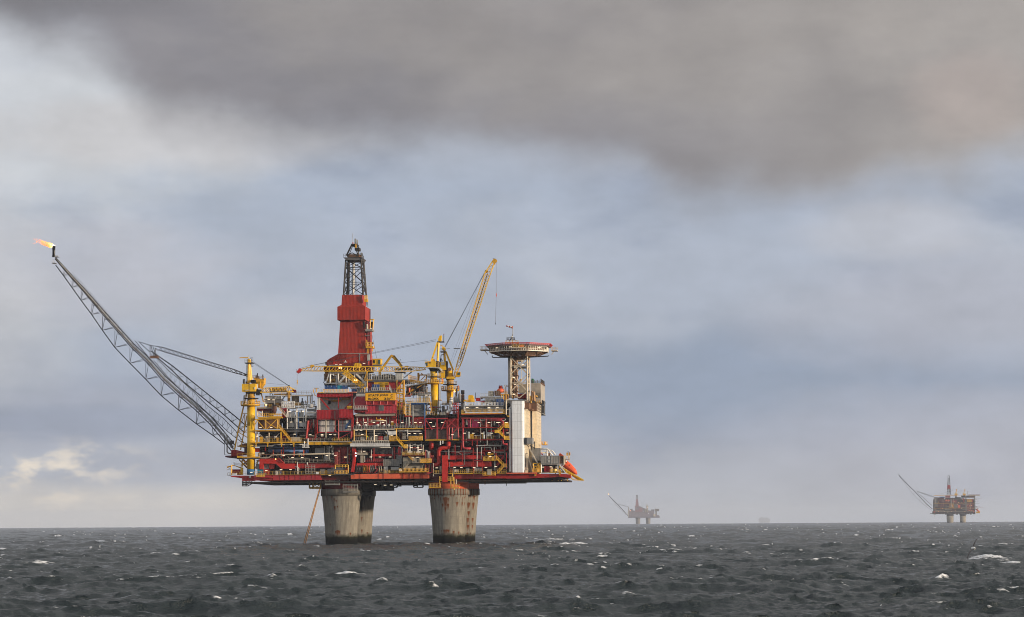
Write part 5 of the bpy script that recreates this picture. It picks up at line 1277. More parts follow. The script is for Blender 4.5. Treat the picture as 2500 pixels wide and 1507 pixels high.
clutter('B', 660, 900, 1900, 1005, 1.2, 4, 60, 1, MX)
clutter('B', 720, 590, 2160, 770, 1.2, 5, 80, 2, MX)
clutter('B', 700, 470, 2160, 590, 3.8, 6, 40, 3, DX)
clutter('B', 1160, 200, 1640, 380, .8, 5, 50, 4, MX)
clutter('B', 1660, 240, 2430, 375, .6, 4, 60, 5, MX)
clutter('B', 640, 200, 1120, 385, 2, 5, 30, 6, MX)
clutter('A', 1250, 1130, 1820, 1500, 1.6, 6, 90, 7, ['white', 'grey_light', 'grey', 'galv', 'steel_dark', 'tan'])
clutter('A', 1150, 1000, 1800, 1150, 3, 8, 45, 8, ['white', 'tan', 'galv', 'yellow_dirty', 'brown', 'cream_steel'])
clutter('A', 820, 1050, 1150, 1150, 3, 7, 25, 18, ['tan', 'galv', 'yellow_dirty', 'brown'])
clutter('D', 1120, 300, 1800, 350, .6, 4, 40, 9, MX)
clutter('D', 1130, 165, 1930, 350, .6, 5, 90, 10, MX)
clutter('D', 1160, 0, 1930, 130, .4, 1.2, 60, 11, ['grey', 'grey_light', 'white', 'red', 'galv', 'steel_dark'])
clutter('D', 1940, -60, 2430, 120, .2, 1.2, 60, 12, ['grey', 'red', 'red_pink', 'galv', 'steel_dark', 'grey_light'])
clutter('D', 1940, 150, 2430, 345, .4, 4, 60, 13, MX)
clutter('D', 1190, 500, 1960, 770, .8, 5, 60, 14, RX)
clutter('D', 480, 880, 1700, 990, .4, 3, 60, 15, MX)
clutter('D', 1950, 380, 2430, 640, .2, 4, 90, 16, ['grey', 'grey_light', 'galv', 'white', 'red', 'steel_dark', 'tan'])
clutter('D', 730, 490, 1060, 800, 1, 3, 30, 17, RX)
clutter('G', 1040, 870, 2160, 980, .2, 4, 60, 20, MX)
clutter('G', 770, 370, 2190, 640, .4, 5, 80, 21, RX)
clutter('G', 1250, -60, 2200, 110, -.4, 5, 80, 22, RX)
clutter('G', 1250, 120, 2200, 340, -.4, 5, 80, 23, RX)
clutter('G', 560, 780, 930, 970, 0, 4, 40, 24, RX)
clutter('G', 620, -50, 1230, 110, .2, 4, 40, 25, RX)
clutter('E', 640, 1060, 1300, 1270, 3, 8, 60, 26, ['grey', 'galv', 'steel_dark', 'tan', 'brown', 'red'])
clutter('E', 1660, 945, 2220, 1095, 2, 7, 60, 27, ['tan', 'brown', 'galv', 'grey', 'red_dark', 'steel_dark'])
clutter('E', 10, 1000, 320, 1290, 1, 5, 40, 28, ['yellow_dirty', 'galv', 'steel_dark', 'tan', 'grey'])
clutter('E', 240, 700, 640, 900, 3, 10, 60, 29, ['steel_dark', 'brown', 'tan', 'orange_steel', 'galv', 'yellow_dirty'])
clutter('C', 600, 480, 1340, 700, 8, 14, 60, 30, ['steel_dark', 'grey', 'brown', 'white', 'galv', 'yellow_dirty'])
clutter('C', 1390, 490, 1930, 600, 2, 6, 40, 31, ['steel_dark', 'grey_dark', 'galv', 'grey'])
clutter('C', 1180, 780, 1480, 850, 1, 6, 20, 32, ['steel_dark', 'galv', 'blue', 'grey'])
clutter('C', 440, 1370, 1070, 1600, .1, .9, 14, 33, ['grey_dark', 'tan', 'red', 'galv'])
clutter('D', 420, 215, 830, 340, .6, 3, 30, 34, MX)
clutter('I', 740, 1010, 1240, 1200, 2, 8, 60, 35, ['yellow_dirty', 'tan', 'brown', 'galv', 'steel_dark', 'cream_steel'])
# ================================================================== things standing on the platform
def at_(x, y, Y): return tuple(P(x, y, Y))
# ---- flare boom
fr('L')
BOOM = T('flare_boom', 'long grey lattice flare boom slanting up to the left from the big red platform', 'flare boom', at_(1190, 1290, 20))
fr('K'); up = [(472, 400), (560, 500), (670, 625), (795, 760), (930, 915), (1075, 1085), (1235, 1265), (1400, 1430)]
KU = [src(*p) for p in up]; fr('L'); LU = [src(*p) for p in [(105, 195), (265, 345), (440, 545), (612, 700), (790, 850), (945, 1000), (1100, 1185), (1180, 1290)]]
U = KU[:-1] + LU[:]
fr('K'); KD = [src(*p) for p in [(475, 482), (570, 610), (670, 750), (780, 905), (910, 1080), (1040, 1270), (1190, 1475)]]
fr('L'); LD = [src(*p) for p in [(75, 380), (245, 552), (408, 725), (595, 880), (785, 1027), (960, 1150), (1085, 1245)]]
KD[-1] = ((KD[-1][0] + src(-87, 212)[0]) / 2, (KD[-1][1] + src(-87, 212)[1]) / 2)
D_ = KD + LD
fr('S')
def PS(p, Y, dx=0, dy=0): return P(p[0] + dx, p[1] + dy, Y)
YC0, YC1, YCL = 17.0, 23.0, 20.0
ramp = lambda i, n, a, b: a + (b - a) * i / (n - 1)
nU, nD = len(U), len(D_)
q0, q1, ql, qd = MB(), MB(), MB(), MB()
spread = [ramp(i, nU, .8, 3.4) for i in range(nU)]
dyc = [ramp(i, nU, 1.6, 8.0) for i in range(nU)]
uf = [PS(p, 20 - s, -dy_ * .5, dy_) for p, s, dy_ in zip(U, spread, dyc)]; ub = [PS(p, 20 + s, dy_ * .5, -dy_) for p, s, dy_ in zip(U, spread, dyc)]
for a, b in zip(uf, uf[1:]): q0.tube(a, b, .17, 8)
for a, b in zip(ub, ub[1:]): q1.tube(a, b, .17, 8)
dl = [PS(p, 20) for p in D_]
for a, b in zip(dl, dl[1:]): ql.tube(a, b, .17, 8)
mk('chord', 'steel_dark', q0); mk('chord', 'steel_dark', q1); mk('chord', 'steel_dark', ql)
def along(poly, x):
    for a, b in zip(poly, poly[1:]):
        if a.x <= x <= b.x: return a.lerp(b, (x - a.x) / max(1e-6, b.x - a.x))
    return poly[0] if x < poly[0].x else poly[-1]
for i, p in enumerate(dl[1:-1], 1):
    for pol in (uf, ub):
        tgt = None
        for k in range(200):      # level bar to the right, upright above
            t = along(pol, p.x + k * .12)
            if t.z <= p.z + .35 + .02 * k: tgt = t; break
        if tgt: qd.tube(p, tgt, .085, 5)
        a = along(pol, p.x + .5); qd.tube(p, a + Vector((.25 if pol is ub else 0, 0, 0)), .095, 5)
        if i + 1 < nD: pass
mk('web_bracing', 'steel_dark', qd)
qx = MB()
for i in range(nU - 1):
    nn = 3 if i > 2 else 2
    for k in range(nn):
        a0_, a1_, b0_, b1_ = uf[i].lerp(uf[i + 1], k / nn), uf[i].lerp(uf[i + 1], (k + 1) / nn), ub[i].lerp(ub[i + 1], k / nn), ub[i].lerp(ub[i + 1], (k + 1) / nn)
        qx.bar(a0_, b0_, .1); qx.bar(a0_, b1_, .08)
mk('top_bracing', 'steel_dark', qx)
# pipes and walkway carried by the boom
for dy, Y, r, k, i0 in ((.3, 19.4, .2, 'grey', 0), (-2.2, 20.2, .12, 'grey', 0), (2.8, 20.6, .1, 'brown', 1)):
    q = MB()
    pts = [PS(p, Y, 0, dy * ramp(i, nU, .6, 1.5)) for i, p in enumerate(U)][i0:]
    q.pipe(pts, r, 8); mk('pipe', k, q)
q = MB()
for i in range(2, nU - 1):
    a, b = PS(U[i], 18.4, 0, -5), PS(U[i + 1], 18.4, 0, -6)
    q.rail(a, b, .9, .08, 1.6, kick=False)
mk('railing', 'steel_dark', q)
# hangers and small landings below the walkway
q = MB()
for i in range(4, nU - 1):
    a = PS(U[i], 18.6, 4, 11); q.box3(a.x - .9, a.x + .9, a.y, a.y + 1.4, a.z, a.z + .15); q.bar(a + Vector((-.8, 0, 0)), a + Vector((-.8, 0, 1.9)), .1); q.bar(a + Vector((.8, 0, 0)), a + Vector((.8, 0, 1.2)), .1)
mk('landing', 'steel_dark', q)
# upper chord pair towards the deck and the inner light ladder truss
fr('L')
A1 = [(300, 250), (520, 402), (650, 505), (850, 665), (1050, 825), (1250, 990), (1325, 1062)]
A2 = [(375, 325), (520, 452), (650, 580), (850, 745), (1050, 905), (1230, 1065), (1300, 1120)]
qa, qb, qc = MB(), MB(), MB()
for a, b in zip(A1, A1[1:]): qa.tube(P(*a, 24), P(*b, 24), .19, 7)
for a, b in zip(A2, A2[1:]): qb.tube(P(*a, 22.5), P(*b, 22.5), .19, 7)
mk('chord', 'steel_dark', qa); mk('chord', 'steel_dark', qb)
n = 10
pa = [P(*p, 24) for p in A1]; pb = [P(*p, 22.5) for p in A2]
for k in range(n):
    x = pa[1].x + (pa[-1].x - pa[1].x) * k / n; a = along(pa, x); b = along(pb, x + .3); c = along(pb, x + 1.9)
    qc.bar(a, b, .12); qc.bar(a + Vector((.35, 0, -.3)), b + Vector((.5, 0, -.3)), .09); qc.bar(b, along(pa, x + 2.0), .1); qc.bar(along(pa, x + 2.2), c + Vector((-2.4, 0, 1.5)), .08)
mk('web_bracing', 'steel_dark', qc)
B1 = [(360, 325), (500, 470), (640, 580), (760, 690), (900, 830), (1080, 975), (1205, 1105), (1290, 1230)]
B2 = [(330, 350), (480, 530), (640, 690), (800, 835), (960, 960), (1120, 1110), (1210, 1180), (1285, 1235)]
qa, qb, qc = MB(), MB(), MB()
for a, b in zip(B1, B1[1:]): qa.tube(P(*a, 21.5), P(*b, 21.5), .13, 6)
for a, b in zip(B2, B2[1:]): qb.tube(P(*a, 20), P(*b, 20), .12, 6)
mk('chord', 'grey_dark', qa); mk('chord', 'grey_dark', qb)
pa = [P(*p, 21.5) for p in B1]; pb = [P(*p, 20) for p in B2]
for k in range(20):
    x = pa[0].x + (pa[-1].x - pa[0].x) * (k + .3) / 20; a = along(pa, x); b = along(pb, x)
    qc.bar(a, b, .1); qc.bar(b, along(pa, x + .9), .09)
mk('web_bracing', 'grey_dark', qc)
# strut to the platform
q = MB()
S0 = [P(385, 205, 19), P(385, 205, 21), P(385, 238, 21), P(385, 238, 19)]; S1 = [P(1325, 503, 19.4), P(1325, 503, 20.6), P(1325, 518, 20.6), P(1325, 518, 19.4)]
SM0 = [P(430, 212, 18.8), P(430, 212, 21.2), P(430, 256, 21.2), P(430, 256, 18.8)]; SM1 = [P(1180, 445, 18.8), P(1180, 445, 21.2), P(1180, 480, 21.2), P(1180, 480, 18.8)]
q.lattice(SM0, SM1, 17, .14, .26); q.lattice(S0, SM0, 1, .16, .26); q.lattice(SM1, S1, 3, .16, .3)
mk('strut', 'steel_dark', q)
q = MB()
for a in ((170, 150, 290, 190), (290, 190, 395, 205), (170, 150, 285, 260), (290, 190, 290, 290), (300, 195, 330, 300), (345, 215, 345, 310), (350, 220, 380, 250), (130, 140, 260, 300), (320, 200, 360, 325)):
    q.ln(*a, 19.2, .2); q.ln(*a, 20.8, .16)
mk('strut_bracket', 'steel_dark', q)
bx('landing', 'brown', 285, 300, 370, 325, 18.8, 21); rl(290, 300, 370, 310, 18.8, 'steel_dark', 1, .08, .6)
bx('junction_box', 'grey_dark', 1140, 1205, 1180, 1245, 18, 19)
fr('B')
pp('pipe', 'galv', [(70, 210), (112, 260), (112, 580), (145, 605), (195, 605)], 17, .22, 10); pp('pipe', 'steel_dark', [(62, 240), (62, 620), (80, 635), (190, 640)], 17.6, .09, 8)
# flare tip
fr('K')
c = P(452, 310, 20)
mk('flare_tip', 'black', MB().lathe((c.x, 20, 0), [(.62, P(452, 385, 20).z), (.5, P(452, 360, 20).z), (.5, P(452, 300, 20).z), (.56, P(452, 290, 20).z), (.56, P(452, 250, 20).z)], 16))
mk('pilot_pipe', 'galv', MB().tube(P(462, 370, 19.3), P(458, 300, 19.3), .12, 6))
bx('tip_basket', 'galv', 428, 455, 470, 462, 19, 21); rl(428, 455, 468, 455, 19, 'galv', 1.1, .08, .6); rl(466, 385, 503, 380, 19.2, 'galv', .5, .1, .5); bx('landing', 'galv', 455, 378, 503, 384, 19, 21)
# flame: ragged lumps of fire drawn out by the wind, each lump part of one body
def blob_body(spine, seed, n=14):
    g = random.Random(seed); mb = MB(); ring = []
    for i, (x, y, r) in enumerate(spine):
        c = P(x, y, 20); rr = P(x + r, y, 20).x - c.x; rw = []
        for j in range(n):
            t = 2 * math.pi * j / n; k = rr * (1 + .45 * (g.random() - .5))
            rw.append((c.x + k * .35 * (g.random() - .5), c.y + math.cos(t) * k, c.z + math.sin(t) * k))
        ring.append(rw)
    v = [p for r_ in ring for p in r_]; f = []
    for i in range(len(ring) - 1):
        for j in range(n): f.append((i * n + j, i * n + (j + 1) % n, (i + 1) * n + (j + 1) % n, (i + 1) * n + j))
    mb.add(v, f, True); return mb
m, nt, bs, N, L = _nodes('flame')
tcf = N('ShaderNodeTexCoord'); nf = N('ShaderNodeTexNoise'); nf.inputs['Scale'].default_value = 1.3; nf.inputs['Detail'].default_value = 5; L(tcf.outputs['Object'], nf.inputs['Vector'])
sf = N('ShaderNodeSeparateXYZ'); L(tcf.outputs['Object'], sf.inputs[0])
ma = N('ShaderNodeMath'); ma.operation = 'MULTIPLY_ADD'; ma.inputs[1].default_value = 0.13; L(sf.outputs[0], ma.inputs[0]); L(nf.outputs['Fac'], ma.inputs[2])
rf_ = N('ShaderNodeValToRGB'); e_ = rf_.color_ramp; e_.elements[0].position = .28; e_.elements[0].color = (1.0, .20, .04, 1); e_.elements[1].position = .56; e_.elements[1].color = (1, .92, .66, 1)
x_ = e_.elements.new(.45); x_.color = (1, .58, .18, 1)
L(ma.outputs[0], rf_.inputs[0]); L(rf_.outputs[0], bs.inputs['Emission Color']); bs.inputs['Emission Strength'].default_value = 2.1; bs.inputs['Base Color'].default_value = (.8, .4, .1, 1)
nf2 = N('ShaderNodeTexNoise'); nf2.inputs['Scale'].default_value = 2.1; nf2.inputs['Detail'].default_value = 6; L(tcf.outputs['Object'], nf2.inputs['Vector'])
ma2 = N('ShaderNodeMath'); ma2.operation = 'MULTIPLY_ADD'; ma2.inputs[1].default_value = 0.05; L(sf.outputs[0], ma2.inputs[0]); L(nf2.outputs['Fac'], ma2.inputs[2])
mr2 = N('ShaderNodeMapRange'); mr2.inputs[1].default_value = .22; mr2.inputs[2].default_value = .5; L(ma2.outputs[0], mr2.inputs[0]); L(mr2.outputs[0], bs.inputs['Alpha'])
MATS['flame'] = m
fm = blob_body([(470, 246, 1), (452, 250, 12), (425, 247, 26), (400, 240, 29), (375, 232, 24), (350, 224, 26), (325, 214, 22), (300, 204, 24), (282, 198, 20), (262, 190, 14), (246, 184, 20), (232, 180, 9), (215, 170, 9), (195, 164, 7), (178, 160, 5), (172, 160, 1)], 3)
f2 = blob_body([(258, 196, 2), (240, 206, 9), (228, 218, 10), (212, 222, 6), (196, 218, 6), (180, 212, 4), (174, 210, 1)], 5)
fm.add(f2.v, f2.f, True)
solo('flame', 'bright orange gas flame blown left from the tip of the flare boom', 'flame', 'flame', fm, at=at_(440, 250, 20))

# ---- drilling derrick
fr('J')
DRK = T('drilling_derrick', 'tall red clad drilling derrick with an open black lattice top', 'derrick', at_(400, 1380, 24))
Yd0, Yd1 = 18.0, 28.5
def tower_ring(x0, x1, y, Ya, Yb): # four corners at a height
    a, b = P(x0, y, Ya), P(x1, y, Ya); return [Vector((a.x, Ya, a.z)), Vector((b.x, Ya, a.z)), Vector((b.x, Yb, a.z)), Vector((a.x, Yb, a.z))]
def loft(rings):
    mb = MB(); v = [p for r_ in rings for p in r_]; f = []
    for k in range(len(rings) - 1):
        for i in range(4): f.append((k * 4 + i, k * 4 + (i + 1) % 4, k * 4 + 4 + (i + 1) % 4, k * 4 + 4 + i))
    n = len(rings) - 1; f += [(3, 2, 1, 0), (n * 4, n * 4 + 1, n * 4 + 2, n * 4 + 3)]
    return mb.add(v, f)
mk('cladding', 'red_clad', loft([tower_ring(295, 500, 742, 18.6, 27.6), tower_ring(302, 498, 643, 19, 27)]))
mk('cladding', 'red_clad', loft([tower_ring(255, 528, 890, 17.2, 29.6), tower_ring(255, 528, 760, 17.2, 29.6), tower_ring(295, 500, 741, 18.6, 27.6)]))
mk('cladding', 'red_clad', loft([tower_ring(262, 535, 1218, 18, 29), tower_ring(284, 514, 889, 18.8, 27.8)]))
mk('cladding', 'red_clad', MB().prism([(262, 1222), (546, 1222), (548, 1338), (150, 1338), (150, 1290), (178, 1268)], 17.6, 30)); bx('trim', 'grey', 262, 1216, 546, 1222, 17.4, 30)
bx('cladding', 'red_dark', 122, 1338, 560, 1392, 17.8, 30); bx('pipe', 'grey', 471, 1222, 477, 1338, 17.4, 17.6)
bx('patch', 'red_bright', 212, 1275, 228, 1322, 17.45, 17.6); bx('hatch', 'brown', 504, 1148, 517, 1168, 18.05, 18.3); bx('equipment', 'grey', 170, 1328, 262, 1352, 16, 17.4); mk('vent', 'grey_light', MB().ln(320, 1302, 348, 1302, 17.2, .3).ln(334, 1284, 334, 1300, 17.2, .2)); bx('vent_box', 'grey', 136, 1300, 148, 1326, 17.8, 20)
q = MB()
lo, hi = tower_ring(316, 508, 645, 19.2, 26.8), tower_ring(338, 487, 300, 20, 26)
mid = lambda t: [a.lerp(b, t) for a, b in zip(lo, hi)]
for a, b in zip(lo, hi): q.bar(a, b, .42)
mk('mast_leg', 'steel_dark', q)
q = MB()
for t0, t1 in ((0, .36), (.36, .78), (.78, 1.0)):
    A_, B_ = mid(t0), mid(t1); M_ = mid((t0 + t1) / 2)
    for i in range(4):
        j = (i + 1) % 4; c1 = A_[i].lerp(A_[j], .5); c2 = B_[i].lerp(B_[j], .5); cm = M_[i].lerp(M_[j], .5)
        q.bar(A_[i], B_[j], .2); q.bar(A_[j], B_[i], .2); q.bar(B_[i], B_[j], .2)
        if t0 < .7: q.bar(M_[i], M_[i].lerp(cm, .5), .12); q.bar(M_[i], A_[i].lerp(cm, .5), .12); q.bar(M_[j], B_[j].lerp(cm, .5), .12)
mk('mast_bracing', 'steel_dark', q)
mk('inner_guide', 'steel_dark', MB().ln(361, 640, 366, 300, 21, .7)); mk('travelling_pipe', 'grey_light', MB().ln(412, 640, 416, 310, 23, .6)); q = MB()
for x in (388, 398, 430, 440, 450): q.ln(x, 640, 410 + (x - 410) * .3, 300, 23.5, .07)
mk('drill_line', 'steel_dark', q)
mk('crown_platform', 'grey_dark', MB().prism([(315, 278), (500, 278), (485, 302), (340, 302)], 18.6, 27.4)); rl(316, 278, 500, 276, 18.6, 'steel_dark', 1.3, .12, .6); mk('railing', 'steel_dark', MB().rail(P(500, 276, 18.6), P(500, 276, 27), 1.2, .12, .8))
q = MB()
for Y in (20, 26): q.ln(345, 258, 398, 150, Y, .5).ln(460, 258, 418, 150, Y, .3).ln(365, 262, 412, 150, Y, .22).ln(345, 258, 400, 230, Y, .25).ln(400, 230, 460, 262, Y, .25)
for a in ((398, 150), (372, 205), (385, 178)): q.bar(P(*a, 20), P(*a, 26), .25)
mk('crown_frame', 'steel_dark', q); bx('crown_block', 'brown', 352, 245, 470, 272, 20, 26); bx('crown_block', 'steel_dark', 392, 142, 445, 158, 20, 25); bx('hoist', 'yellow_dirty', 428, 142, 441, 182, 19.6, 20.4); bx('equipment', 'steel_dark', 425, 178, 468, 206, 20, 24)
for x0, x1, y0, y1 in ((424, 442, 92, 150), (445, 457, 102, 150), (456, 470, 170, 250), (482, 500, 230, 275)): mk('vent_pipe', 'grey', MB().cyl(x0, y0, x1, y1, 24, 10))
ln('mast', 'grey_light', 407, 40, 407, 140, 22, .14); mk('lamp', 'red', MB().ln(407, 130, 407, 140, 21.9, .4))
q = MB()
for a in ((488, 232, 506, 300), (500, 262, 512, 440), (508, 440, 522, 575), (520, 560, 535, 660), (530, 660, 545, 755)):
    q.ln(a[0], a[1], a[2], a[3], 18.4, .12).ln(a[0] + 12, a[1], a[2] + 10, a[3], 18.4, .12)
    for t in np.linspace(0, 1, int((a[3] - a[1]) / 14) + 2): x = a[0] + (a[2] - a[0]) * t; y = a[1] + (a[3] - a[1]) * t; q.ln(x, y, x + 12, y, 18.3, .11)
mk('ladder', 'grey_dark', q)
for x0, y0, x1, y1 in ((480, 375, 512, 384), (505, 436, 525, 440), (512, 572, 535, 578), (520, 684, 550, 712)): bx('landing', 'grey_dark' if y0 < 600 else 'yellow', x0, y0, x1, y1, 18, 20)
rl(522, 690, 550, 690, 18, 'yellow', 1.5, .2, .4)
# gear on the right side of the derrick
for a, k, w in (((516, 905, 520, 965), 'black', .5), ((570, 980, 602, 980), 'yellow', .3), ((602, 985, 610, 880), 'yellow', .3), ((575, 985, 580, 880), 'yellow', .25), ((578, 1005, 578, 1340), 'red', .35), ((590, 1005, 588, 1340), 'red', .3), ((540, 1085, 560, 1218), 'yellow_dirty', .5), ((545, 930, 548, 985), 'tan', .6), ((590, 1010, 640, 1262), 'cable', .08)):
    ln('standpipe', k, *a, 18, w)
bx('work_basket', 'yellow', 572, 880, 610, 886, 17.6, 20); bx('work_basket', 'steel_dark', 576, 905, 602, 965, 18.5, 19.5); bx('landing', 'galv', 528, 978, 598, 1000, 17.6, 22); bx('landing', 'galv', 525, 1036, 572, 1042, 17.6, 21); bx('landing', 'yellow', 535, 1145, 606, 1165, 17.4, 21); rl(535, 1150, 606, 1150, 17.4, 'yellow', 1.5, .2, .5); bx('hoist', 'yellow_dirty', 545, 1165, 596, 1195, 18, 20); bx('cabinet', 'grey_light', 548, 1228, 572, 1290, 17.2, 19); bx('landing', 'steel_dark', 535, 1110, 600, 1118, 18, 21); bx('cladding', 'red_dark', 524, 905, 548, 1110, 21, 27)

# ---- cabin, tank, knuckle arm and shelters on the drill floor
fr('C')
T('operator_cabin', 'small yellow cabin with a green window beside the foot of the red derrick', 'cabin', at_(1560, 320, 14))
bx('cabin_wall', 'yellow_clean', 1480, 208, 1635, 318, 14, 18); bx('roof', 'yellow', 1476, 202, 1640, 210, 13.8, 18.2); w_ = bx('window', 'glass', 1588, 226, 1630, 300, 13.8, 14); bx('window', 'steel_dark', 1490, 230, 1525, 290, 13.9, 14); bx('floor', 'grey_dark', 1480, 318, 1620, 345, 14, 18)
a, b = P(1125, 340, 12), P(1256, 340, 12); r = (P(1190, 286, 12).z - P(1190, 385, 12).z) / 2
T('deck_tank', 'rounded orange-yellow tank behind the horizontal crane boom', 'tank', (a.x, 12, a.z - r))
mk('tank_shell', 'yellow_clean', MB().prism([(1125, 385), (1125, 315), (1140, 294), (1165, 286), (1215, 286), (1240, 294), (1256, 315), (1256, 385)], 11, 14)); q = MB()
for x in (1150, 1190, 1230): q.box(x, 288, x + 5, 385, 10.9, 11)
mk('rib', 'yellow', q); bx('hatch', 'yellow_dirty', 1168, 318, 1186, 345, 10.9, 11)
T('knuckle_crane', 'orange-yellow folding arm crane bent to a peak right of the red derrick', 'crane', at_(1640, 450, 10))
mk('arm', 'yellow_clean', MB().prism([(1600, 440), (1640, 450), (1855, 150), (1870, 132), (1820, 138), (1800, 165)], 9.6, 10.4)); mk('arm', 'yellow_clean', MB().prism([(1830, 160), (1890, 135), (2010, 275), (2075, 400), (2040, 410), (1975, 310)], 9.8, 10.5)); q = MB().ln(1885, 145, 2055, 365, 9.5, .14).ln(1900, 140, 2065, 350, 9.5, .1)
mk('hose', 'steel_dark', q); mk('ram', 'yellow', MB().ln(1700, 330, 1830, 180, 9.4, .25)); mk('pivot', 'yellow_dirty', MB().tube(P(1848, 150, 9.3), P(1848, 150, 10.7), .45, 12)); mk('post', 'yellow', MB().cyl(1595, 440, 1645, 600, 10, 12)); ln('mast', 'steel_dark', 2012, 210, 1995, 290, 9.6, .14)
fr('C')
# ---- name board
T('name_board', 'orange-yellow name board with black lettering on the red module', 'sign', at_(1632, 998, -2.4))
bx('panel', 'sign_yellow', 1348, 862, 1916, 998, -2.4, -2.1)
bx('frame', 'yellow_dirty', 1340, 856, 1924, 1004, -2.1, -1.9)
def lettering(txt, x0, x1, ybase, ytop, Y):
    cu = bpy.data.curves.new('txt', 'FONT'); cu.body = txt; cu.align_x = 'LEFT'; cu.size = 1.0; cu.offset = 0.03; cu.extrude = 0.0
    o = bpy.data.objects.new('txt', cu); COL.objects.link(o)
    dg = bpy.context.evaluated_depsgraph_get(); me_ = bpy.data.meshes.new_from_object(o.evaluated_get(dg))
    v = np.array([tuple(p.co) for p in me_.vertices]); f = [tuple(p.vertices) for p in me_.polygons]
    bpy.data.objects.remove(o); bpy.data.curves.remove(cu)
    a, b = P(x0, ybase, Y), P(x1, ytop, Y)
    X = a.x + (v[:, 0] - v[:, 0].min()) / (v[:, 0].max() - v[:, 0].min()) * (b.x - a.x)
    Z = a.z + (v[:, 1] - v[:, 1].min()) / (v[:, 1].max() - v[:, 1].min()) * (b.z - a.z)
    return MB().add([(x, Y, z) for x, z in zip(X, Z)], f)
for t, x0, x1, yb, yt in (('STATF', 1398, 1602, 926, 882), ('JORD', 1616, 1782, 926, 880), ('C', 1828, 1866, 926, 880), ('BLOKK', 1398, 1606, 990, 945), ('33/9', 1702, 1868, 990, 944)):
    mk('lettering', 'sign_text', lettering(t, x0, x1, yb, yt, -2.43))

# ---- pedestal cranes
def column(x0, x1, y0, y1, Yc, material, name='pedestal', n=24): return mk(name, material, MB().cyl(x0, y0, x1, y1, Yc, n))
fr('A')
Y1 = 1.2
CR1 = T('pedestal_crane', 'yellow crane on the tall column at the left corner, boom lowered to the right', 'crane', at_(570, 1100, Y1), 'yellow pedestal cranes on the platform')
bx('winch_platform', 'steel_dark', 465, 835, 680, 860, Y1 - 1.6, Y1 + 1.6)
fr('A')
ya = P(570, 1100, Y1).z
column(497, 645, 1095, 1485, Y1, 'yellow_clean'); fr('B'); column(497, 645, -0.5, 906, Y1, 'yellow_clean'); bs_ = column(490, 642, 906, 1010, Y1, 'blue_base', 'pedestal_base')
fr('A')
column(500, 642, 965, 1078, Y1, 'yellow', 'upper_column'); column(505, 640, 860, 965, Y1, 'yellow_dirty', 'slew_column'); mk('slew_ring', 'steel_dark', MB().cyl(492, 838, 652, 872, Y1, 24))
mk('ring_walkway', 'yellow', MB().ring(372, 742, 1080, Y1, .5)); mk('railing', 'yellow_rail', MB().ringrail(372, 742, 1080, Y1, 1.15, .12, 20)); mk('ring_walkway', 'steel_dark', MB().ring(435, 712, 958, Y1, .3)); mk('railing', 'galv', MB().ringrail(435, 560, 958, Y1, 1.0, .08, 10))
q = MB().ln(415, 1050, 432, 905, Y1 - 2, .1).ln(445, 1050, 455, 905, Y1 - 2, .1)
for i in range(8): q.ln(416 + i * 2.5, 1045 - i * 19, 446 + i * 1.4, 1045 - i * 19, Y1 - 2, .08)
mk('ladder', 'steel_dark', q)
mk('machinery_house', 'yellow_clean', MB().prism([(395, 685), (655, 680), (655, 828), (395, 832)], Y1 - 2.2, Y1 + 2.4).box(545, 684, 655, 828, Y1 - 2.35, Y1 - 2.2))
bx('placard', 'white', 455, 797, 538, 809, Y1 - 2.5, Y1 - 2.35); bx('placard', 'white', 628, 745, 650, 788, Y1 - 2.5, Y1 - 2.35)
bx('engine', 'black', 565, 606, 638, 672, Y1 - 1.5, Y1 + 1); mk('air_tank', 'grey_dark', MB().cyl(412, 600, 460, 680, Y1 - 1, 12)); mk('exhaust', 'steel_dark', MB().pp([(420, 640), (418, 600), (450, 595), (455, 640)], Y1 - 1.2, .14)); mk('winch', 'brown', MB().tube(P(470, 660, Y1), P(540, 660, Y1), .4, 12))
mk('cab', 'grey_light', MB().cyl(665, 690, 702, 800, Y1 + .2, 10)); bx('cab_stair', 'steel_dark', 660, 790, 722, 900, Y1 - 1, Y1 + .5)
q = MB().ln(515, 665, 522, 210, Y1 - .4, .5).ln(548, 660, 530, 210, Y1 - .4, .5)
mk('a_frame', 'yellow_clean', q); mk('a_frame_back', 'yellow_clean', MB().ln(582, 610, 545, 205, Y1 + .6, .42)); q = MB()
for i in range(18): q.ln(478, 660 - i * 22, 500, 660 - i * 22, Y1 - .3, .07)
q.ln(478, 660, 490, 300, Y1 - .3, .09).ln(500, 660, 510, 300, Y1 - .3, .09)
mk('ladder', 'steel_dark', q)
mk('sheave_block', 'yellow_clean', MB().prism([(505, 280), (505, 215), (520, 198), (540, 205), (552, 240), (552, 280)], Y1 - .7, Y1 + .9)); bx('top_platform', 'steel_dark', 448, 280, 606, 292, Y1 - 1.3, Y1 + 1.3); rl(450, 282, 604, 282, Y1 - 1.3, 'steel_dark', 1.4, .09, .5); rl(560, 280, 606, 280, Y1 + 1.2, 'steel_dark', 1.8, .09, .5); q = MB().pl([(575, 290), (575, 350), (606, 360), (606, 290)], Y1, .1)
mk('cage', 'steel_dark', q); mk('gib_arm', 'yellow', MB().ln(352, 186, 522, 178, Y1, .28)); ln('mast', 'grey_light', 524, 135, 522, 200, Y1, .12)
q = MB(); Z_ = 1.0
A4 = [P(785, 765, Y1 - .8), P(785, 765, Y1 + .8), P(745, 850, Y1 + .8), P(745, 850, Y1 - .8)]; B4 = [P(1300, 738, Y1 - .8), P(1300, 738, Y1 + .8), P(1295, 835, Y1 + .8), P(1295, 835, Y1 - .8)]
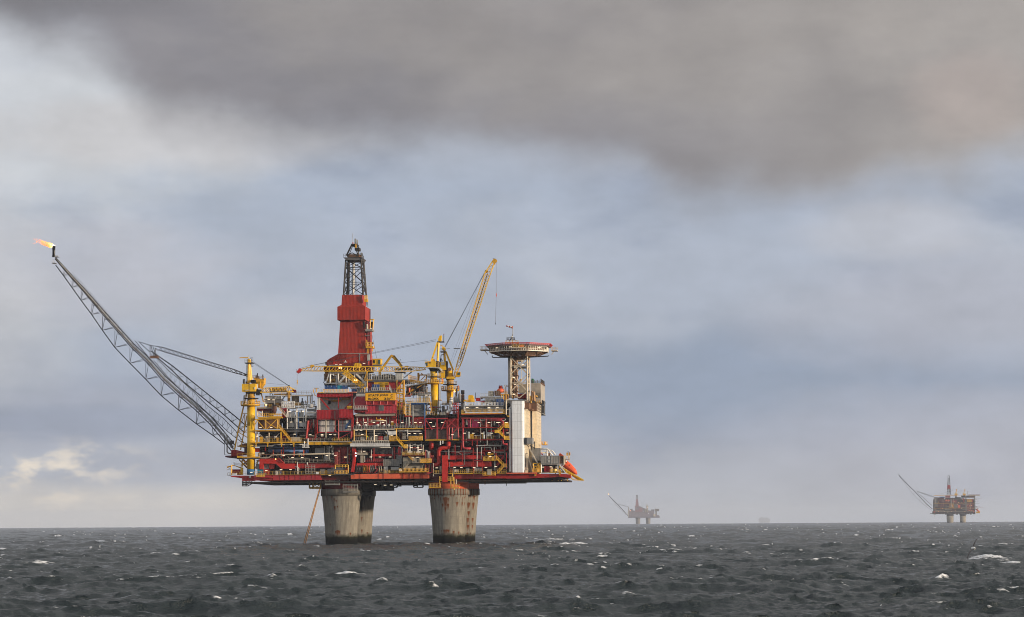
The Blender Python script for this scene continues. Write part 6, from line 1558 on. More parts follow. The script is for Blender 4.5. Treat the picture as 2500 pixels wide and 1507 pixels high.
C4 = [P(1400, 795, Y1 - .3), P(1400, 795, Y1 + .3), P(1400, 835, Y1 + .3), P(1400, 835, Y1 - .3)]
q.lattice(A4, B4, 15, .15, .27); q.lattice(B4, C4, 3, .15, .25)
mk('boom', 'yellow_clean', q); bx('boom_walkway', 'yellow_dirty', 935, 768, 1240, 815, Y1 - .3, Y1 + .3); bx('boom_rest_deck', 'steel_dark', 930, 824, 1260, 834, Y1 - 1, Y1 + 2); mk('sheave', 'black', MB().tube(P(1298, 722, Y1 - .5), P(1298, 722, Y1 + .5), .22, 10)); bx('boom_tip', 'red_dark', 1355, 795, 1420, 850, Y1 - .5, Y1 + .5); rl(1385, 800, 1420, 800, Y1, 'grey_light', .9, .09, .3)
bx('engine_house', 'yellow_clean', 690, 640, 745, 755, Y1 + 2.4, Y1 + 6); mk('engine_house', 'yellow', MB().prism([(600, 560), (700, 570), (800, 605), (815, 570), (810, 680), (740, 770), (640, 690), (640, 610)], Y1 + 3, Y1 + 6.5)); rl(600, 575, 815, 600, Y1 + 3, 'brown', 1.0, .14, .5)
for x, y0, y1 in ((693, 480, 580), (668, 510, 570), (795, 505, 600), (712, 540, 600)): mk('exhaust', 'steel_dark', MB().cyl(x - 9, y0, x + 9, y1, Y1 + 4, 8))
mk('brace', 'yellow', MB().ln(800, 620, 760, 780, Y1 + 2, .3).ln(770, 640, 790, 760, Y1 + 2, .25)); bx('engine', 'grey_dark', 690, 790, 760, 880, Y1 + 1.2, Y1 + 3)
for y0 in (262, 275, 290): mk('pendant_cable', 'cable', MB().ln(615, y0, 1290, 715 + (y0 - 262) * .4, Y1, .075))
mk('pendant_cable', 'cable', MB().ln(810, 663, 1280, 710, Y1, .05))
q = MB().ln(488, 850, 342, 1490, Y1 + 1.5, .42)
mk('raker', 'yellow', q); mk('raker', 'yellow', MB().ln(765, 860, 805, 1030, Y1 + 3, .34)); mk('raker', 'yellow', MB().ln(660, 960, 690, 1080, Y1 + 2, .3)); fr('B'); mk('raker', 'yellow', MB().ln(345, 55, 255, 535, Y1 + 1.5, .42)); mk('raker', 'yellow', MB().ln(492, -120, 370, 540, Y1 + 7, .34)); q = MB().ln(330, 200, 500, 300, Y1 + 2, .26).ln(345, 170, 490, 50, Y1 + 2, .22).ln(330, 190, 490, 200, Y1 + 2, .2).ln(410, 240, 490, 150, Y1 + 3, .2)
mk('cross_brace', 'yellow', q); fr('A'); q = MB().ln(415, 1250, 495, 1252, Y1 + 1.5, .2).ln(440, 1270, 385, 1440, Y1 + 2, .2).ln(450, 1260, 450, 1490, Y1 + 3, .2)
mk('cross_brace', 'yellow_dirty', q)

# second crane: boom level to the left
fr('E')
Y2 = 6.0
CR2 = T('pedestal_crane', 'yellow crane whose long level boom points left across the drilling deck', 'crane', at_(775, 1290, Y2), 'yellow pedestal cranes on the platform')
mk('pedestal', 'yellow_clean', MB().cyl(735, 690, 845, 1290, Y2, 28, 703, 848)); column(706, 842, 600, 690, Y2, 'yellow', 'upper_column'); column(708, 840, 440, 600, Y2, 'yellow_clean', 'slew_column'); mk('slew_ring', 'steel_dark', MB().cyl(705, 388, 850, 445, Y2, 24, 670, 870))
mk('ring_walkway', 'yellow', MB().ring(592, 962, 664, Y2, .4)); mk('railing', 'yellow_rail', MB().ringrail(592, 962, 664, Y2, 1.15, .13, 22)); mk('ring_walkway', 'steel_dark', MB().ring(645, 912, 546, Y2, .25)); mk('railing', 'galv', MB().ringrail(645, 912, 546, Y2, 1.0, .07, 16)); bx('yoke', 'yellow_dirty', 720, 600, 850, 655, Y2 - 1.45, Y2 + 1)
mk('cab_deck', 'grey_light', MB().prism([(600, 365), (870, 365), (905, 395), (905, 430), (860, 385), (640, 378)], Y2 - 2.6, Y2 + 2.4)); bx('machinery_house', 'yellow_clean', 662, 252, 812, 362, Y2 - 2.4, Y2 + 2); bx('machinery', 'steel_dark', 812, 250, 862, 362, Y2 - 2, Y2 + 1.5); rl(812, 362, 862, 362, Y2 - 2.2, 'yellow', 1.6, .1, .4); mk('counterweight_frame', 'steel_dark', MB().prism([(860, 385), (905, 400), (905, 430), (860, 470)], Y2 - 1.4, Y2 + 1.4))
mk('cab', 'yellow', MB().prism([(605, 262), (662, 255), (662, 362), (625, 362)], Y2 - 2.5, Y2 - .3)); mk('cab_window', 'glass', MB().prism([(608, 285), (655, 270), (658, 342), (628, 345)], Y2 - 2.58, Y2 - 2.5)); rl(600, 262, 662, 258, Y2 - 2.3, 'grey_light', .9, .08, .3); q = MB().pl([(602, 280), (606, 365), (640, 380)], Y2 - 2.6, .09)
mk('cab_rail', 'galv', q); bx('placard', 'brown', 680, 268, 715, 292, Y2 - 2.5, Y2 - 2.4)
mk('winch', 'yellow_dirty', MB().tube(P(770, 235, Y2 - 1), P(770, 235, Y2 + 1), .55, 14)); bx('placard', 'white', 775, 170, 830, 183, Y2 - 1.5, Y2 - 1.4)
fr('M'); q = MB(); fr('E'); a0, b0 = P(728, 250, Y2 - .9), P(846, 262, Y2 - .9); fr('M'); t0 = P(408, 1280, Y2 - .6)
mk('a_frame', 'yellow_clean', MB().bar(a0, P(392, 1285, Y2 - .6), .6)); mk('a_frame', 'yellow_clean', MB().bar(b0, P(406, 1285, Y2 - .6), .55)); mk('sheave_block', 'yellow_clean', MB().prism([(398, 1275), (398, 1240), (412, 1222), (412, 1205), (440, 1192), (444, 1205), (440, 1260), (428, 1278)], Y2 - .9, Y2 + .9)); bx('top_platform', 'steel_dark', 384, 1278, 476, 1290, Y2 - 1, Y2 + 1); ln('mast', 'steel_dark', 478, 1172, 476, 1290, Y2, .16); mk('beacon', 'red', MB().ln(478, 1172, 478, 1180, Y2, .25))
fr('C')
q = MB(); hw = .75
bm0 = [P(2517 - 20, 380, Y2 - hw * .5), P(2497, 380, Y2 + hw * .5), P(2497, 412, Y2 + hw * .5), P(2497, 412, Y2 - hw * .5)]
bm1 = [P(2330, 362, Y2 - hw), P(2330, 362, Y2 + hw), P(2250, 442, Y2 + hw), P(2250, 442, Y2 - hw)]
bm2 = [P(360, 346, Y2 - hw), P(360, 346, Y2 + hw), P(330, 440, Y2 + hw), P(330, 440, Y2 - hw)]
bm3 = [P(120, 402, Y2 - .3), P(120, 402, Y2 + .3), P(118, 436, Y2 + .3), P(118, 436, Y2 - .3)]
q.lattice(bm0, bm1, 4, .13, .26); q.lattice(bm1, bm2, 34, .13, .27); q.lattice(bm2, bm3, 4, .13, .24)
mk('boom', 'yellow_clean', q); bx('boom_walkway', 'grey_dark', 1900, 385, 2240, 425, Y2 + .1, Y2 + .3); bx('boom_walkway', 'galv', 120, 428, 560, 440, Y2 - .2, Y2 + .2)
mk('boom_head', 'red_bright', MB().prism([(30, 440), (60, 420), (70, 392), (95, 385), (118, 405), (118, 435), (95, 462), (60, 485), (40, 470)], Y2 - .6, Y2 + .6)); mk('sheave', 'yellow', MB().prism([(285, 372), (300, 318), (360, 318), (350, 350), (320, 372)], Y2 - .6, Y2 + .6)); bx('winch', 'brown', 2095, 340, 2160, 358, Y2 - .6, Y2 + .6); q = MB().ln(28, 405, 28, 470, Y2 - .6, .08).ln(28, 470, 110, 470, Y2 - .6, .08)
mk('head_rail', 'grey_dark', q)
fr('S')
for dx, dy in ((0, 0), (0, 3.2)): mk('pendant_cable', 'cable', MB().bar(P(1064, 829.5 + dy, Y2), P(762 + dx, 892 + dy * .3, Y2), .085))
mk('pendant_cable', 'cable', MB().bar(P(762, 891, Y2), P(731, 900, Y2), .07)); mk('hoist_cable', 'cable', MB().bar(P(1043, 880, Y2), P(900, 892, Y2), .06)); mk('hoist_cable', 'cable', MB().bar(P(1043, 880, Y2), P(880, 894, Y2), .06))
fr('C'); mk('hoist_cable', 'cable', MB().ln(42, 485, 42, 610, Y2, .07)); mk('hook_block', 'yellow', MB().prism([(36, 615), (42, 605), (49, 615), (50, 650), (46, 695), (40, 698), (36, 660)], Y2 - .25, Y2 + .25)); mk('sling', 'grey_light', MB().ln(42, 695, 34, 830, Y2, .06)); mk('hook_cap', 'black', MB().ln(42, 655, 42, 675, Y2 - .3, .16))

# third crane: boom raised
fr('E')
Y3 = 16.0
CR3 = T('pedestal_crane', 'yellow crane with its boom raised steeply above the platform, hook hanging free', 'crane', at_(1085, 1060, Y3), 'yellow pedestal cranes on the platform')
mk('pedestal', 'yellow_clean', MB().cyl(1026, 815, 1140, 1080, Y3, 28, 1018, 1152)); column(1020, 1152, 700, 800, Y3, 'yellow', 'upper_column'); column(1018, 1152, 600, 700, Y3, 'yellow_dirty', 'slew_column'); mk('slew_ring', 'steel_dark', MB().cyl(1005, 575, 1160, 605, Y3, 24))
mk('ring_walkway', 'yellow', MB().ring(915, 1265, 798, Y3, .4)); mk('railing', 'yellow_rail', MB().ringrail(915, 1265, 798, Y3, 1.15, .13, 22)); mk('ring_walkway', 'steel_dark', MB().ring(948, 1218, 692, Y3, .25)); mk('railing', 'galv', MB().ringrail(948, 1218, 692, Y3, 1.0, .07, 16)); bx('placard', 'white', 1063, 745, 1096, 785, Y3 - 1.6, Y3 - 1.4)
mk('numeral', 'sign_text', lettering('2', 1070, 1090, 780, 750, Y3 - 1.63))
bx('yoke', 'yellow_clean', 1018, 545, 1165, 588, Y3 - 1.6, Y3 + 1.6); mk('machinery_house', 'yellow_clean', MB().cyl(1025, 430, 1140, 550, Y3, 20)); bx('machinery', 'steel_dark', 990, 420, 1030, 575, Y3 - 1.5, Y3 + 1.5); mk('winch', 'brown', MB().tube(P(1075, 405, Y3 - 1.2), P(1075, 405, Y3 + 1.2), .62, 14))
mk('cab', 'yellow', MB().prism([(1190, 550), (1190, 470), (1215, 452), (1280, 452), (1280, 520), (1245, 552)], Y3 - 1.8, Y3 + .2)); mk('cab_window', 'glass', MB().prism([(1228, 515), (1232, 468), (1275, 464), (1272, 512)], Y3 - 1.88, Y3 - 1.8)); q = MB().pl([(1282, 450), (1282, 545)], Y3 - 1.8, .09)
mk('cab_rail', 'galv', q); bx('counterweight', 'yellow_clean', 862, 266, 1004, 420, Y3 - 2, Y3 + 2); bx('placard', 'white', 914, 275, 980, 318, Y3 - 2.1, Y3 - 2); bx('counterweight', 'yellow_clean', 870, 432, 986, 572, Y3 - 1.8, Y3 + 1.8); bx('placard', 'grey_light', 885, 450, 965, 465, Y3 - 1.9, Y3 - 1.8); rl(862, 572, 930, 572, Y3 - 2.2, 'yellow', 1.0, .1, .4); bx('machinery', 'steel_dark', 1000, 250, 1030, 430, Y3 - 1, Y3 + 1.6)
mk('a_frame', 'yellow_clean', MB().ln(975, 40, 1010, 430, Y3, .42)); mk('a_frame', 'yellow_clean', MB().ln(998, 60, 1145, 425, Y3, .58)); mk('a_frame', 'yellow_dirty', MB().ln(965, 40, 975, 260, Y3 + .6, .3)); pp('exhaust', 'brown', [(905, 260), (912, 140), (925, 128), (968, 128)], Y3, .14); mk('engine', 'black', MB().cyl(893, 200, 922, 262, Y3, 10)); ln('brace', 'steel_dark', 920, 200, 950, 262, Y3, .16)
fr('M'); mk('sheave_block', 'yellow_clean', MB().prism([(452, 1395), (456, 1352), (475, 1350), (500, 1378), (498, 1400)], Y3 - .8, Y3 + .8)); bx('top_platform', 'steel_dark', 428, 1418, 502, 1430, Y3 - 1, Y3 + 1); rl(428, 1420, 500, 1420, Y3 - 1, 'steel_dark', 1.1, .08, .4); mk('gib_arm', 'yellow', MB().ln(425, 1330, 460, 1340, Y3, .2).ln(460, 1340, 465, 1365, Y3, .2)); mk('gib_arm', 'steel_dark', MB().ln(490, 1385, 560, 1378, Y3, .1))
q = MB(); fr('E'); c0 = [P(1150, 545, Y3 - .9), P(1150, 545, Y3 + .9), P(1185, 560, Y3 + .9), P(1185, 560, Y3 - .9)]; cm = [P(1232, 240, Y3 - .9), P(1232, 240, Y3 + .9), P(1318, 240, Y3 + .9), P(1318, 240, Y3 - .9)]
fr('M'); c1 = [P(1045, 335, Y3 - .9), P(1045, 335, Y3 + .9), P(1130, 330, Y3 + .9), P(1130, 330, Y3 - .9)]; c2 = [P(1158, 155, Y3 - .3), P(1158, 155, Y3 + .3), P(1192, 165, Y3 + .3), P(1192, 165, Y3 - .3)]
q.lattice(c0, cm, 5, .14, .28); q.lattice(cm, c1, 34, .14, .28); q.lattice(c1, c2, 4, .14, .26)
mk('boom', 'yellow_clean', q); mk('boom_cable', 'black', MB().bar((cm[0] + cm[2]) / 2, (c1[0] + c1[2]) / 2, .26)); mk('boom_head', 'yellow', MB().prism([(1150, 165), (1165, 130), (1190, 122), (1215, 140), (1218, 165), (1195, 180), (1190, 205), (1172, 200)], Y3 - .6, Y3 + .6)); mk('sheave', 'yellow_dirty', MB().prism([(1046, 300), (1060, 282), (1085, 282), (1090, 305), (1070, 322), (1046, 320)], Y3 - .7, Y3 + .7)); ln('head_rail', 'steel_dark', 1158, 116, 1196, 130, Y3, .12)
for x0, x1 in ((485, 1040), (497, 1046), (490, 1050)): mk('pendant_cable', 'cable', MB().ln(x0, 1362, x1, 322, Y3, .075))
for x0, x1 in ((598, 940), (628, 980)): mk('hoist_cable', 'grey', MB().ln(x0, 1490, x1, 540, Y3, .045))
fr('E'); mk('hoist_cable', 'grey', MB().ln(1175, 40, 1100, 250, Y3, .045)); mk('hoist_cable', 'grey', MB().ln(1225, 30, 1118, 310, Y3, .045)); fr('M')
mk('hoist_cable', 'cable', MB().ln(1208, 170, 1208, 605, Y3, .06)); mk('hook_block', 'orange_steel', MB().prism([(1204, 612), (1208, 603), (1213, 612), (1214, 640), (1210, 655), (1205, 652), (1203, 635)], Y3 - .2, Y3 + .2)); mk('sling', 'cable', MB().ln(1208, 655, 1196, 1030, Y3, .06)); mk('hook', 'black', MB().ln(1196, 1020, 1196, 1042, Y3, .16)); mk('stub_walkway', 'grey', MB().ln(618, 1378, 708, 1380, Y3, .3).ln(612, 1370, 622, 1385, Y3, .12))

# ---- helideck
fr('H')
YH = 14.0
hc = P(913, 515, YH); zt = hc.z; RH = (P(1520, 545, YH).x - P(310, 545, YH).x) / 2
HELI = T('helideck', 'cream and red octagonal helideck raised on a lattice tower', 'helideck', at_(913, 990, YH))
def octo(r, z, k=8, a0=22.5): return [(hc.x + r * math.cos(R(a0 + 45 * i)), YH + r * math.sin(R(a0 + 45 * i)), z) for i in range(k)]
mk('deck', 'grey_dark', MB().add(octo(RH * 1.06, zt - .4) + octo(RH * 1.06, zt), [tuple(reversed(range(8))), tuple(range(8, 16))] + [(i, (i + 1) % 8, 8 + (i + 1) % 8, 8 + i) for i in range(8)]))
q = MB(); v0, v1 = octo(RH * 1.04, zt - .3), octo(RH * 1.11, zt + .5)
for i in range(8):
    a, b, c, d = (Vector(p) for p in (v0[i], v0[(i + 1) % 8], v1[(i + 1) % 8], v1[i]))
    q.bar(a, b, .26); q.bar(d, c, .16)
    for k in range(11):
        t = k / 10; q.bar(a.lerp(b, t), d.lerp(c, t), .13)
    for t in (.2, .4, .6, .8): q.bar(a.lerp(d, t), b.lerp(c, t), .1)
mk('safety_net', 'red_bright', q)
zb = P(913, 628, YH).z
q = MB(); u0, u1 = octo(RH * .98, zt - .5), octo(RH * .96, zb)
for i in range(8):
    a, b, c, d = (Vector(p) for p in (u0[i], u0[(i + 1) % 8], u1[(i + 1) % 8], u1[i]))
    q.bar(d, c, .34); q.bar(a, b, .2); q.bar(a.lerp(d, .6), b.lerp(c, .6), .1)
    for k in range(11): q.bar(a.lerp(b, k / 10), d.lerp(c, k / 10), .2)
mk('edge_frame', 'cream_frame', q)
mk('deck_skirt', 'brown', MB().add(octo(RH * .86, zt - .4) + octo(RH * .86, zb), [(i, (i + 1) % 8, 8 + (i + 1) % 8, 8 + i) for i in range(8)]))
zu = P(913, 705, YH).z; q = MB(); w0, w1 = octo(RH * .93, zb), octo(RH * .62, zu)
for i in range(8):
    a, b, c, d = (Vector(p) for p in (w0[i], w0[(i + 1) % 8], w1[(i + 1) % 8], w1[i]))
    q.bar(a, d, .28); q.bar(d, c, .28); q.bar(a.lerp(b, .5), d, .18); q.bar(a.lerp(b, .5), c, .18)
    e = Vector((hc.x, YH, zu)); q.bar(d, e, .25); q.bar(a, Vector((hc.x, YH, zb)), .3)
    for k in range(1, 6): q.bar(a.lerp(d, k / 6), b.lerp(c, k / 6), .12)
mk('under_truss', 'brown', q)
mk('pipe', 'steel_dark', MB().pp([(405, 690), (405, 726), (740, 726), (740, 690)], 9, .16)); mk('pipe', 'steel_dark', MB().pp([(1480, 690), (1470, 702), (1140, 722)], 9, .16))
for x0, x1, y in ((172, 325, 578), (1530, 1646, 590)):
    bx('side_platform', 'cream_steel', x0, y, x1, y + 12, YH - 2, YH + 2); rl(x0, y, x1, y, YH - 2, 'yellow_rail', 1.1, .13, .5); rl(x0, y, x1, y, YH + 2, 'yellow_rail', 1.1, .13, .5); q = MB().ln((x0 + x1) / 2, y + 10, 322 if x0 < 500 else 1535, 670, YH - 1, .25)
    mk('bracket', 'cream_steel', q)
fr('H')
bx('access_landing', 'cream_steel', 780, 530, 1012, 545, YH - RH - 1.6, YH - RH + .6); rl(780, 532, 1012, 532, YH - RH - 1.6, 'yellow_rail', 1.1, .14, .5); rl(655, 470, 905, 466, YH - 6, 'yellow_rail', 1.1, .14, .5); bx('foam_monitor', 'yellow_dirty', 865, 432, 905, 470, YH - 6, YH - 5); bx('access_box', 'orange_steel', 930, 488, 1000, 520, YH - RH - 1, YH - RH)
q = MB()
for x in (700, 720, 745, 765, 815, 830): q.ln(x, 345, x, 395, YH - 5, .14)
q.ln(690, 350, 835, 350, YH - 5, .12).ln(690, 392, 835, 392, YH - 5, .18).ln(740, 400, 780, 350, YH - 5, .3).ln(680, 345, 680, 430, YH - 5, .08).ln(830, 385, 890, 420, YH - 5, .1).ln(740, 395, 740, 470, YH - 5, .2)
mk('antenna_frame', 'steel_dark', q); mk('dish', 'white', MB().lathe(P(775, 330, YH - 5), [(.3, P(775, 342, YH - 5).z), (.4, P(775, 330, YH - 5).z), (.15, P(775, 318, YH - 5).z)], 10))
# tower
yt, yb_ = 628, 1640
TX0, TX1 = 757, 1072; TY0, TY1 = YH - 3.4, YH + 5.2
q = MB()
for x in (TX0, TX1): mk('tower_leg', 'cream_steel', MB().bar(P(x, yt, TY0), P(x, 1500, TY0), .42))
xr = [P(TX0, 900, TY0).x, P(TX1, 900, TY0).x]; ztop, zbot = P(900, yt, TY0).z, P(900, 1500, TY0).z
for x in xr: mk('tower_leg', 'cream_steel', MB().bar((x, TY1, ztop), (x, TY1, zbot), .42))
zl = [P(900, y, TY0).z for y in (720, 886, 1048, 1213, 1375, 1500)]
for Y in (TY0, TY1):
    q = MB(); xm = (xr[0] + xr[1]) / 2
    for z in (zl[1], zl[3]): q.bar((xr[0], Y, z), (xr[1], Y, z), .3)
    for s in (0, 1):
        q.bar((xr[s], Y, zl[0]), (xr[s] * .6 + xm * .4, Y, ztop), .3); q.bar((xr[s], Y, zl[0]), (xm, Y, zl[1]), .3); q.bar((xm, Y, zl[1]), (xr[s], Y, zl[2]), .3); q.bar((xr[s], Y, zl[2]), (xm, Y, zl[3]), .3); q.bar((xm, Y, zl[3]), (xr[s], Y, zl[4]), .3); q.bar((xr[s], Y, zl[4]), (xm, Y, zl[5]), .3)
    mk('tower_bracing', 'cream_steel', q)
for X in xr:
    q = MB(); ym = (TY0 + TY1) / 2
    for z in (zl[1], zl[3]): q.bar((X, TY0, z), (X, TY1, z), .26)
    for a, b in ((0, 1), (1, 2), (2, 3), (3, 4), (4, 5)): q.bar((X, TY0 if a % 2 == 0 else ym, zl[a]), (X, ym if a % 2 == 0 else TY0, zl[b]), .22); q.bar((X, TY1 if a % 2 == 0 else ym, zl[a]), (X, ym if a % 2 == 0 else TY1, zl[b]), .22)
    mk('tower_bracing', 'cream_steel', q)
mk('lift_shaft', 'grey_light', MB().cyl(706, 735, 745, 1500, YH - 1, 16))
for i, (x, k, w) in enumerate(((778, 'brown', .3), (790, 'yellow_dirty', .2), (806, 'steel_dark', .3), (822, 'brown', .35), (838, 'tan_pipe', .2), (852, 'steel_dark', .3), (868, 'brown', .25), (880, 'yellow_dirty', .2))): ln('cable_riser', k, x, 640, x, 1500, YH + (i % 3) - .5, w)
q = MB()
for i in range(24): q.ln(775, 655 + i * 34, 885, 655 + i * 34, YH, .1 + .1 * (i % 2))
mk('riser_support', 'brown', q)
for y in (735, 880, 1060, 1210, 1370): bx('landing', 'brown', 770, y, 895, y + 12, YH - 2, YH + 3); rl(770, y, 895, y, YH - 2, 'steel_dark', .9, .08, .5)
bx('cross_platform', 'grey_dark', 757, 900, 1072, 925, YH - 1, YH + 4); rl(760, 862, 1065, 862, YH + 3, 'steel_dark', .9, .1, .6); mk('antenna_dome', 'cream_steel', MB().prism([(885, 745), (970, 745), (975, 770), (955, 800), (890, 800)], YH + 1, YH + 4)); bx('head_house', 'brown', 880, 690, 1075, 740, YH - 3, YH + 6)
ln('mast', 'white', 965, 945, 965, 1190, YH + 7, .2); ln('mast', 'steel_dark', 905, 1075, 905, 1130, YH + 6, .16); bx('deck_house', 'tan', 905, 1230, 1065, 1400, YH + 8, YH + 14); bx('deck_house', 'red_dark', 890, 1420, 1070, 1520, YH + 4, YH + 8); bx('machine', 'yellow_dirty', 925, 1140, 960, 1190, YH + 8, YH + 10)
# windsock
WS = T('windsock', 'red and white striped windsock on a thin mast above the helideck', 'windsock', at_(797, 470, YH - 5))
ln('mast', 'galv', 797, 130, 797, 470, YH - 5, .16); ln('mast', 'galv', 786, 280, 786, 470, YH - 5, .1)
ax = [P(795 - 125 * t, 155 - 30 * t, YH - 5) for t in np.linspace(0, 1, 6)]; rd = np.linspace(.42, .2, 6)
for i in range(5): mk('sock_band', 'red' if i % 2 == 0 else 'white', MB().tube(ax[i], ax[i + 1], rd[i], 10, rd[i + 1]))

# ---- stair tower, living quarters
fr('I')
T('stair_tower', 'tall white panelled tower at the right end of the platform', 'tower', at_(512, 1200, -1))
mk('tower_shell', 'white_tower', MB().add(*(lambda pts, z0, z1: ([(x, y, z0) for x, y in pts] + [(x, y, z1) for x, y in pts], [tuple(reversed(range(8))), tuple(range(8, 16))] + [(i, (i + 1) % 8, 8 + (i + 1) % 8, 8 + i) for i in range(8)]))(
    [(P(414, 600, .6).x, .9), (P(440, 600, -1.2).x, -1.2), (P(592, 600, -1.2).x, -1.2), (P(618, 600, .6).x, .6), (P(618, 600, .6).x, 4), (P(592, 600, -1.2).x, 5.5), (P(440, 600, -1.2).x, 5.5), (P(414, 600, .6).x, 4)], P(512, 1200, -1).z, P(512, 108, -1).z)))
bx('roof_cap', 'grey', 402, 102, 628, 112, -1.4, 5.6); bx('base_beam', 'orange_steel', 350, 1202, 800, 1218, -1.4, 6); mk('drain_pipe', 'white', MB().bar(P(400, 235, -.6), P(404, 1185, -.6), .5)); ln('drain_pipe', 'white', 385, 235, 412, 205, -.6, .3); bx('pipe_box', 'grey_light', 358, 242, 392, 252, -.8, 0)
ACC = T('accommodation_block', 'rust-stained cream accommodation block beside the white tower', 'building', at_(740, 1210, 6))
bx('wing', 'cream', 626, 240, 668, 1205, 2.0, 19.0); bx('wing', 'cream', 738, 272, 806, 880, 12.0, 30.0); bx('wing', 'brown', 700, 142, 806, 272, 12.2, 20); bx('wing', 'cream', 738, 142, 806, 272, 20, 30); bx('wing', 'brown', 622, 150, 690, 236, 3, 19); bx('wing', 'cream', 668, 880, 800, 1205, 8, 28)
q = MB(); fr('I')
for x0, Y0, Y1_, y0, y1 in ((669, 2.4, 18.6, 262, 1180), (807, 12.4, 29.6, 160, 860)):
    X = P(x0 - 1, 600, Y0 - .4).x + .06
    for zi in np.linspace(P(x0, y1, Y0).z, P(x0, y0, Y0).z, 16): q.box3(X, X + .07, Y0, Y1_, zi, zi + .16)
    for yi in np.linspace(Y0, Y1_, 8): q.box3(X, X + .075, yi, yi + .22, P(x0, y1, Y0).z, P(x0, y0, Y0).z)
mk('panel_batten', 'cream_steel', q)
fr('H')
bx('wing', 'grey_block', 1145, 1215, 1330, 1500, 32, 50); fr('I'); bx('wing', 'grey_block', 795, -4, 868, 140, 32, 50)
X = P(868, 60, 32).x; mk('opening', 'black', MB().box3(X + .02, X + .1, 36, 49.5, P(868, 310, 40).z, P(868, 110, 40).z)); mk('wing', 'grey_block', MB().box3(X - 8, X, 49.6, 50, P(868, 318, 40).z, P(868, 60, 40).z)); mk('opening_brace', 'grey_dark', MB().bar((X + .2, 37, P(868, 200, 40).z), (X + .2, 49, P(868, 130, 40).z), .3).bar((X + .2, 43, P(868, 310, 40).z), (X + .2, 43, P(868, 110, 40).z), .4)); mk('beam', 'grey', MB().box3(X - 6, X + .3, 35.5, 50.2, P(868, 322, 40).z, P(868, 310, 40).z))
fr('H'); rl(1150, 1212, 1330, 1212, 32, 'steel_dark', 1.0, .12, .6); q = MB()
for i, x in enumerate((1165, 1195, 1225, 1255, 1290)): q.cyl(x, 1160 + (i % 3) * 12, x + 12, 1212, 34, 8)
mk('roof_vent', 'grey', q); bx('roof_unit', 'grn', 1150, 1130, 1185, 1212, 36, 40); q = MB(); Xr = P(1330, 1215, 32).x
for i in range(5): q.box3(Xr - .3, Xr + .25, 33 + i * 3.4, 34.6 + i * 3.4, P(1330, 1240, 36).z, P(1330, 1212, 36).z)
mk('eave_block', 'brown', q); mk('railing', 'steel_dark', MB().rail((Xr, 32, P(1330, 1212, 36).z), (Xr, 48, P(1330, 1212, 36).z), 1.2, .12, 1))
fr('I')
for a, k, w in (((685, -10, 690, 120), 'cream_steel', .4), ((665, -10, 668, 130), 'cream_steel', .5), ((715, 40, 720, 150), 'yellow_dirty', .4), ((760, -20, 775, 120), 'tan_pipe', .6), ((735, -30, 745, 110), 'tan_pipe', .5), ((640, 130, 640, 240), 'brown', .3)): ln('pipe', k, *a, 8, w)
bx('landing', 'brown', 628, 218, 690, 238, 1, 6); bx('landing', 'yellow_dirty', 755, 32, 800, 52, 12, 18); rl(790, 140, 875, 160, 12, 'yellow_dirty', 1, .13, .6); rl(625, 150, 690, 150, 1.5, 'brown', 1, .12, .5); bx('canopy', 'brown', 668, 236, 740, 256, 5, 12)
mk('plant_box', 'grey', MB().box(658, 672, 740, 766, -.6, 5)); bx('plant_box', 'grey_dark', 622, 672, 658, 764, .4, 4); q = MB().ln(632, 766, 690, 812, 0, .2).ln(740, 730, 775, 760, 6, .3).ln(700, 790, 770, 830, 4, .3).ln(735, 740, 735, 830, 5, .2).ln(775, 730, 775, 850, 6, .2)
mk('bracket', 'steel_dark', q); bx('plant_room', 'grey', 730, 830, 860, 1010, 6.5, 10); rl(700, 810, 780, 810, 4, 'grey', 1, .12, .4)
mk('brace', 'cream_steel', MB().ln(705, 850, 822, 1060, 0, .4)); mk('brace', 'cream_steel', MB().ln(672, 940, 745, 1185, 1, .25)); pp('pipe', 'grey_dark', [(640, 1115), (640, 910), (672, 908)], 1.8, .1)
fr('Q')
bx('escape_basket', 'yellow', 255, 292, 412, 304, 20, 24); rl(255, 294, 412, 294, 20, 'yellow', 1.1, .12, .5, name='escape_rail'); mk('brace', 'yellow', MB().ln(262, 232, 300, 290, 20, .3).ln(362, 225, 362, 295, 20, .45))
# ---- right-end deck: davit frames, lit canopy, containers, lifeboat and ramp
T('boat_gantry', 'white tube gantry standing over the launch ramp of the orange lifeboat', 'gantry', at_(420, 600, 8))
mk('tube', 'white', MB().pp([(150, 417), (418, 410), (560, 600)], 7.0, .26, 10)); mk('tube', 'white', MB().pp([(420, 470), (548, 460), (640, 580)], 11, .24, 10)); mk('tube', 'white', MB().bar(P(415, 415, 7.0), P(415, 610, 7.0), .4)); ln('tube', 'white', 290, 465, 420, 465, 11, .3); ln('tube', 'white', 415, 412, 548, 460, 9, .25); bx('canopy', 'cream_steel', 150, 500, 370, 520, 9, 14); mk('roof_light', 'lamp_white', MB().box(170, 522, 345, 530, 8.8, 9.6)); bx('float_bin', 'red_bright', 148, 515, 248, 562, 8.6, 10); bx('float_bin', 'red_bright', 255, 545, 285, 590, 8.6, 10); bx('winch', 'brown', 430, 530, 490, 610, 9, 10); rl(290, 600, 420, 600, 8, 'cream_steel', 1.2, .14, .5)
T('container_stand', 'white steel stand with braces carrying the grey container at the right end', 'stand', at_(560, 1080, 2))
bx('top_beam', 'white', 230, 830, 890, 848, -.2, 3); q = MB()
for x in (240, 706): mk('leg', 'white', MB().ln(x, 845, x, 1085, 0, .38))
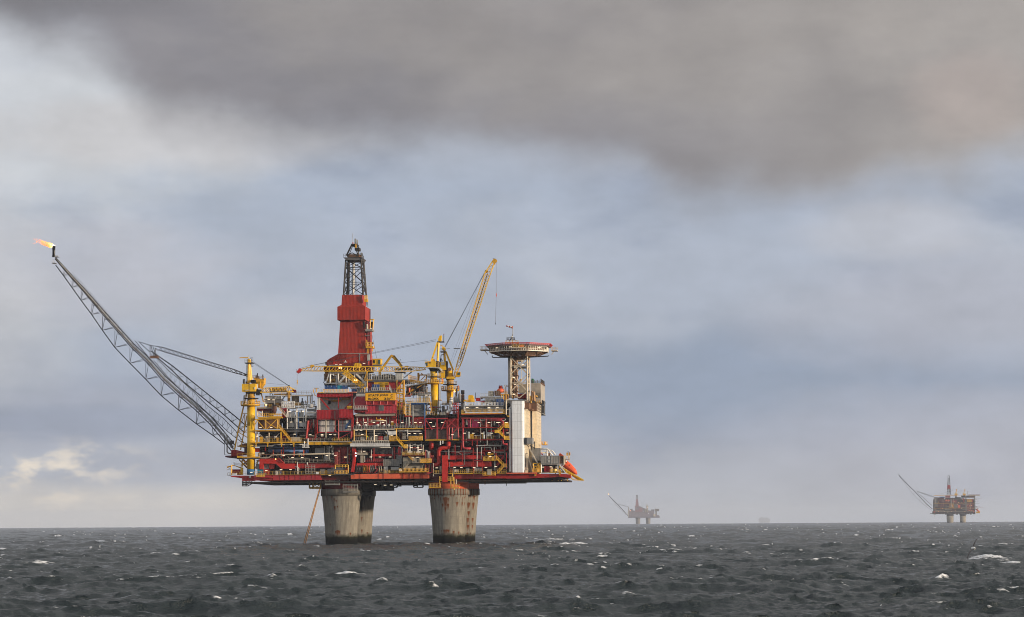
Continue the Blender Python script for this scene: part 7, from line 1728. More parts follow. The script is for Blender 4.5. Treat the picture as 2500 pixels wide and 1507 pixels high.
mk('brace', 'white', MB().ln(755, 855, 940, 1110, -.3, .32)); mk('brace', 'white', MB().ln(870, 855, 770, 1000, -.2, .22)); bx('platform', 'grey_light', 890, 695, 1035, 712, .5, 3.5); rl(890, 700, 1035, 700, .5, 'cream_steel', 1.2, .16, .4); mk('leg', 'white', MB().ln(935, 710, 935, 780, 1.5, .3))
T('boat_winch_mast', 'yellow winch cage on a short mast above the orange lifeboat', 'winch', at_(1000, 690, 2))
mk('mast', 'yellow', MB().ln(1010, 600, 1020, 700, 2, .3)); bx('cage', 'yellow', 946, 518, 985, 600, 1.5, 2.5); bx('cage', 'yellow_dirty', 1005, 512, 1050, 592, 1.5, 2.5); mk('lamp', 'blue', MB().cyl(982, 470, 1002, 510, 2, 10)); mk('aerial', 'white', MB().ln(992, 450, 992, 475, 2, .12)); bx('drum', 'tan', 990, 630, 1030, 690, 1.4, 2.2)
def container(x0, y0, x1, y1, Y, dp, material, label, at_end=None, group=None, doors=0):
    T('shipping_container', label, 'container', at_((x0 + x1) / 2, y1, Y), group)
    bx('shell', material, x0, y0, x1, y1, Y, Y + dp)
    q = MB(); s = _fr[2] * .16 * 7
    q.box(x0, y0, x1, y0 + s, Y - .06, Y).box(x0, y1 - s, x1, y1, Y - .06, Y).box(x0, y0 + s, x0 + s, y1 - s, Y - .06, Y).box(x1 - s, y0 + s, x1, y1 - s, Y - .06, Y)
    mk('frame', material if material != 'grey_clad' else 'grey', q)
    if doors:
        xm = (x0 + x1) / 2; mk('lock_bar', 'grey', MB().ln(xm - s * 2, y0 + s, xm - s * 2, y1 - s, Y - .1, .09).ln(xm + s * 2, y0 + s, xm + s * 2, y1 - s, Y - .1, .09))
container(230, 603, 750, 826, -.6, 3, 'grey_clad', 'long grey container on the white stand near the orange lifeboat')
q = MB(); bx('placard', 'grey_light', 432, 622, 490, 690, -.7, -.64); bx('placard', 'grey_light', 432, 730, 490, 792, -.7, -.64); bx('divider', 'grey_light', 520, 605, 532, 826, -.72, -.66)
T('equipment_rack', 'brown open rack at the right end of the long grey container', 'rack', at_(820, 850, 1))
bx('back_panel', 'brown', 752, 606, 870, 848, .4, 3); q = MB()
for y in (620, 665, 710, 755, 800, 845): q.ln(752, y, 880, y, -.1, .16)
for x in (755, 790, 825, 865): q.ln(x, 605, x, 850, -.05, .16)
mk('frame', 'brown', q); bx('end_panel', 'cream_steel', 866, 600, 892, 848, -.4, 2.8)
container(325, 895, 490, 1075, 1.0, 3, 'red_panel', 'bright red container under the long grey container', doors=0)
bx('seam', 'red', 405, 900, 411, 1070, .9, .95)
bxs = MB()
# lifeboat
a, b = P(640, 640, 4.2), P(1262, 1092, 4.2)
LB = T('lifeboat', 'orange enclosed lifeboat tilted nose down on a yellow launch ramp', 'lifeboat', tuple(a))
dv = (b - a); Lb = dv.length; dv.normalize(); nv = Vector((-dv.z, 0, dv.x)); nv = nv if nv.z > 0 else -nv
st = [(0, .15, .5, -.1), (.06, .9, .95, -.05), (.2, 1.25, 1.22, .05), (.4, 1.35, 1.3, .08), (.6, 1.3, 1.28, .02), (.75, 1.12, 1.1, -.1), (.87, .9, .88, -.2), (.94, .66, .62, -.3), (.985, .4, .36, -.4), (1.0, .15, .16, -.45)]
n = 20; v = []; f = []
for t, hw_, hh, off in st:
    c = a + dv * (Lb * t) + nv * off
    for j in range(n):
        th = 2 * math.pi * j / n; cs_, sn_ = math.cos(th), math.sin(th)
        kx = abs(cs_) ** .8 * (1 if cs_ > 0 else -1); kz = abs(sn_) ** .9 * (1 if sn_ > 0 else -1)
        p = c + Vector((0, kx * hw_, 0)) + nv * (kz * hh * (1.0 if kz > 0 else .95)); v.append(p)
for i in range(len(st) - 1):
    for j in range(n): f.append((i * n + j, i * n + (j + 1) % n, (i + 1) * n + (j + 1) % n, (i + 1) * n + j))
f += [tuple(reversed(range(n))), tuple((len(st) - 1) * n + j for j in range(n))]
mk('hull', 'orange', MB().add(v, f, True))
q = MB()
for t0, t1 in zip(np.linspace(.05, .92, 14), np.linspace(.05, .92, 14)[1:]):
    def sd_(t, s): return a + dv * (Lb * t) + nv * (np.interp(t, [k[0] for k in st], [k[3] for k in st]) - .1) + Vector((0, s * (np.interp(t, [k[0] for k in st], [k[1] for k in st]) + .05), 0))
    q.bar(sd_(t0, -1), sd_(t1, -1), .2); q.bar(sd_(t0, 1), sd_(t1, 1), .2)
mk('fender', 'orange_steel', q)
q = MB(); c = a + dv * (Lb * .16) + nv * 1.15; ct = [c + dv * x_ + Vector((0, y_, 0)) + nv * z_ for z_ in (0, .9) for x_, y_ in ((-1.0, -.8), (1.2, -.8), (1.2, .8), (-1.0, .8))]
mk('wheelhouse', 'orange', MB().add(ct, [(3, 2, 1, 0), (4, 5, 6, 7), (0, 1, 5, 4), (1, 2, 6, 5), (2, 3, 7, 6), (3, 0, 4, 7)]))
q = MB()
for t in (.3, .45, .6): c = a + dv * (Lb * t) + nv * .65 + Vector((0, -1.22, 0)); q.tube(c, c + Vector((0, -.12, 0)), .2, 10)
mk('porthole', 'glass', q)
T('launch_ramp', 'yellow sloping launch ramp under the orange lifeboat', 'ramp', at_(1000, 1180, 4))
for Y in (2.6, 5.8):
    mk('rail_girder', 'yellow_clean', MB().prism([(745, 905), (760, 890), (1428, 1286), (1428, 1294), (1230, 1240), (1150, 1190), (940, 1085)], Y, Y + .25) if Y > 3 else MB().ln(750, 900, 1425, 1290, Y, .45).ln(1060, 1210, 1140, 1276, Y, .3).ln(1140, 1276, 1420, 1290, Y, .3).ln(960, 1075, 1080, 1160, Y, .3).ln(940, 985, 940, 1085, Y, .35).ln(1078, 1080, 1078, 1165, Y, .35).ln(800, 950, 950, 1085, Y, .3).ln(945, 1080, 1060, 1075, Y, .3).ln(760, 900, 760, 950, Y, .25))
mk('skid_plate', 'yellow_clean', MB().prism([(1085, 1105), (1428, 1288), (1410, 1292), (1260, 1285), (1140, 1200), (1085, 1165)], 2.9, 3.1)); mk('cross_member', 'yellow', MB().bar(P(1080, 1210, 2.6), P(1080, 1210, 6), .3).bar(P(1140, 1276, 2.6), P(1140, 1276, 6), .3).bar(P(1420, 1288, 2.6), P(1420, 1288, 6), .3).bar(P(760, 905, 2.6), P(760, 905, 6), .3))
bx('ramp_step', 'yellow_dirty', 730, 1010, 790, 1140, 1.0, 2)
T('davit_crane', 'small dark yellow davit crane at the foot of the cream accommodation block', 'crane', at_(110, 1080, 1))
for a_ in ((10, 820, 230, 820), (10, 900, 210, 900), (20, 820, 40, 1060), (150, 800, 150, 1060), (225, 830, 225, 1060), (60, 1050, 150, 880), (150, 930, 60, 1060), (180, 1040, 215, 930), (150, 810, 215, 930)): mk('strut', 'yellow', MB().ln(*a_, 0, .32))
bx('winch', 'yellow_dirty', 150, 900, 215, 945, -.3, .6); bx('platform', 'yellow_dirty', 0, 1055, 235, 1070, -.6, 2); rl(0, 1058, 235, 1058, -.6, 'yellow', 1.2, .16, .4); bx('basket', 'yellow', 15, 815, 100, 830, -.2, 1.5)
CUR[0] = PLAT
rl(490, 1080, 830, 1080, -.2, 'yellow', 1.2, .16, .45); bx('machine_skid', 'grn', 565, 1010, 630, 1065, .6, 1.6); bx('machine_skid', 'cream_steel', 505, 930, 560, 1070, 1.4, 3); bx('module_wall', 'steel_dark', 80, 850, 720, 1080, 5, 6); bx('deck_beam', 'yellow_dirty', 735, 1060, 770, 1150, -1, 0); bx('deck_beam', 'yellow_dirty', 55, 1080, 100, 1170, -.6, 0); bx('plate', 'grey_block', 80, 640, 228, 740, 1.5, 4); bx('walkway', 'tan', 0, 1066, 900, 1082, -.2, 6); bx('module_wall', 'grey_dark', 0, 740, 230, 860, 4, 6)

# ---- other containers, tanks and gear
fr('C')
GB = 'blue containers in a row on the roof of the red module'
for x0, x1, lab in ((566, 645, 'small dark blue container, leftmost of the row on the red module roof'), (652, 718, 'narrow dark blue container, second from left on the red module roof'), (722, 812, 'wide blue container in the middle of the row on the red module roof'), (900, 990, 'blue container at the right end of the row on the red module roof')):
    container(x0, 716, x1, 782, 2.0, 2.5, 'blue', lab, group=GB); bx('placard', 'white', x1 - 22, 720, x1 - 12, 733, 1.9, 1.96)
container(815, 714, 896, 782, 2.2, 2.5, 'teal', 'dark teal container between two blue ones on the red module roof', group=GB)
container(1472, 694, 1600, 800, .2, 2.5, 'blue', 'blue container on the balcony right above the name board', doors=1)
fr('E')
container(1970, 974, 2100, 1090, 2.0, 2.6, 'blue', 'bright blue container on the roof of the right red module', doors=1)
container(1576, 950, 1654, 1008, 2.4, 2.4, 'red_panel', 'small red container beside the yellow tank on the right roof')
container(1814, 822, 1906, 910, 3.2, 3, 'tan', 'brown crate like container on the upper right roof', doors=1)
container(1930, 812, 2034, 905, 3.2, 3, 'brown', 'rusty brown container under the red dome on the right roof', doors=1)
fr('B')
container(206, 908, 366, 978, 3.5, 3, 'red_panel', 'dark red container on the lowest left corner deck')
container(690, 908, 800, 1010, .6, 2, 'teal', 'turquoise container beside the blue foot of the left crane', doors=0); bx('placard', 'red_pink', 720, 975, 750, 1000, .5, .54); bx('placard', 'grey_light', 728, 938, 756, 962, .5, .54)
fr('E')
c = P(1482, 1000, 2.6)
T('deck_tank', 'bright yellow square-shouldered tank on the right roof', 'tank', (c.x, 2.6, P(1482, 1030, 2.6).z))
mk('tank_shell', 'yellow_clean', MB().prism([(1432, 1030), (1432, 915), (1442, 898), (1510, 898), (1522, 915), (1540, 1000), (1540, 1030)], 1.4, 4)); mk('pipe', 'yellow', MB().pp([(1345, 1025), (1360, 990), (1390, 1010), (1430, 1020)], 1.2, .25)); rl(1400, 1030, 1550, 1030, 1, 'yellow', 1, .12, .4)
c = P(2050, 800, 5.0)
T('mud_dome', 'rusty red dome with a crowned top beside the helideck tower', 'dome', (c.x, 5, P(2050, 850, 5).z))
mk('dome_shell', 'orange_steel', MB().lathe(c, [(1.35, P(2050, 850, 5).z), (1.3, P(2050, 800, 5).z), (.9, P(2050, 778, 5).z), (.6, P(2050, 770, 5).z)], 18)); mk('dome_top', 'red', MB().lathe(c, [(.7, P(2050, 772, 5).z), (.68, P(2050, 740, 5).z), (.45, P(2050, 720, 5).z), (.2, P(2050, 718, 5).z)], 12)); q = MB()
for i in range(6): t = 2 * math.pi * i / 6; q.tube((c.x + .62 * math.cos(t), 5 + .62 * math.sin(t), P(2050, 770, 5).z), (c.x + .5 * math.cos(t), 5 + .5 * math.sin(t), P(2050, 716, 5).z), .12, 6)
mk('crown_lug', 'red_dark', q)
def vessel(x0, x1, y0, y1, Y, material, label, group, caged=0):
    c = P((x0 + x1) / 2, y1, Y); r = (P(x1, y1, Y).x - P(x0, y1, Y).x) / 2; z0, z1 = c.z, P((x0 + x1) / 2, y0, Y).z
    T('process_vessel', label, 'vessel', (c.x, Y, z0), group)
    mk('shell', material, MB().lathe(c, [(r, z0), (r, z1 - r * .7), (r * .85, z1 - r * .3), (r * .45, z1)], 18))
    mk('nozzle', 'galv', MB().tube((c.x, Y, z1 - .2), (c.x, Y, z1 + .5), r * .25, 8))
    if caged: mk('top_cage', 'steel_dark', MB().ringrail((x0 + x1) / 2 - (x1 - x0) * .5, (x0 + x1) / 2 + (x1 - x0) * .5, y0, Y, 1.3, .14, 10))
GV = 'upright vessels behind the ringed exhaust duct'
vessel(1152, 1236, 925, 1045, 9, 'grey_light', 'pale grey upright vessel beside the bend of the ringed duct', GV); vessel(1240, 1290, 860, 1050, 12, 'grey', 'slim grey upright vessel in the middle behind the ringed duct', GV); vessel(1296, 1360, 880, 1060, 10, 'brown', 'brown upright vessel with a caged top, rightmost behind the ringed duct', GV, 1); vessel(1186, 1225, 850, 930, 14, 'steel_dark', 'dark caged vessel top standing behind the pale grey vessel', GV, 1)
T('exhaust_duct', 'pale grey ringed exhaust duct bending up in front of the raised crane', 'duct', at_(1040, 1290, 2))
pth = [P(1035, 1250, 2), P(1040, 1215, 2), P(1088, 1200, 2.6), P(1092, 1080, 3), P(1112, 960, 3.4)]
mk('duct_shell', 'white', MB().pipe(pth, .6, 14)); q = MB()
for p_, d_ in ((P(1092, 1150, 2.8), P(1093, 1140, 2.8)), (P(1093, 1085, 3), P(1095, 1075, 3)), (P(1100, 1025, 3.2), P(1102, 1015, 3.2)), (P(1107, 985, 3.3), P(1109, 975, 3.3)), (P(1037, 1238, 2), P(1036, 1248, 2))): q.tube(p_, d_, .68, 14)
mk('ring', 'grey', q); mk('duct_end', 'rust_pipe', MB().tube(P(1036, 1235, 1.6), P(1034, 1290, 1.6), .5, 12)); mk('duct_cap', 'grey_light', MB().lathe(P(1112, 950, 3.4), [(.62, P(1112, 962, 3.4).z), (.55, P(1112, 945, 3.4).z), (.3, P(1112, 938, 3.4).z)], 12))
fr('A')
T('exhaust_stack', 'short rusty open exhaust stack leaning above the yellow framed module', 'stack', at_(1000, 1260, 1))
mk('stack_shell', 'rust_pipe', MB().tube(P(1000, 1262, 1), P(1025, 1105, .6), .86, 18)); mk('stack_mouth', 'black', MB().tube(P(1024, 1112, .62), P(1026, 1098, .58), .78, 18)); mk('rim', 'brown', MB().tube(P(1022, 1122, .6), P(1024, 1112, .6), .9, 18))
fr('T')
T('jib_crane', 'small dark yellow jib crane over the lowest left corner deck', 'crane', at_(625, 980, 2))
mk('pedestal', 'yellow_clean', MB().cyl(585, 765, 668, 980, 2, 16)); mk('jib', 'yellow_dirty', MB().prism([(300, 690), (330, 680), (640, 765), (640, 790), (580, 790), (420, 725), (320, 712)], 1.6, 2.4)); mk('head', 'yellow_dirty', MB().prism([(170, 745), (205, 720), (300, 710), (310, 735), (215, 760), (180, 780)], 1.6, 2.4)); mk('post', 'yellow', MB().ln(312, 690, 312, 985, 1.6, .34)); q = MB().pl([(375, 612), (640, 665)], 2, .08).pl([(375, 612), (390, 680)], 2, .08)
for x in (400, 435, 470, 505, 540, 575, 610): q.ln(x, 617 + (x - 400) * .2, x + 5, 690 + (x - 400) * .25, 2, .07)
q.ln(380, 650, 640, 705, 2, .07)
mk('railing', 'galv', q); q = MB().pl([(175, 780), (180, 835), (300, 825)], 1.8, .1).ln(180, 835, 290, 770, 1.8, .1)
mk('hook_cage', 'galv', q)
CUR[0] = PLAT
bx('frame', 'yellow_dirty', 325, 925, 445, 935, 1.2, 1.4); bx('frame', 'yellow_dirty', 325, 955, 445, 965, 1.2, 1.4); bx('machine_skid', 'red_dark', 490, 920, 560, 985, 2, 4); bx('machine_skid', 'yellow_dirty', 470, 915, 480, 990, 1.5, 2)
fr('D')
GR = 'cable reels side by side on the orange girder'
cols = ['grey_dark', 'steel_dark', 'yellow_dirty', 'orange_steel', 'grey', 'steel_dark', 'tan']
labs = ['dark grey cable reel, leftmost of the row beside the red raking post', 'black cable reel, second from the left on the orange girder', 'yellow-rimmed cable reel, third from the left on the orange girder',
        'pink-orange rimmed cable reel in the middle of the row on the orange girder', 'grey cable reel just right of the pink-orange rimmed one', 'black cable reel beside the pink davit post', 'tan cable reel, rightmost of the row on the orange girder']
for x, k, lab in zip((1172, 1238, 1306, 1370, 1438, 1502, 1597), cols, labs):
    c = P(x, 900, 0.2); r = (P(x, 828, .2).z - P(x, 972, .2).z) / 2
    T('cable_reel', lab, 'reel', (c.x, 1.2, c.z - r), GR)
    for s in (0, 1):
        q = MB(); cx_ = c.x - .22 + s * .75; ct = Vector((cx_, 1.2, c.z)); ux = Vector((1, .42, 0)).normalized(); uy = Vector((-.42, 1, 0)).normalized(); pr = None
        for j in range(25):
            t = 2 * math.pi * j / 24; p = ct + uy * (math.cos(t) * r) + Vector((0, 0, math.sin(t) * r))
            if pr is not None: q.bar(pr, p, .17)
            if j % 4 == 0: q.bar(ct, p, .1)
            pr = p
        mk('flange', k, q)
    mk('drum', 'yellow' if k in ('yellow_dirty', 'orange_steel') else 'black', MB().tube(c + Vector((-.2, 1, 0)), c + Vector((.5, 1.3, 0)), r * .55, 14))
    mk('cradle', 'red', MB().ln(x - 22, 968, x + 40, 968, 1.2, .25))
# ------------------------------------------------------------------ lit lamps, each a thing of its own
ORD = ['first', 'second', 'third', 'fourth', 'fifth', 'sixth', 'seventh', 'eighth', 'ninth', 'tenth', 'eleventh', 'twelfth']
def lamps(frame, desc, pts, Y, w=.85, h=.15, kind='strip_light', material='lamp_white'):
    fr(frame); n = len(pts)
    for i, p in enumerate(sorted(pts)):
        x, y = p[0], p[1]; c = P(x, y, Y)
        word = 'lit strip light' if kind == 'strip_light' else 'glowing orange floodlight' if material == 'lamp_warm' else 'small white round lamp'
        lab = word + (', ' + ORD[i] + ' of ' + str(n) + ' ' if n > 1 else ' ') + desc
        if kind == 'strip_light':
            mb = MB().box3(c.x - w / 2, c.x + w / 2, Y - .2, Y, c.z - h / 2, c.z + h / 2)
        else:
            mb = MB().tube((c.x, Y - .25, c.z), (c.x, Y, c.z), w, 12)
        solo(kind, lab, 'lamp', material, mb, 'lit lamps on the platform', at=(c.x, Y, c.z))
lamps('B', 'beneath the yellow framed module floor', [(690, 288), (877, 290), (1040, 290)], -.5)
lamps('B', 'low inside the yellow framed module', [(750, 113), (955, 113)], -.6)
lamps('B', 'under the white skids and red bay', [(1405, 237), (1698, 248), (1926, 246), (2085, 244), (2170, 250)], -.1)
lamps('B', 'below the third light of the red bay', [(1926, 270)], -.3)
lamps('B', 'on level two beneath the blue vessels', [(800, 598), (1195, 648), (1365, 682), (1548, 682), (1822, 680), (2020, 645), (2180, 648), (2370, 674)], -.3)
lamps('B', 'on the deck by the turquoise container', [(575, 965), (860, 933), (1143, 914), (1325, 914)], -.3)
lamps('A', 'upper row on the white pipe skids', [(1305, 1207), (1450, 1205), (1562, 1207)], .3)
lamps('A', 'lower row on the white pipe skids', [(1335, 1412), (1512, 1412)], .3)
lamps('A', 'by the white screened cabin', [(910, 985), (1000, 990)], 3.6)
lamps('C', 'in the row under the name board module', [(1195, 1427), (1345, 1423), (1508, 1421), (1680, 1421), (1857, 1409), (2050, 1420), (2183, 1426), (2300, 1420), (2395, 1420)], -.8)
lamps('D', 'under the cream walkway at centre', [(1180, 162), (1262, 162)], -.9)
lamps('D', 'on level three behind the white pipe rack', [(1285, 246), (1550, 262), (1850, 258)], -.9)
lamps('D', 'by the blue pipe of the left red bay', [(1035, 88)], .2)
lamps('D', 'around the tan ventilator on level two', [(965, 674), (1322, 562), (1450, 672), (1624, 672), (1818, 672)], -.3)
lamps('D', 'beside the red raking post', [(1163, 600), (1166, 650)], -.9, .22, kind='round_lamp', material='lamp_cool')
lamps('D', 'in the bay left of the brown panels', [(2183, 226), (2290, 226), (2400, 226)], -.6)
lamps('G', 'over the beige deck house with stairs', [(347, 495), (375, 676), (463, 676), (470, 495), (518, 530)], -1.0)
lamps('G', 'in the red truss bay under the cranes', [(716, 16), (775, 87), (936, 12), (1130, 248)], -1.6)
lamps('G', 'in the top bay of the right red module', [(1635, 14), (1828, 13), (1990, 13), (2020, 13), (2160, 13)], -1.7)
lamps('G', 'in the middle bay of the right red module', [(1360, 218), (1528, 218), (1700, 218), (1880, 218), (2185, 214)], -1.6)
lamps('G', 'by the yellow walkway on the right lower level', [(1834, 590), (1850, 665)], -1.8)
lamps('G', 'along the lowest right deck below the red duct', [(832, 880), (1172, 876), (1300, 876), (1545, 876), (1770, 872), (1958, 858)], -1.5)
lamps('E', 'on the grey cladding above the right red module', [(1415, 1137), (1600, 1137), (1826, 1137), (1988, 1132)], .2)
lamps('E', 'on the roof left of the level crane column', [(633, 899)], -.6)
lamps('D', 'hanging under the deck between the legs', [(1535, 1198), (1588, 1134), (1722, 1210), (1840, 1206)], 11)
lamps('D', 'above the grey scaffold on the left leg', [(667, 1022)], -.5)
lamps('C', 'on the lower wall of the red derrick', [(790, 318), (870, 320), (1320, 292)], 16.6)
lamps('H', 'up the inside of the helideck tower', [(815, 1110), (815, 1435), (840, 1238), (845, 910), (990, 865)], 10.2)
lamps('H', 'on the rim frame of the helideck', [(495, 545), (755, 527), (1305, 537)], .4)
lamps('Q', 'under the long grey container', [(290, 922), (515, 914), (680, 920)], .4)
lamps('C', 'in pairs on the level crane boom', [(850, 380), (887, 380)], 4.9, .26, kind='floodlight', material='lamp_warm')
lamps('C', 'on the lattice arm under the boom', [(1140, 615), (1177, 615)], 1.2, .26, kind='floodlight', material='lamp_warm')
lamps('A', 'on the left roof by the first crane', [(860, 1083)], .4, .28, kind='floodlight', material='lamp_warm')
lamps('E', 'under the walkway of the raised crane', [(1172, 828)], 13.6, .3, kind='floodlight', material='lamp_warm')
lamps('Q', 'under the grey container by the lifeboat', [(655, 996)], .2, .3, kind='floodlight', material='lamp_warm')
lamps('B', 'at the bend of the left red duct', [(1040, 712)], -.5, .2, kind='floodlight', material='lamp_warm')

# ------------------------------------------------------------------ people on the walkways
def cover(key, top, legs, hat):
    m, nt, bs, N, L = _nodes(key)
    tc = N('ShaderNodeTexCoord'); sp_ = N('ShaderNodeSeparateXYZ'); L(tc.outputs['Object'], sp_.inputs[0])
    mr_ = N('ShaderNodeMapRange'); mr_.inputs[2].default_value = 2.0; L(sp_.outputs[2], mr_.inputs[0])
    rp = N('ShaderNodeValToRGB'); rp.color_ramp.interpolation = 'CONSTANT'; e = rp.color_ramp.elements
    e[0].position = 0; e[0].color = (.02, .02, .02, 1); e[1].position = .06; e[1].color = (*legs, 1)
    for p, c in ((.47, top), (.76, (.45, .27, .2)), (.845, hat)):
        q = e.new(p); q.color = (*c, 1)
    L(mr_.outputs[0], rp.inputs[0]); L(rp.outputs[0], bs.inputs['Base Color']); bs.inputs['Roughness'].default_value = .8
    MATS[key] = m
cover('clothes_hivis', (.5, .75, .05), (.05, .06, .1), (.7, .7, .7)); cover('clothes_blue', (.02, .08, .3), (.7, .7, .66), (.7, .6, .1)); cover('clothes_orange', (.75, .2, .04), (.7, .18, .04), (.75, .75, .75)); cover('clothes_red', (.6, .1, .06), (.5, .08, .05), (.75, .75, .72))
def person(frame, x, y, Y, material, label, bend=0.0, yaw=0.0):
    fr(frame); base = P(x, y, Y)
    vs = [((0, 0, .95), .13), ((0, 0, 1.12), .125), ((0, .02, 1.32), .15), ((0, .01, 1.46), .10), ((0, 0, 1.53), .055), ((0, -.02, 1.63), .088), ((0, -.015, 1.74), .09)]
    es = [(0, 1), (1, 2), (2, 3), (3, 4), (4, 5), (5, 6)]
    for s in (-1, 1):
        k = len(vs); vs += [((s * .09, 0, .88), .095), ((s * .1, -.03, .48), .068), ((s * .1, .02, .09), .048), ((s * .11, -.14, .04), .042)]
        es += [(0, k), (k, k + 1), (k + 1, k + 2), (k + 2, k + 3)]
        k = len(vs); el_ = (s * .25, -.02, 1.14); wr = (s * .2, -.22, .98 + bend)
        vs += [((s * .19, .02, 1.42), .062), (el_, .046), (wr, .034), ((s * .18, -.29, .95 + bend), .036)]
        es += [(3, k), (k, k + 1), (k + 1, k + 2), (k + 2, k + 3)]
        for fi, (dx, dz, l) in enumerate(((-.03, .0, .075), (-.01, .0, .085), (.01, .0, .08), (.03, .0, .06), (-.045, .03, .05))):
            f0 = len(vs); hx, hy, hz_ = s * .18, -.30, .95 + bend
            vs += [((hx + dx, hy - l * .5, hz_ + dz), .0095), ((hx + dx, hy - l * .8, hz_ + dz - l * .5), .0085)]; es += [(k + 3, f0), (f0, f0 + 1)]
    me_ = bpy.data.meshes.new('person'); me_.from_pydata([p for p, r in vs], es, []); me_.materials.append(MATS[material])
    o = bpy.data.objects.new('person', me_); COL.objects.link(o)
    sk = o.modifiers.new('skin', 'SKIN'); sk.use_smooth_shade = True
    for i, (p, r) in enumerate(vs): me_.skin_vertices[0].data[i].radius = (r, r)
    me_.skin_vertices[0].data[0].use_root = True
    ss = o.modifiers.new('sub', 'SUBSURF'); ss.levels = 1; ss.render_levels = 1
    o.matrix_world = SITE[0].M @ Matrix.Translation(base) @ Matrix.Rotation(yaw, 4, 'Z')
    tag(o, label, 'person', 'workers on the platform')
person('D', 1378, 352, -.7, 'clothes_hivis', 'person in a bright yellow-green vest on the walkway behind the white pipe rack', .1, .3)
person('T', 1795, 1005, .3, 'clothes_blue', 'person in a blue top and pale trousers on the lowest left deck', .05, -.3)
person('E', 938, 662, 3.2, 'clothes_orange', 'person in orange clothing on the walkway of the level crane', .2, .9)
person('E', 1240, 796, 14.2, 'clothes_red', 'person in pale red clothing on the walkway of the raised crane', .15, -.8)

# ------------------------------------------------------------------ far platforms on the horizon
def far_site(px, D):
    d = ray(px, 1276); a = math.atan2(d.x, d.y)
    return Site(Vector((D * math.sin(a), D * math.cos(a), -D * D / (2 * EARTH))), a)
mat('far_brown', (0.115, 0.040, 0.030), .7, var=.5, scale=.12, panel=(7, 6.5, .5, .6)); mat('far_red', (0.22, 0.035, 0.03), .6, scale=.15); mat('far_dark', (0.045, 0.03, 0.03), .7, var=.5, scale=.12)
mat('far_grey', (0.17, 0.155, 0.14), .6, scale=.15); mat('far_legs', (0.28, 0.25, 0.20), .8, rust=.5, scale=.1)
def flare(bx0, pts, lower, Y, w, strut):
    q = MB(); p = [P(*k, Y) for k in pts]; l = [P(*k, Y) for k in lower]
    for a, b in zip(p, p[1:]): q.bar(a, b, w); q.bar(a + Vector((0, 2.5, 0)), b + Vector((0, 2.5, 0)), w * .6)
    for a, b in zip(l, l[1:]): q.bar(a, b, w * .28)
    for i, a in enumerate(l[1:-1], 1):
        for k in (-.6, .9):
            b = min(p, key=lambda s: (s - a).length); q.bar(a, along(sorted(p, key=lambda s: s.x), a.x + (2 + i * .6) * (1 if k > 0 else .2)), w * .18)
    mk('flare_boom', 'steel_dark', q)
    q = MB(); a, b = P(*strut[0], Y), P(*strut[1], Y); o = Vector((0, 0, 1.4)); s = Vector((0, 2, 0))
    q.lattice([a, a + s, a + s + o, a + o], [b, b + s, b + s + o * 1.6, b + o * 1.6], 14, .22, .45); mk('boom_strut', 'steel_dark', q)
SITE[0] = far_site(2330, 5700.0)
fr('O')
T('oil_platform', 'hazy brown oil platform with two pale legs near the right edge of the horizon', 'oil platform', (0, 0, 0), 'oil platforms in the field')
for x0, x1, y0, x2, x3 in ((1326, 1462, 1285, 1318, 1470), (1610, 1724, 1272, 1603, 1730)):
    lg_ = mk('leg', 'far_legs', MB().cyl(x0, 1130, x1, 1330, 12, 24, x2, x3)); mk('transition_section', 'far_dark', MB().cyl(x2, 1085, x3, 1132, 12, 24), parent=lg_); mk('wet_band', 'black', MB().cyl(x0 - 2, y0 - 30, x1 + 2, 1330, 12, 24), parent=lg_)
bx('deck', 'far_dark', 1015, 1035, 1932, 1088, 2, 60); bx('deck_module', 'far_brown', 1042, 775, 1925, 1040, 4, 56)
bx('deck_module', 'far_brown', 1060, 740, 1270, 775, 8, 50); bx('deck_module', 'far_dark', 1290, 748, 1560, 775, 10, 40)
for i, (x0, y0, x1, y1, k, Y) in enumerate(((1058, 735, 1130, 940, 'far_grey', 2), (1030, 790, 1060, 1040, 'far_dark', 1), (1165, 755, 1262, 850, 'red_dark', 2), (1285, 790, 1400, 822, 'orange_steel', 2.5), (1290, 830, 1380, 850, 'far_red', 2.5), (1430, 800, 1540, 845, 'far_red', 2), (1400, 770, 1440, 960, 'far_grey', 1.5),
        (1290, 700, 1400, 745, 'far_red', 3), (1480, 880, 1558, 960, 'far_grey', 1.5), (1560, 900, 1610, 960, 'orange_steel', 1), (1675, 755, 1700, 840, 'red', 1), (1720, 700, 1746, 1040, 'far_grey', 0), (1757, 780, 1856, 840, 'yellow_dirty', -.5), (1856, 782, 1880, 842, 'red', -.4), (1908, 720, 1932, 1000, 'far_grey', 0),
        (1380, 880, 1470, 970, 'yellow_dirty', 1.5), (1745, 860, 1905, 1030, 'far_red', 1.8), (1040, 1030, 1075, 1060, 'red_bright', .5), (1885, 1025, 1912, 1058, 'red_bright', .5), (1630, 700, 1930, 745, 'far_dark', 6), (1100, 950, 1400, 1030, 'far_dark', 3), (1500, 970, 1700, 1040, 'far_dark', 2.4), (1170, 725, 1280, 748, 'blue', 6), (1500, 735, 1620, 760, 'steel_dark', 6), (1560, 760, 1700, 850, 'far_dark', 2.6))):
    bx('module', k, x0, y0, x1, y1, Y, Y + 5)
g = random.Random(4)
q1, q2, q3 = MB(), MB(), MB()
for i in range(90):
    x, y = 1030 + 890 * g.random(), 750 + 280 * g.random(); v_ = g.random() < .5; q_ = (q1, q2, q3)[i % 3]
    if v_: q_.ln(x, y, x, y + 30 + 120 * g.random(), g.random() * 2, .5)
    else: q_.ln(x, y, x + 30 + 160 * g.random(), y, g.random() * 2, .5)
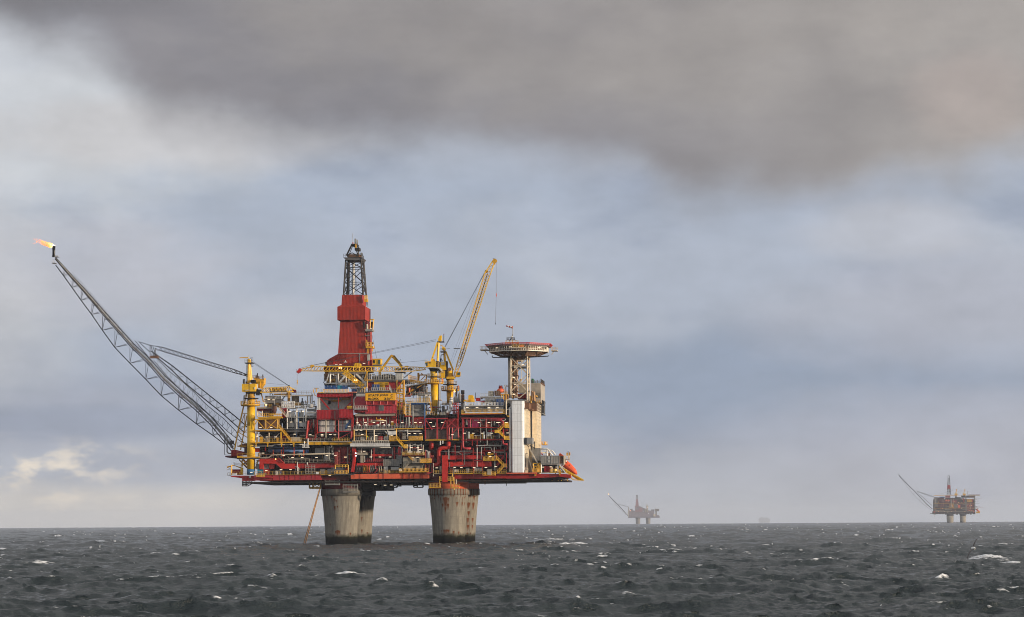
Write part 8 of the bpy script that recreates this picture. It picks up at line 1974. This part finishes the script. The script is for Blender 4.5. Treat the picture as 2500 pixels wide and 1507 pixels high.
for q_, k in ((q1, 'tan'), (q2, 'steel_dark'), (q3, 'far_red')): tag(mk('pipework', k, q_), kind='stuff')
for y in (860, 965, 1032): bx('walkway', 'yellow_dirty' if y < 1000 else 'tan', 1042, y, 1925, y + 8, .5, 3)
q = MB()
for y in (1092, 1100): pass
for x0 in range(1040, 1920, 60): q.box(x0, 1086, x0 + 30 + g.random() * 25, 1096 + g.random() * 12, 8, 12)
tag(mk('under_deck_gear', 'under', q), kind='stuff')
q = MB(); A_, B_ = tower_ring(1326, 1410, 690, 10, 20), tower_ring(1350, 1384, 330, 12, 18); q.lattice(A_, B_, 9, .5, .8); mk('derrick', 'steel_dark', q); mk('derrick_cladding', 'red', loft([tower_ring(1333, 1406, 556, 9.5, 20.5), tower_ring(1340, 1400, 474, 9.5, 20.5)])); q = MB().pl([(1348, 330), (1348, 278), (1382, 278), (1382, 330)], 14, .8); mk('crown', 'steel_dark', q); bx('derrick_screen', 'grey_light', 1368, 560, 1392, 640, 12, 13)
for cx_, y0 in ((1520, 565), (1695, 570)):
    q = MB().ln(cx_ + 12, y0, cx_ - 18, 670, 8, .9).ln(cx_ + 15, y0, cx_ + 14, 670, 8, .7).ln(cx_, y0 + 5, cx_ + 22, y0 + 5, 8, 1); mk('crane', 'yellow', q); bx('crane_cab', 'yellow_clean', cx_ - 32, 658, cx_ + 32, 695, 6, 10); mk('crane_pedestal', 'brown', MB().cyl(cx_ - 16, 695, cx_ + 16, 745, 8, 12))
q = MB(); q.lattice([P(1050, 694, 8), P(1050, 694, 9.5), P(1050, 704, 9.5), P(1050, 704, 8)], [P(1500, 686, 8), P(1500, 686, 9.5), P(1500, 700, 9.5), P(1500, 700, 8)], 20, .25, .5); mk('crane_boom', 'yellow', q); bx('crane_boom', 'yellow', 1550, 688, 1670, 694, 8, 9); mk('crane_cable', 'cable', MB().ln(1525, 570, 1180, 668, 8, .22).ln(1700, 575, 1520, 630, 8, .2))
bx('helideck', 'cream_steel', 1790, 684, 2028, 702, 4, 30); bx('helideck_net', 'far_red', 1785, 680, 2030, 690, 3.5, 31); ln('mast', 'grey', 1765, 605, 1765, 690, 10, .5); bx('helideck_truss', 'brown', 1800, 702, 1910, 745, 6, 28)
flare(0, [(303, 268), (380, 350), (520, 495), (640, 610), (765, 745), (880, 870), (1015, 985)], [(310, 290), (430, 440), (520, 570), (620, 690), (745, 820), (880, 930), (1005, 1012)], 26, 1.4, ((690, 618), (1060, 745)))
q = MB().ln(690, 630, 1010, 920, 27, .5).ln(770, 690, 1005, 905, 27, .35); mk('boom_chord', 'steel_dark', q); mk('flare_tip', 'black', MB().ln(302, 234, 304, 275, 26, .9))
mk('lifeboat', 'orange', MB().tube(P(1948, 990, 6), P(2025, 1050, 6), 2.0, 10, 1.3)); bx('lifeboat_ramp', 'yellow', 1950, 1040, 2030, 1076, 4, 8); bx('outrigger', 'far_dark', 965, 1074, 1060, 1086, 20, 30); mk('gantry', 'yellow_dirty', MB().ln(1960, 955, 1985, 985, 6, .9))
LD_ = [(1310, 795), (1355, 795), (1352, 832), (1480, 835), (1560, 890), (1650, 790), (1645, 840), (1708, 842), (1757, 920), (1805, 920), (1850, 918), (1148, 1035), (1090, 992), (1275, 1035), (1345, 1055), (1430, 1040), (1710, 1040), (1640, 970), (1450, 925), (1420, 920), (1580, 845), (1860, 1022), (1800, 1018), (1150, 838), (1230, 970), (1500, 1025)]
for x, y in LD_: mk('lamp', 'lamp_warm' if (x + y) % 3 else 'lamp_white', MB().tube(P(x, y, -1.2), P(x, y, -.6), .42, 8))

mat('hazed_grey', (0.22, 0.19, 0.225), .8, var=.3, scale=.1); mat('hazed_dark', (0.16, 0.15, 0.185), .8, var=.3, scale=.1); mat('hazed_red', (0.27, 0.145, 0.16), .8, var=.2, scale=.1)  # base colours paled so they carry part of the haze fade
SITE[0] = far_site(1556, 9200.0)
fr('P')
T('oil_platform', 'pale violet oil platform faded by haze, standing on two legs right of the large platform', 'oil platform', (0, 0, 0), 'oil platforms in the field')
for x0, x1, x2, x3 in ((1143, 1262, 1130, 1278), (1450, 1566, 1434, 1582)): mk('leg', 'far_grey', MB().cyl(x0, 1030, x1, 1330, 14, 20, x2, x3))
bx('deck', 'hazed_dark', 905, 1000, 1850, 1042, 2, 60); mk('deck_module', 'hazed_grey', MB().prism([(925, 1002), (925, 820), (1010, 810), (1110, 830), (1110, 720), (1240, 690), (1340, 730), (1410, 760), (1520, 820), (1690, 830), (1700, 1002)], 4, 56)); bx('module', 'hazed_red', 1120, 800, 1330, 860, 2, 5); bx('module', 'hazed_red', 1230, 750, 1330, 800, 2.4, 5); bx('module', 'far_grey', 1120, 862, 1215, 882, 2, 4); bx('module', 'tan', 1420, 760, 1450, 880, 1, 4); bx('module', 'tan', 1475, 740, 1500, 880, 1, 4)
mk('derrick_cladding', 'hazed_red', loft([tower_ring(1105, 1232, 722, 10, 24), tower_ring(1105, 1232, 680, 10, 24)])); mk('derrick_cladding', 'hazed_red', loft([tower_ring(1128, 1222, 680, 11, 22), tower_ring(1142, 1205, 480, 12, 20)])); q = MB(); q.lattice(tower_ring(1147, 1200, 480, 12, 19), tower_ring(1150, 1190, 365, 13, 18), 4, .8, 1.2); q.box(1148, 350, 1190, 385, 13, 18); mk('derrick', 'hazed_dark', q)
bx('living_quarters', 'cream_steel', 1670, 930, 1725, 1000, 0, 12); bx('helideck', 'far_grey', 1705, 770, 1838, 845, 4, 30); bx('helideck_tower', 'far_grey', 1725, 845, 1770, 1000, 8, 20); mk('lower_deck', 'hazed_grey', MB().prism([(1725, 1002), (1725, 945), (1835, 965), (1860, 1020), (1850, 1030)], 2, 20)); ln('mast', 'grey', 1716, 700, 1716, 780, 8, .9)
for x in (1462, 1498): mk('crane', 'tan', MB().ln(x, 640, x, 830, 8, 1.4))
mk('crane_boom', 'hazed_dark', MB().ln(1260, 700, 1360, 688, 8, 1.0)); bx('crane_cab', 'tan', 1440, 700, 1520, 722, 7, 10); mk('crane', 'far_grey', MB().ln(920, 705, 920, 820, 8, 1.6).ln(905, 775, 940, 775, 8, 2)); mk('crane_pedestal', 'tan', MB().ln(915, 820, 920, 1010, 2, 1.6).ln(890, 950, 915, 760, 2, .8)); bx('deck_gear', 'hazed_dark', 1600, 790, 1690, 835, 6, 30); bx('deck_gear', 'hazed_dark', 960, 770, 1040, 822, 6, 20)
flare(0, [(325, 370), (450, 500), (575, 625), (625, 675), (740, 795), (850, 925), (905, 985)], [(325, 370), (430, 500), (530, 640), (650, 760), (760, 860), (850, 955)], 26, 2.4, ((600, 630), (905, 722)))
mk('flare_flame', 'lamp_warm', MB().lathe(P(318, 333, 24), [(.3, P(318, 350, 24).z), (1.3, P(318, 340, 24).z), (1.5, P(318, 330, 24).z), (.4, P(318, 315, 24).z)], 10)); mk('lamp', 'lamp_warm', MB().tube(P(972, 828, -1), P(972, 828, 0), 1.1, 8)); mk('lamp', 'lamp_warm', MB().tube(P(1495, 718, -1), P(1495, 718, 0), 1.0, 8)); mk('lamp', 'lamp_cool', MB().tube(P(1525, 908, -1), P(1525, 908, 0), .8, 8)); mk('lamp', 'lamp_cool', MB().tube(P(1373, 838, -1), P(1373, 838, 0), .8, 8))

SITE[0] = far_site(1866, 25000.0)
FR['W'] = (1780, 1230, 15.4); fr('W')
mat('far_hazed', (.34, .36, .41), .8, var=.05)  # distance haze painted in as a pale base colour
T('oil_platform', 'faint blue-grey outline of a platform almost lost in the haze on the horizon', 'oil platform', (0, 0, 0), 'oil platforms in the field')
mk('deck_module', 'far_hazed', MB().prism([(1130, 720), (1105, 590), (1140, 540), (1200, 505), (1255, 505), (1300, 540), (1370, 515), (1440, 520), (1500, 560), (1540, 600), (1535, 720)], 0, 70))
for x0, x1 in ((1180, 1260), (1400, 1480)): mk('leg', 'far_hazed', MB().cyl(x0, 715, x1, 860, 30, 16))
SITE[0] = MAIN

# ------------------------------------------------------------------ birds
mat('feather_white', (.78, .77, .74), .7, var=.08); mat('feather_grey', (.13, .11, .105), .7, var=.2)
def bird(px, py, D, span, roll, yaw, label, lift=0.0):
    d = ray(px, py).normalized(); c = Vector((0, 0, CAMZ)) + d * D
    o = bpy.data.objects.new('seabird', None); COL.objects.link(o)
    o.matrix_world = Matrix.Translation(c) @ Matrix.Rotation(yaw, 4, 'Z') @ Matrix.Rotation(roll, 4, 'Y')
    tag(o, label, 'bird', 'seabirds over the water'); th = (o, Vector((0, 0, 0))); s = span / 1.1
    v, f, n = [], [], 12; st = [(-.25, .004, 0), (-.2, .03, 0), (-.1, .062, 0), (0, .078, -.003), (.09, .07, 0), (.15, .05, .01), (.19, .047, .016), (.225, .03, .012), (.26, .008, .004)]
    for y, r, z in st:
        for j in range(n): t = 2 * math.pi * j / n; v.append((math.cos(t) * r * s, -y * s, (math.sin(t) * r + z) * s))
    for i in range(len(st) - 1):
        for j in range(n): f.append((i * n + j, i * n + (j + 1) % n, (i + 1) * n + (j + 1) % n, (i + 1) * n + j))
    mk('body', 'feather_white', MB().add(v, f, True), thing=th)
    mk('tail', 'feather_grey', MB().add([(-.05 * s, .33 * s, 0), (.05 * s, .33 * s, 0), (.03 * s, .2 * s, .012 * s), (-.03 * s, .2 * s, .012 * s), (0, .22 * s, -.012 * s)], [(0, 1, 2, 3), (0, 3, 4), (1, 4, 2), (0, 4, 1)]), thing=th)
    for sd in (-1, 1):
        v, f = [], []
        W_ = [(.05, .07, -.07, .02, .016), (.18, .075, -.075, .055, .014), (.32, .06, -.06, .06, .011), (.45, .02, -.075, .035, .007), (.55, -.05, -.075, -.015, .003)]
        for x, yf, yb, z, th_ in W_:
            z2 = z + lift * x * sd
            v += [(sd * x * s, -yf * s, z2 * s), (sd * x * s, -(yf + yb) / 2 * s, (z2 + th_) * s), (sd * x * s, -yb * s, z2 * s), (sd * x * s, -(yf + yb) / 2 * s, (z2 - th_) * s)]
        for i in range(len(W_) - 1):
            for j in range(4): f.append((i * 4 + j, i * 4 + (j + 1) % 4, i * 4 + 4 + (j + 1) % 4, i * 4 + 4 + j))
        f += [(0, 1, 2, 3), (16, 19, 18, 17)]
        mk('wing', 'feather_grey', MB().add(v, f), thing=th)
bird(2375.8, 1339.2, 112, 1.12, R(-60), R(12), 'white bodied seabird gliding with dark wings steeply banked above the big breaker')
bird(1401.8, 295.5, 640, .62, R(70), R(40), 'tiny dark seabird high in the cloud, upper of the two specks')
bird(1461, 331, 760, .5, R(20), R(80), 'tiny dark seabird high in the cloud, lower right of the two specks')
# ------------------------------------------------------------------ render settings
spill()
scene.render.engine = 'CYCLES'
cy = scene.cycles
cy.use_denoising = True
cy.max_bounces = 6; cy.diffuse_bounces = 3; cy.glossy_bounces = 3; cy.transmission_bounces = 2; cy.volume_bounces = 1; cy.transparent_max_bounces = 8
cy.use_adaptive_sampling = True; cy.adaptive_threshold = 0.006
cy.sample_clamp_indirect = 6.0
scene.view_settings.view_transform = 'Standard'; scene.view_settings.look = 'None'
scene.view_settings.exposure = 0.0; scene.view_settings.gamma = 1.0
cy.pixel_filter_type = 'BLACKMAN_HARRIS'; cy.filter_width = 1.0
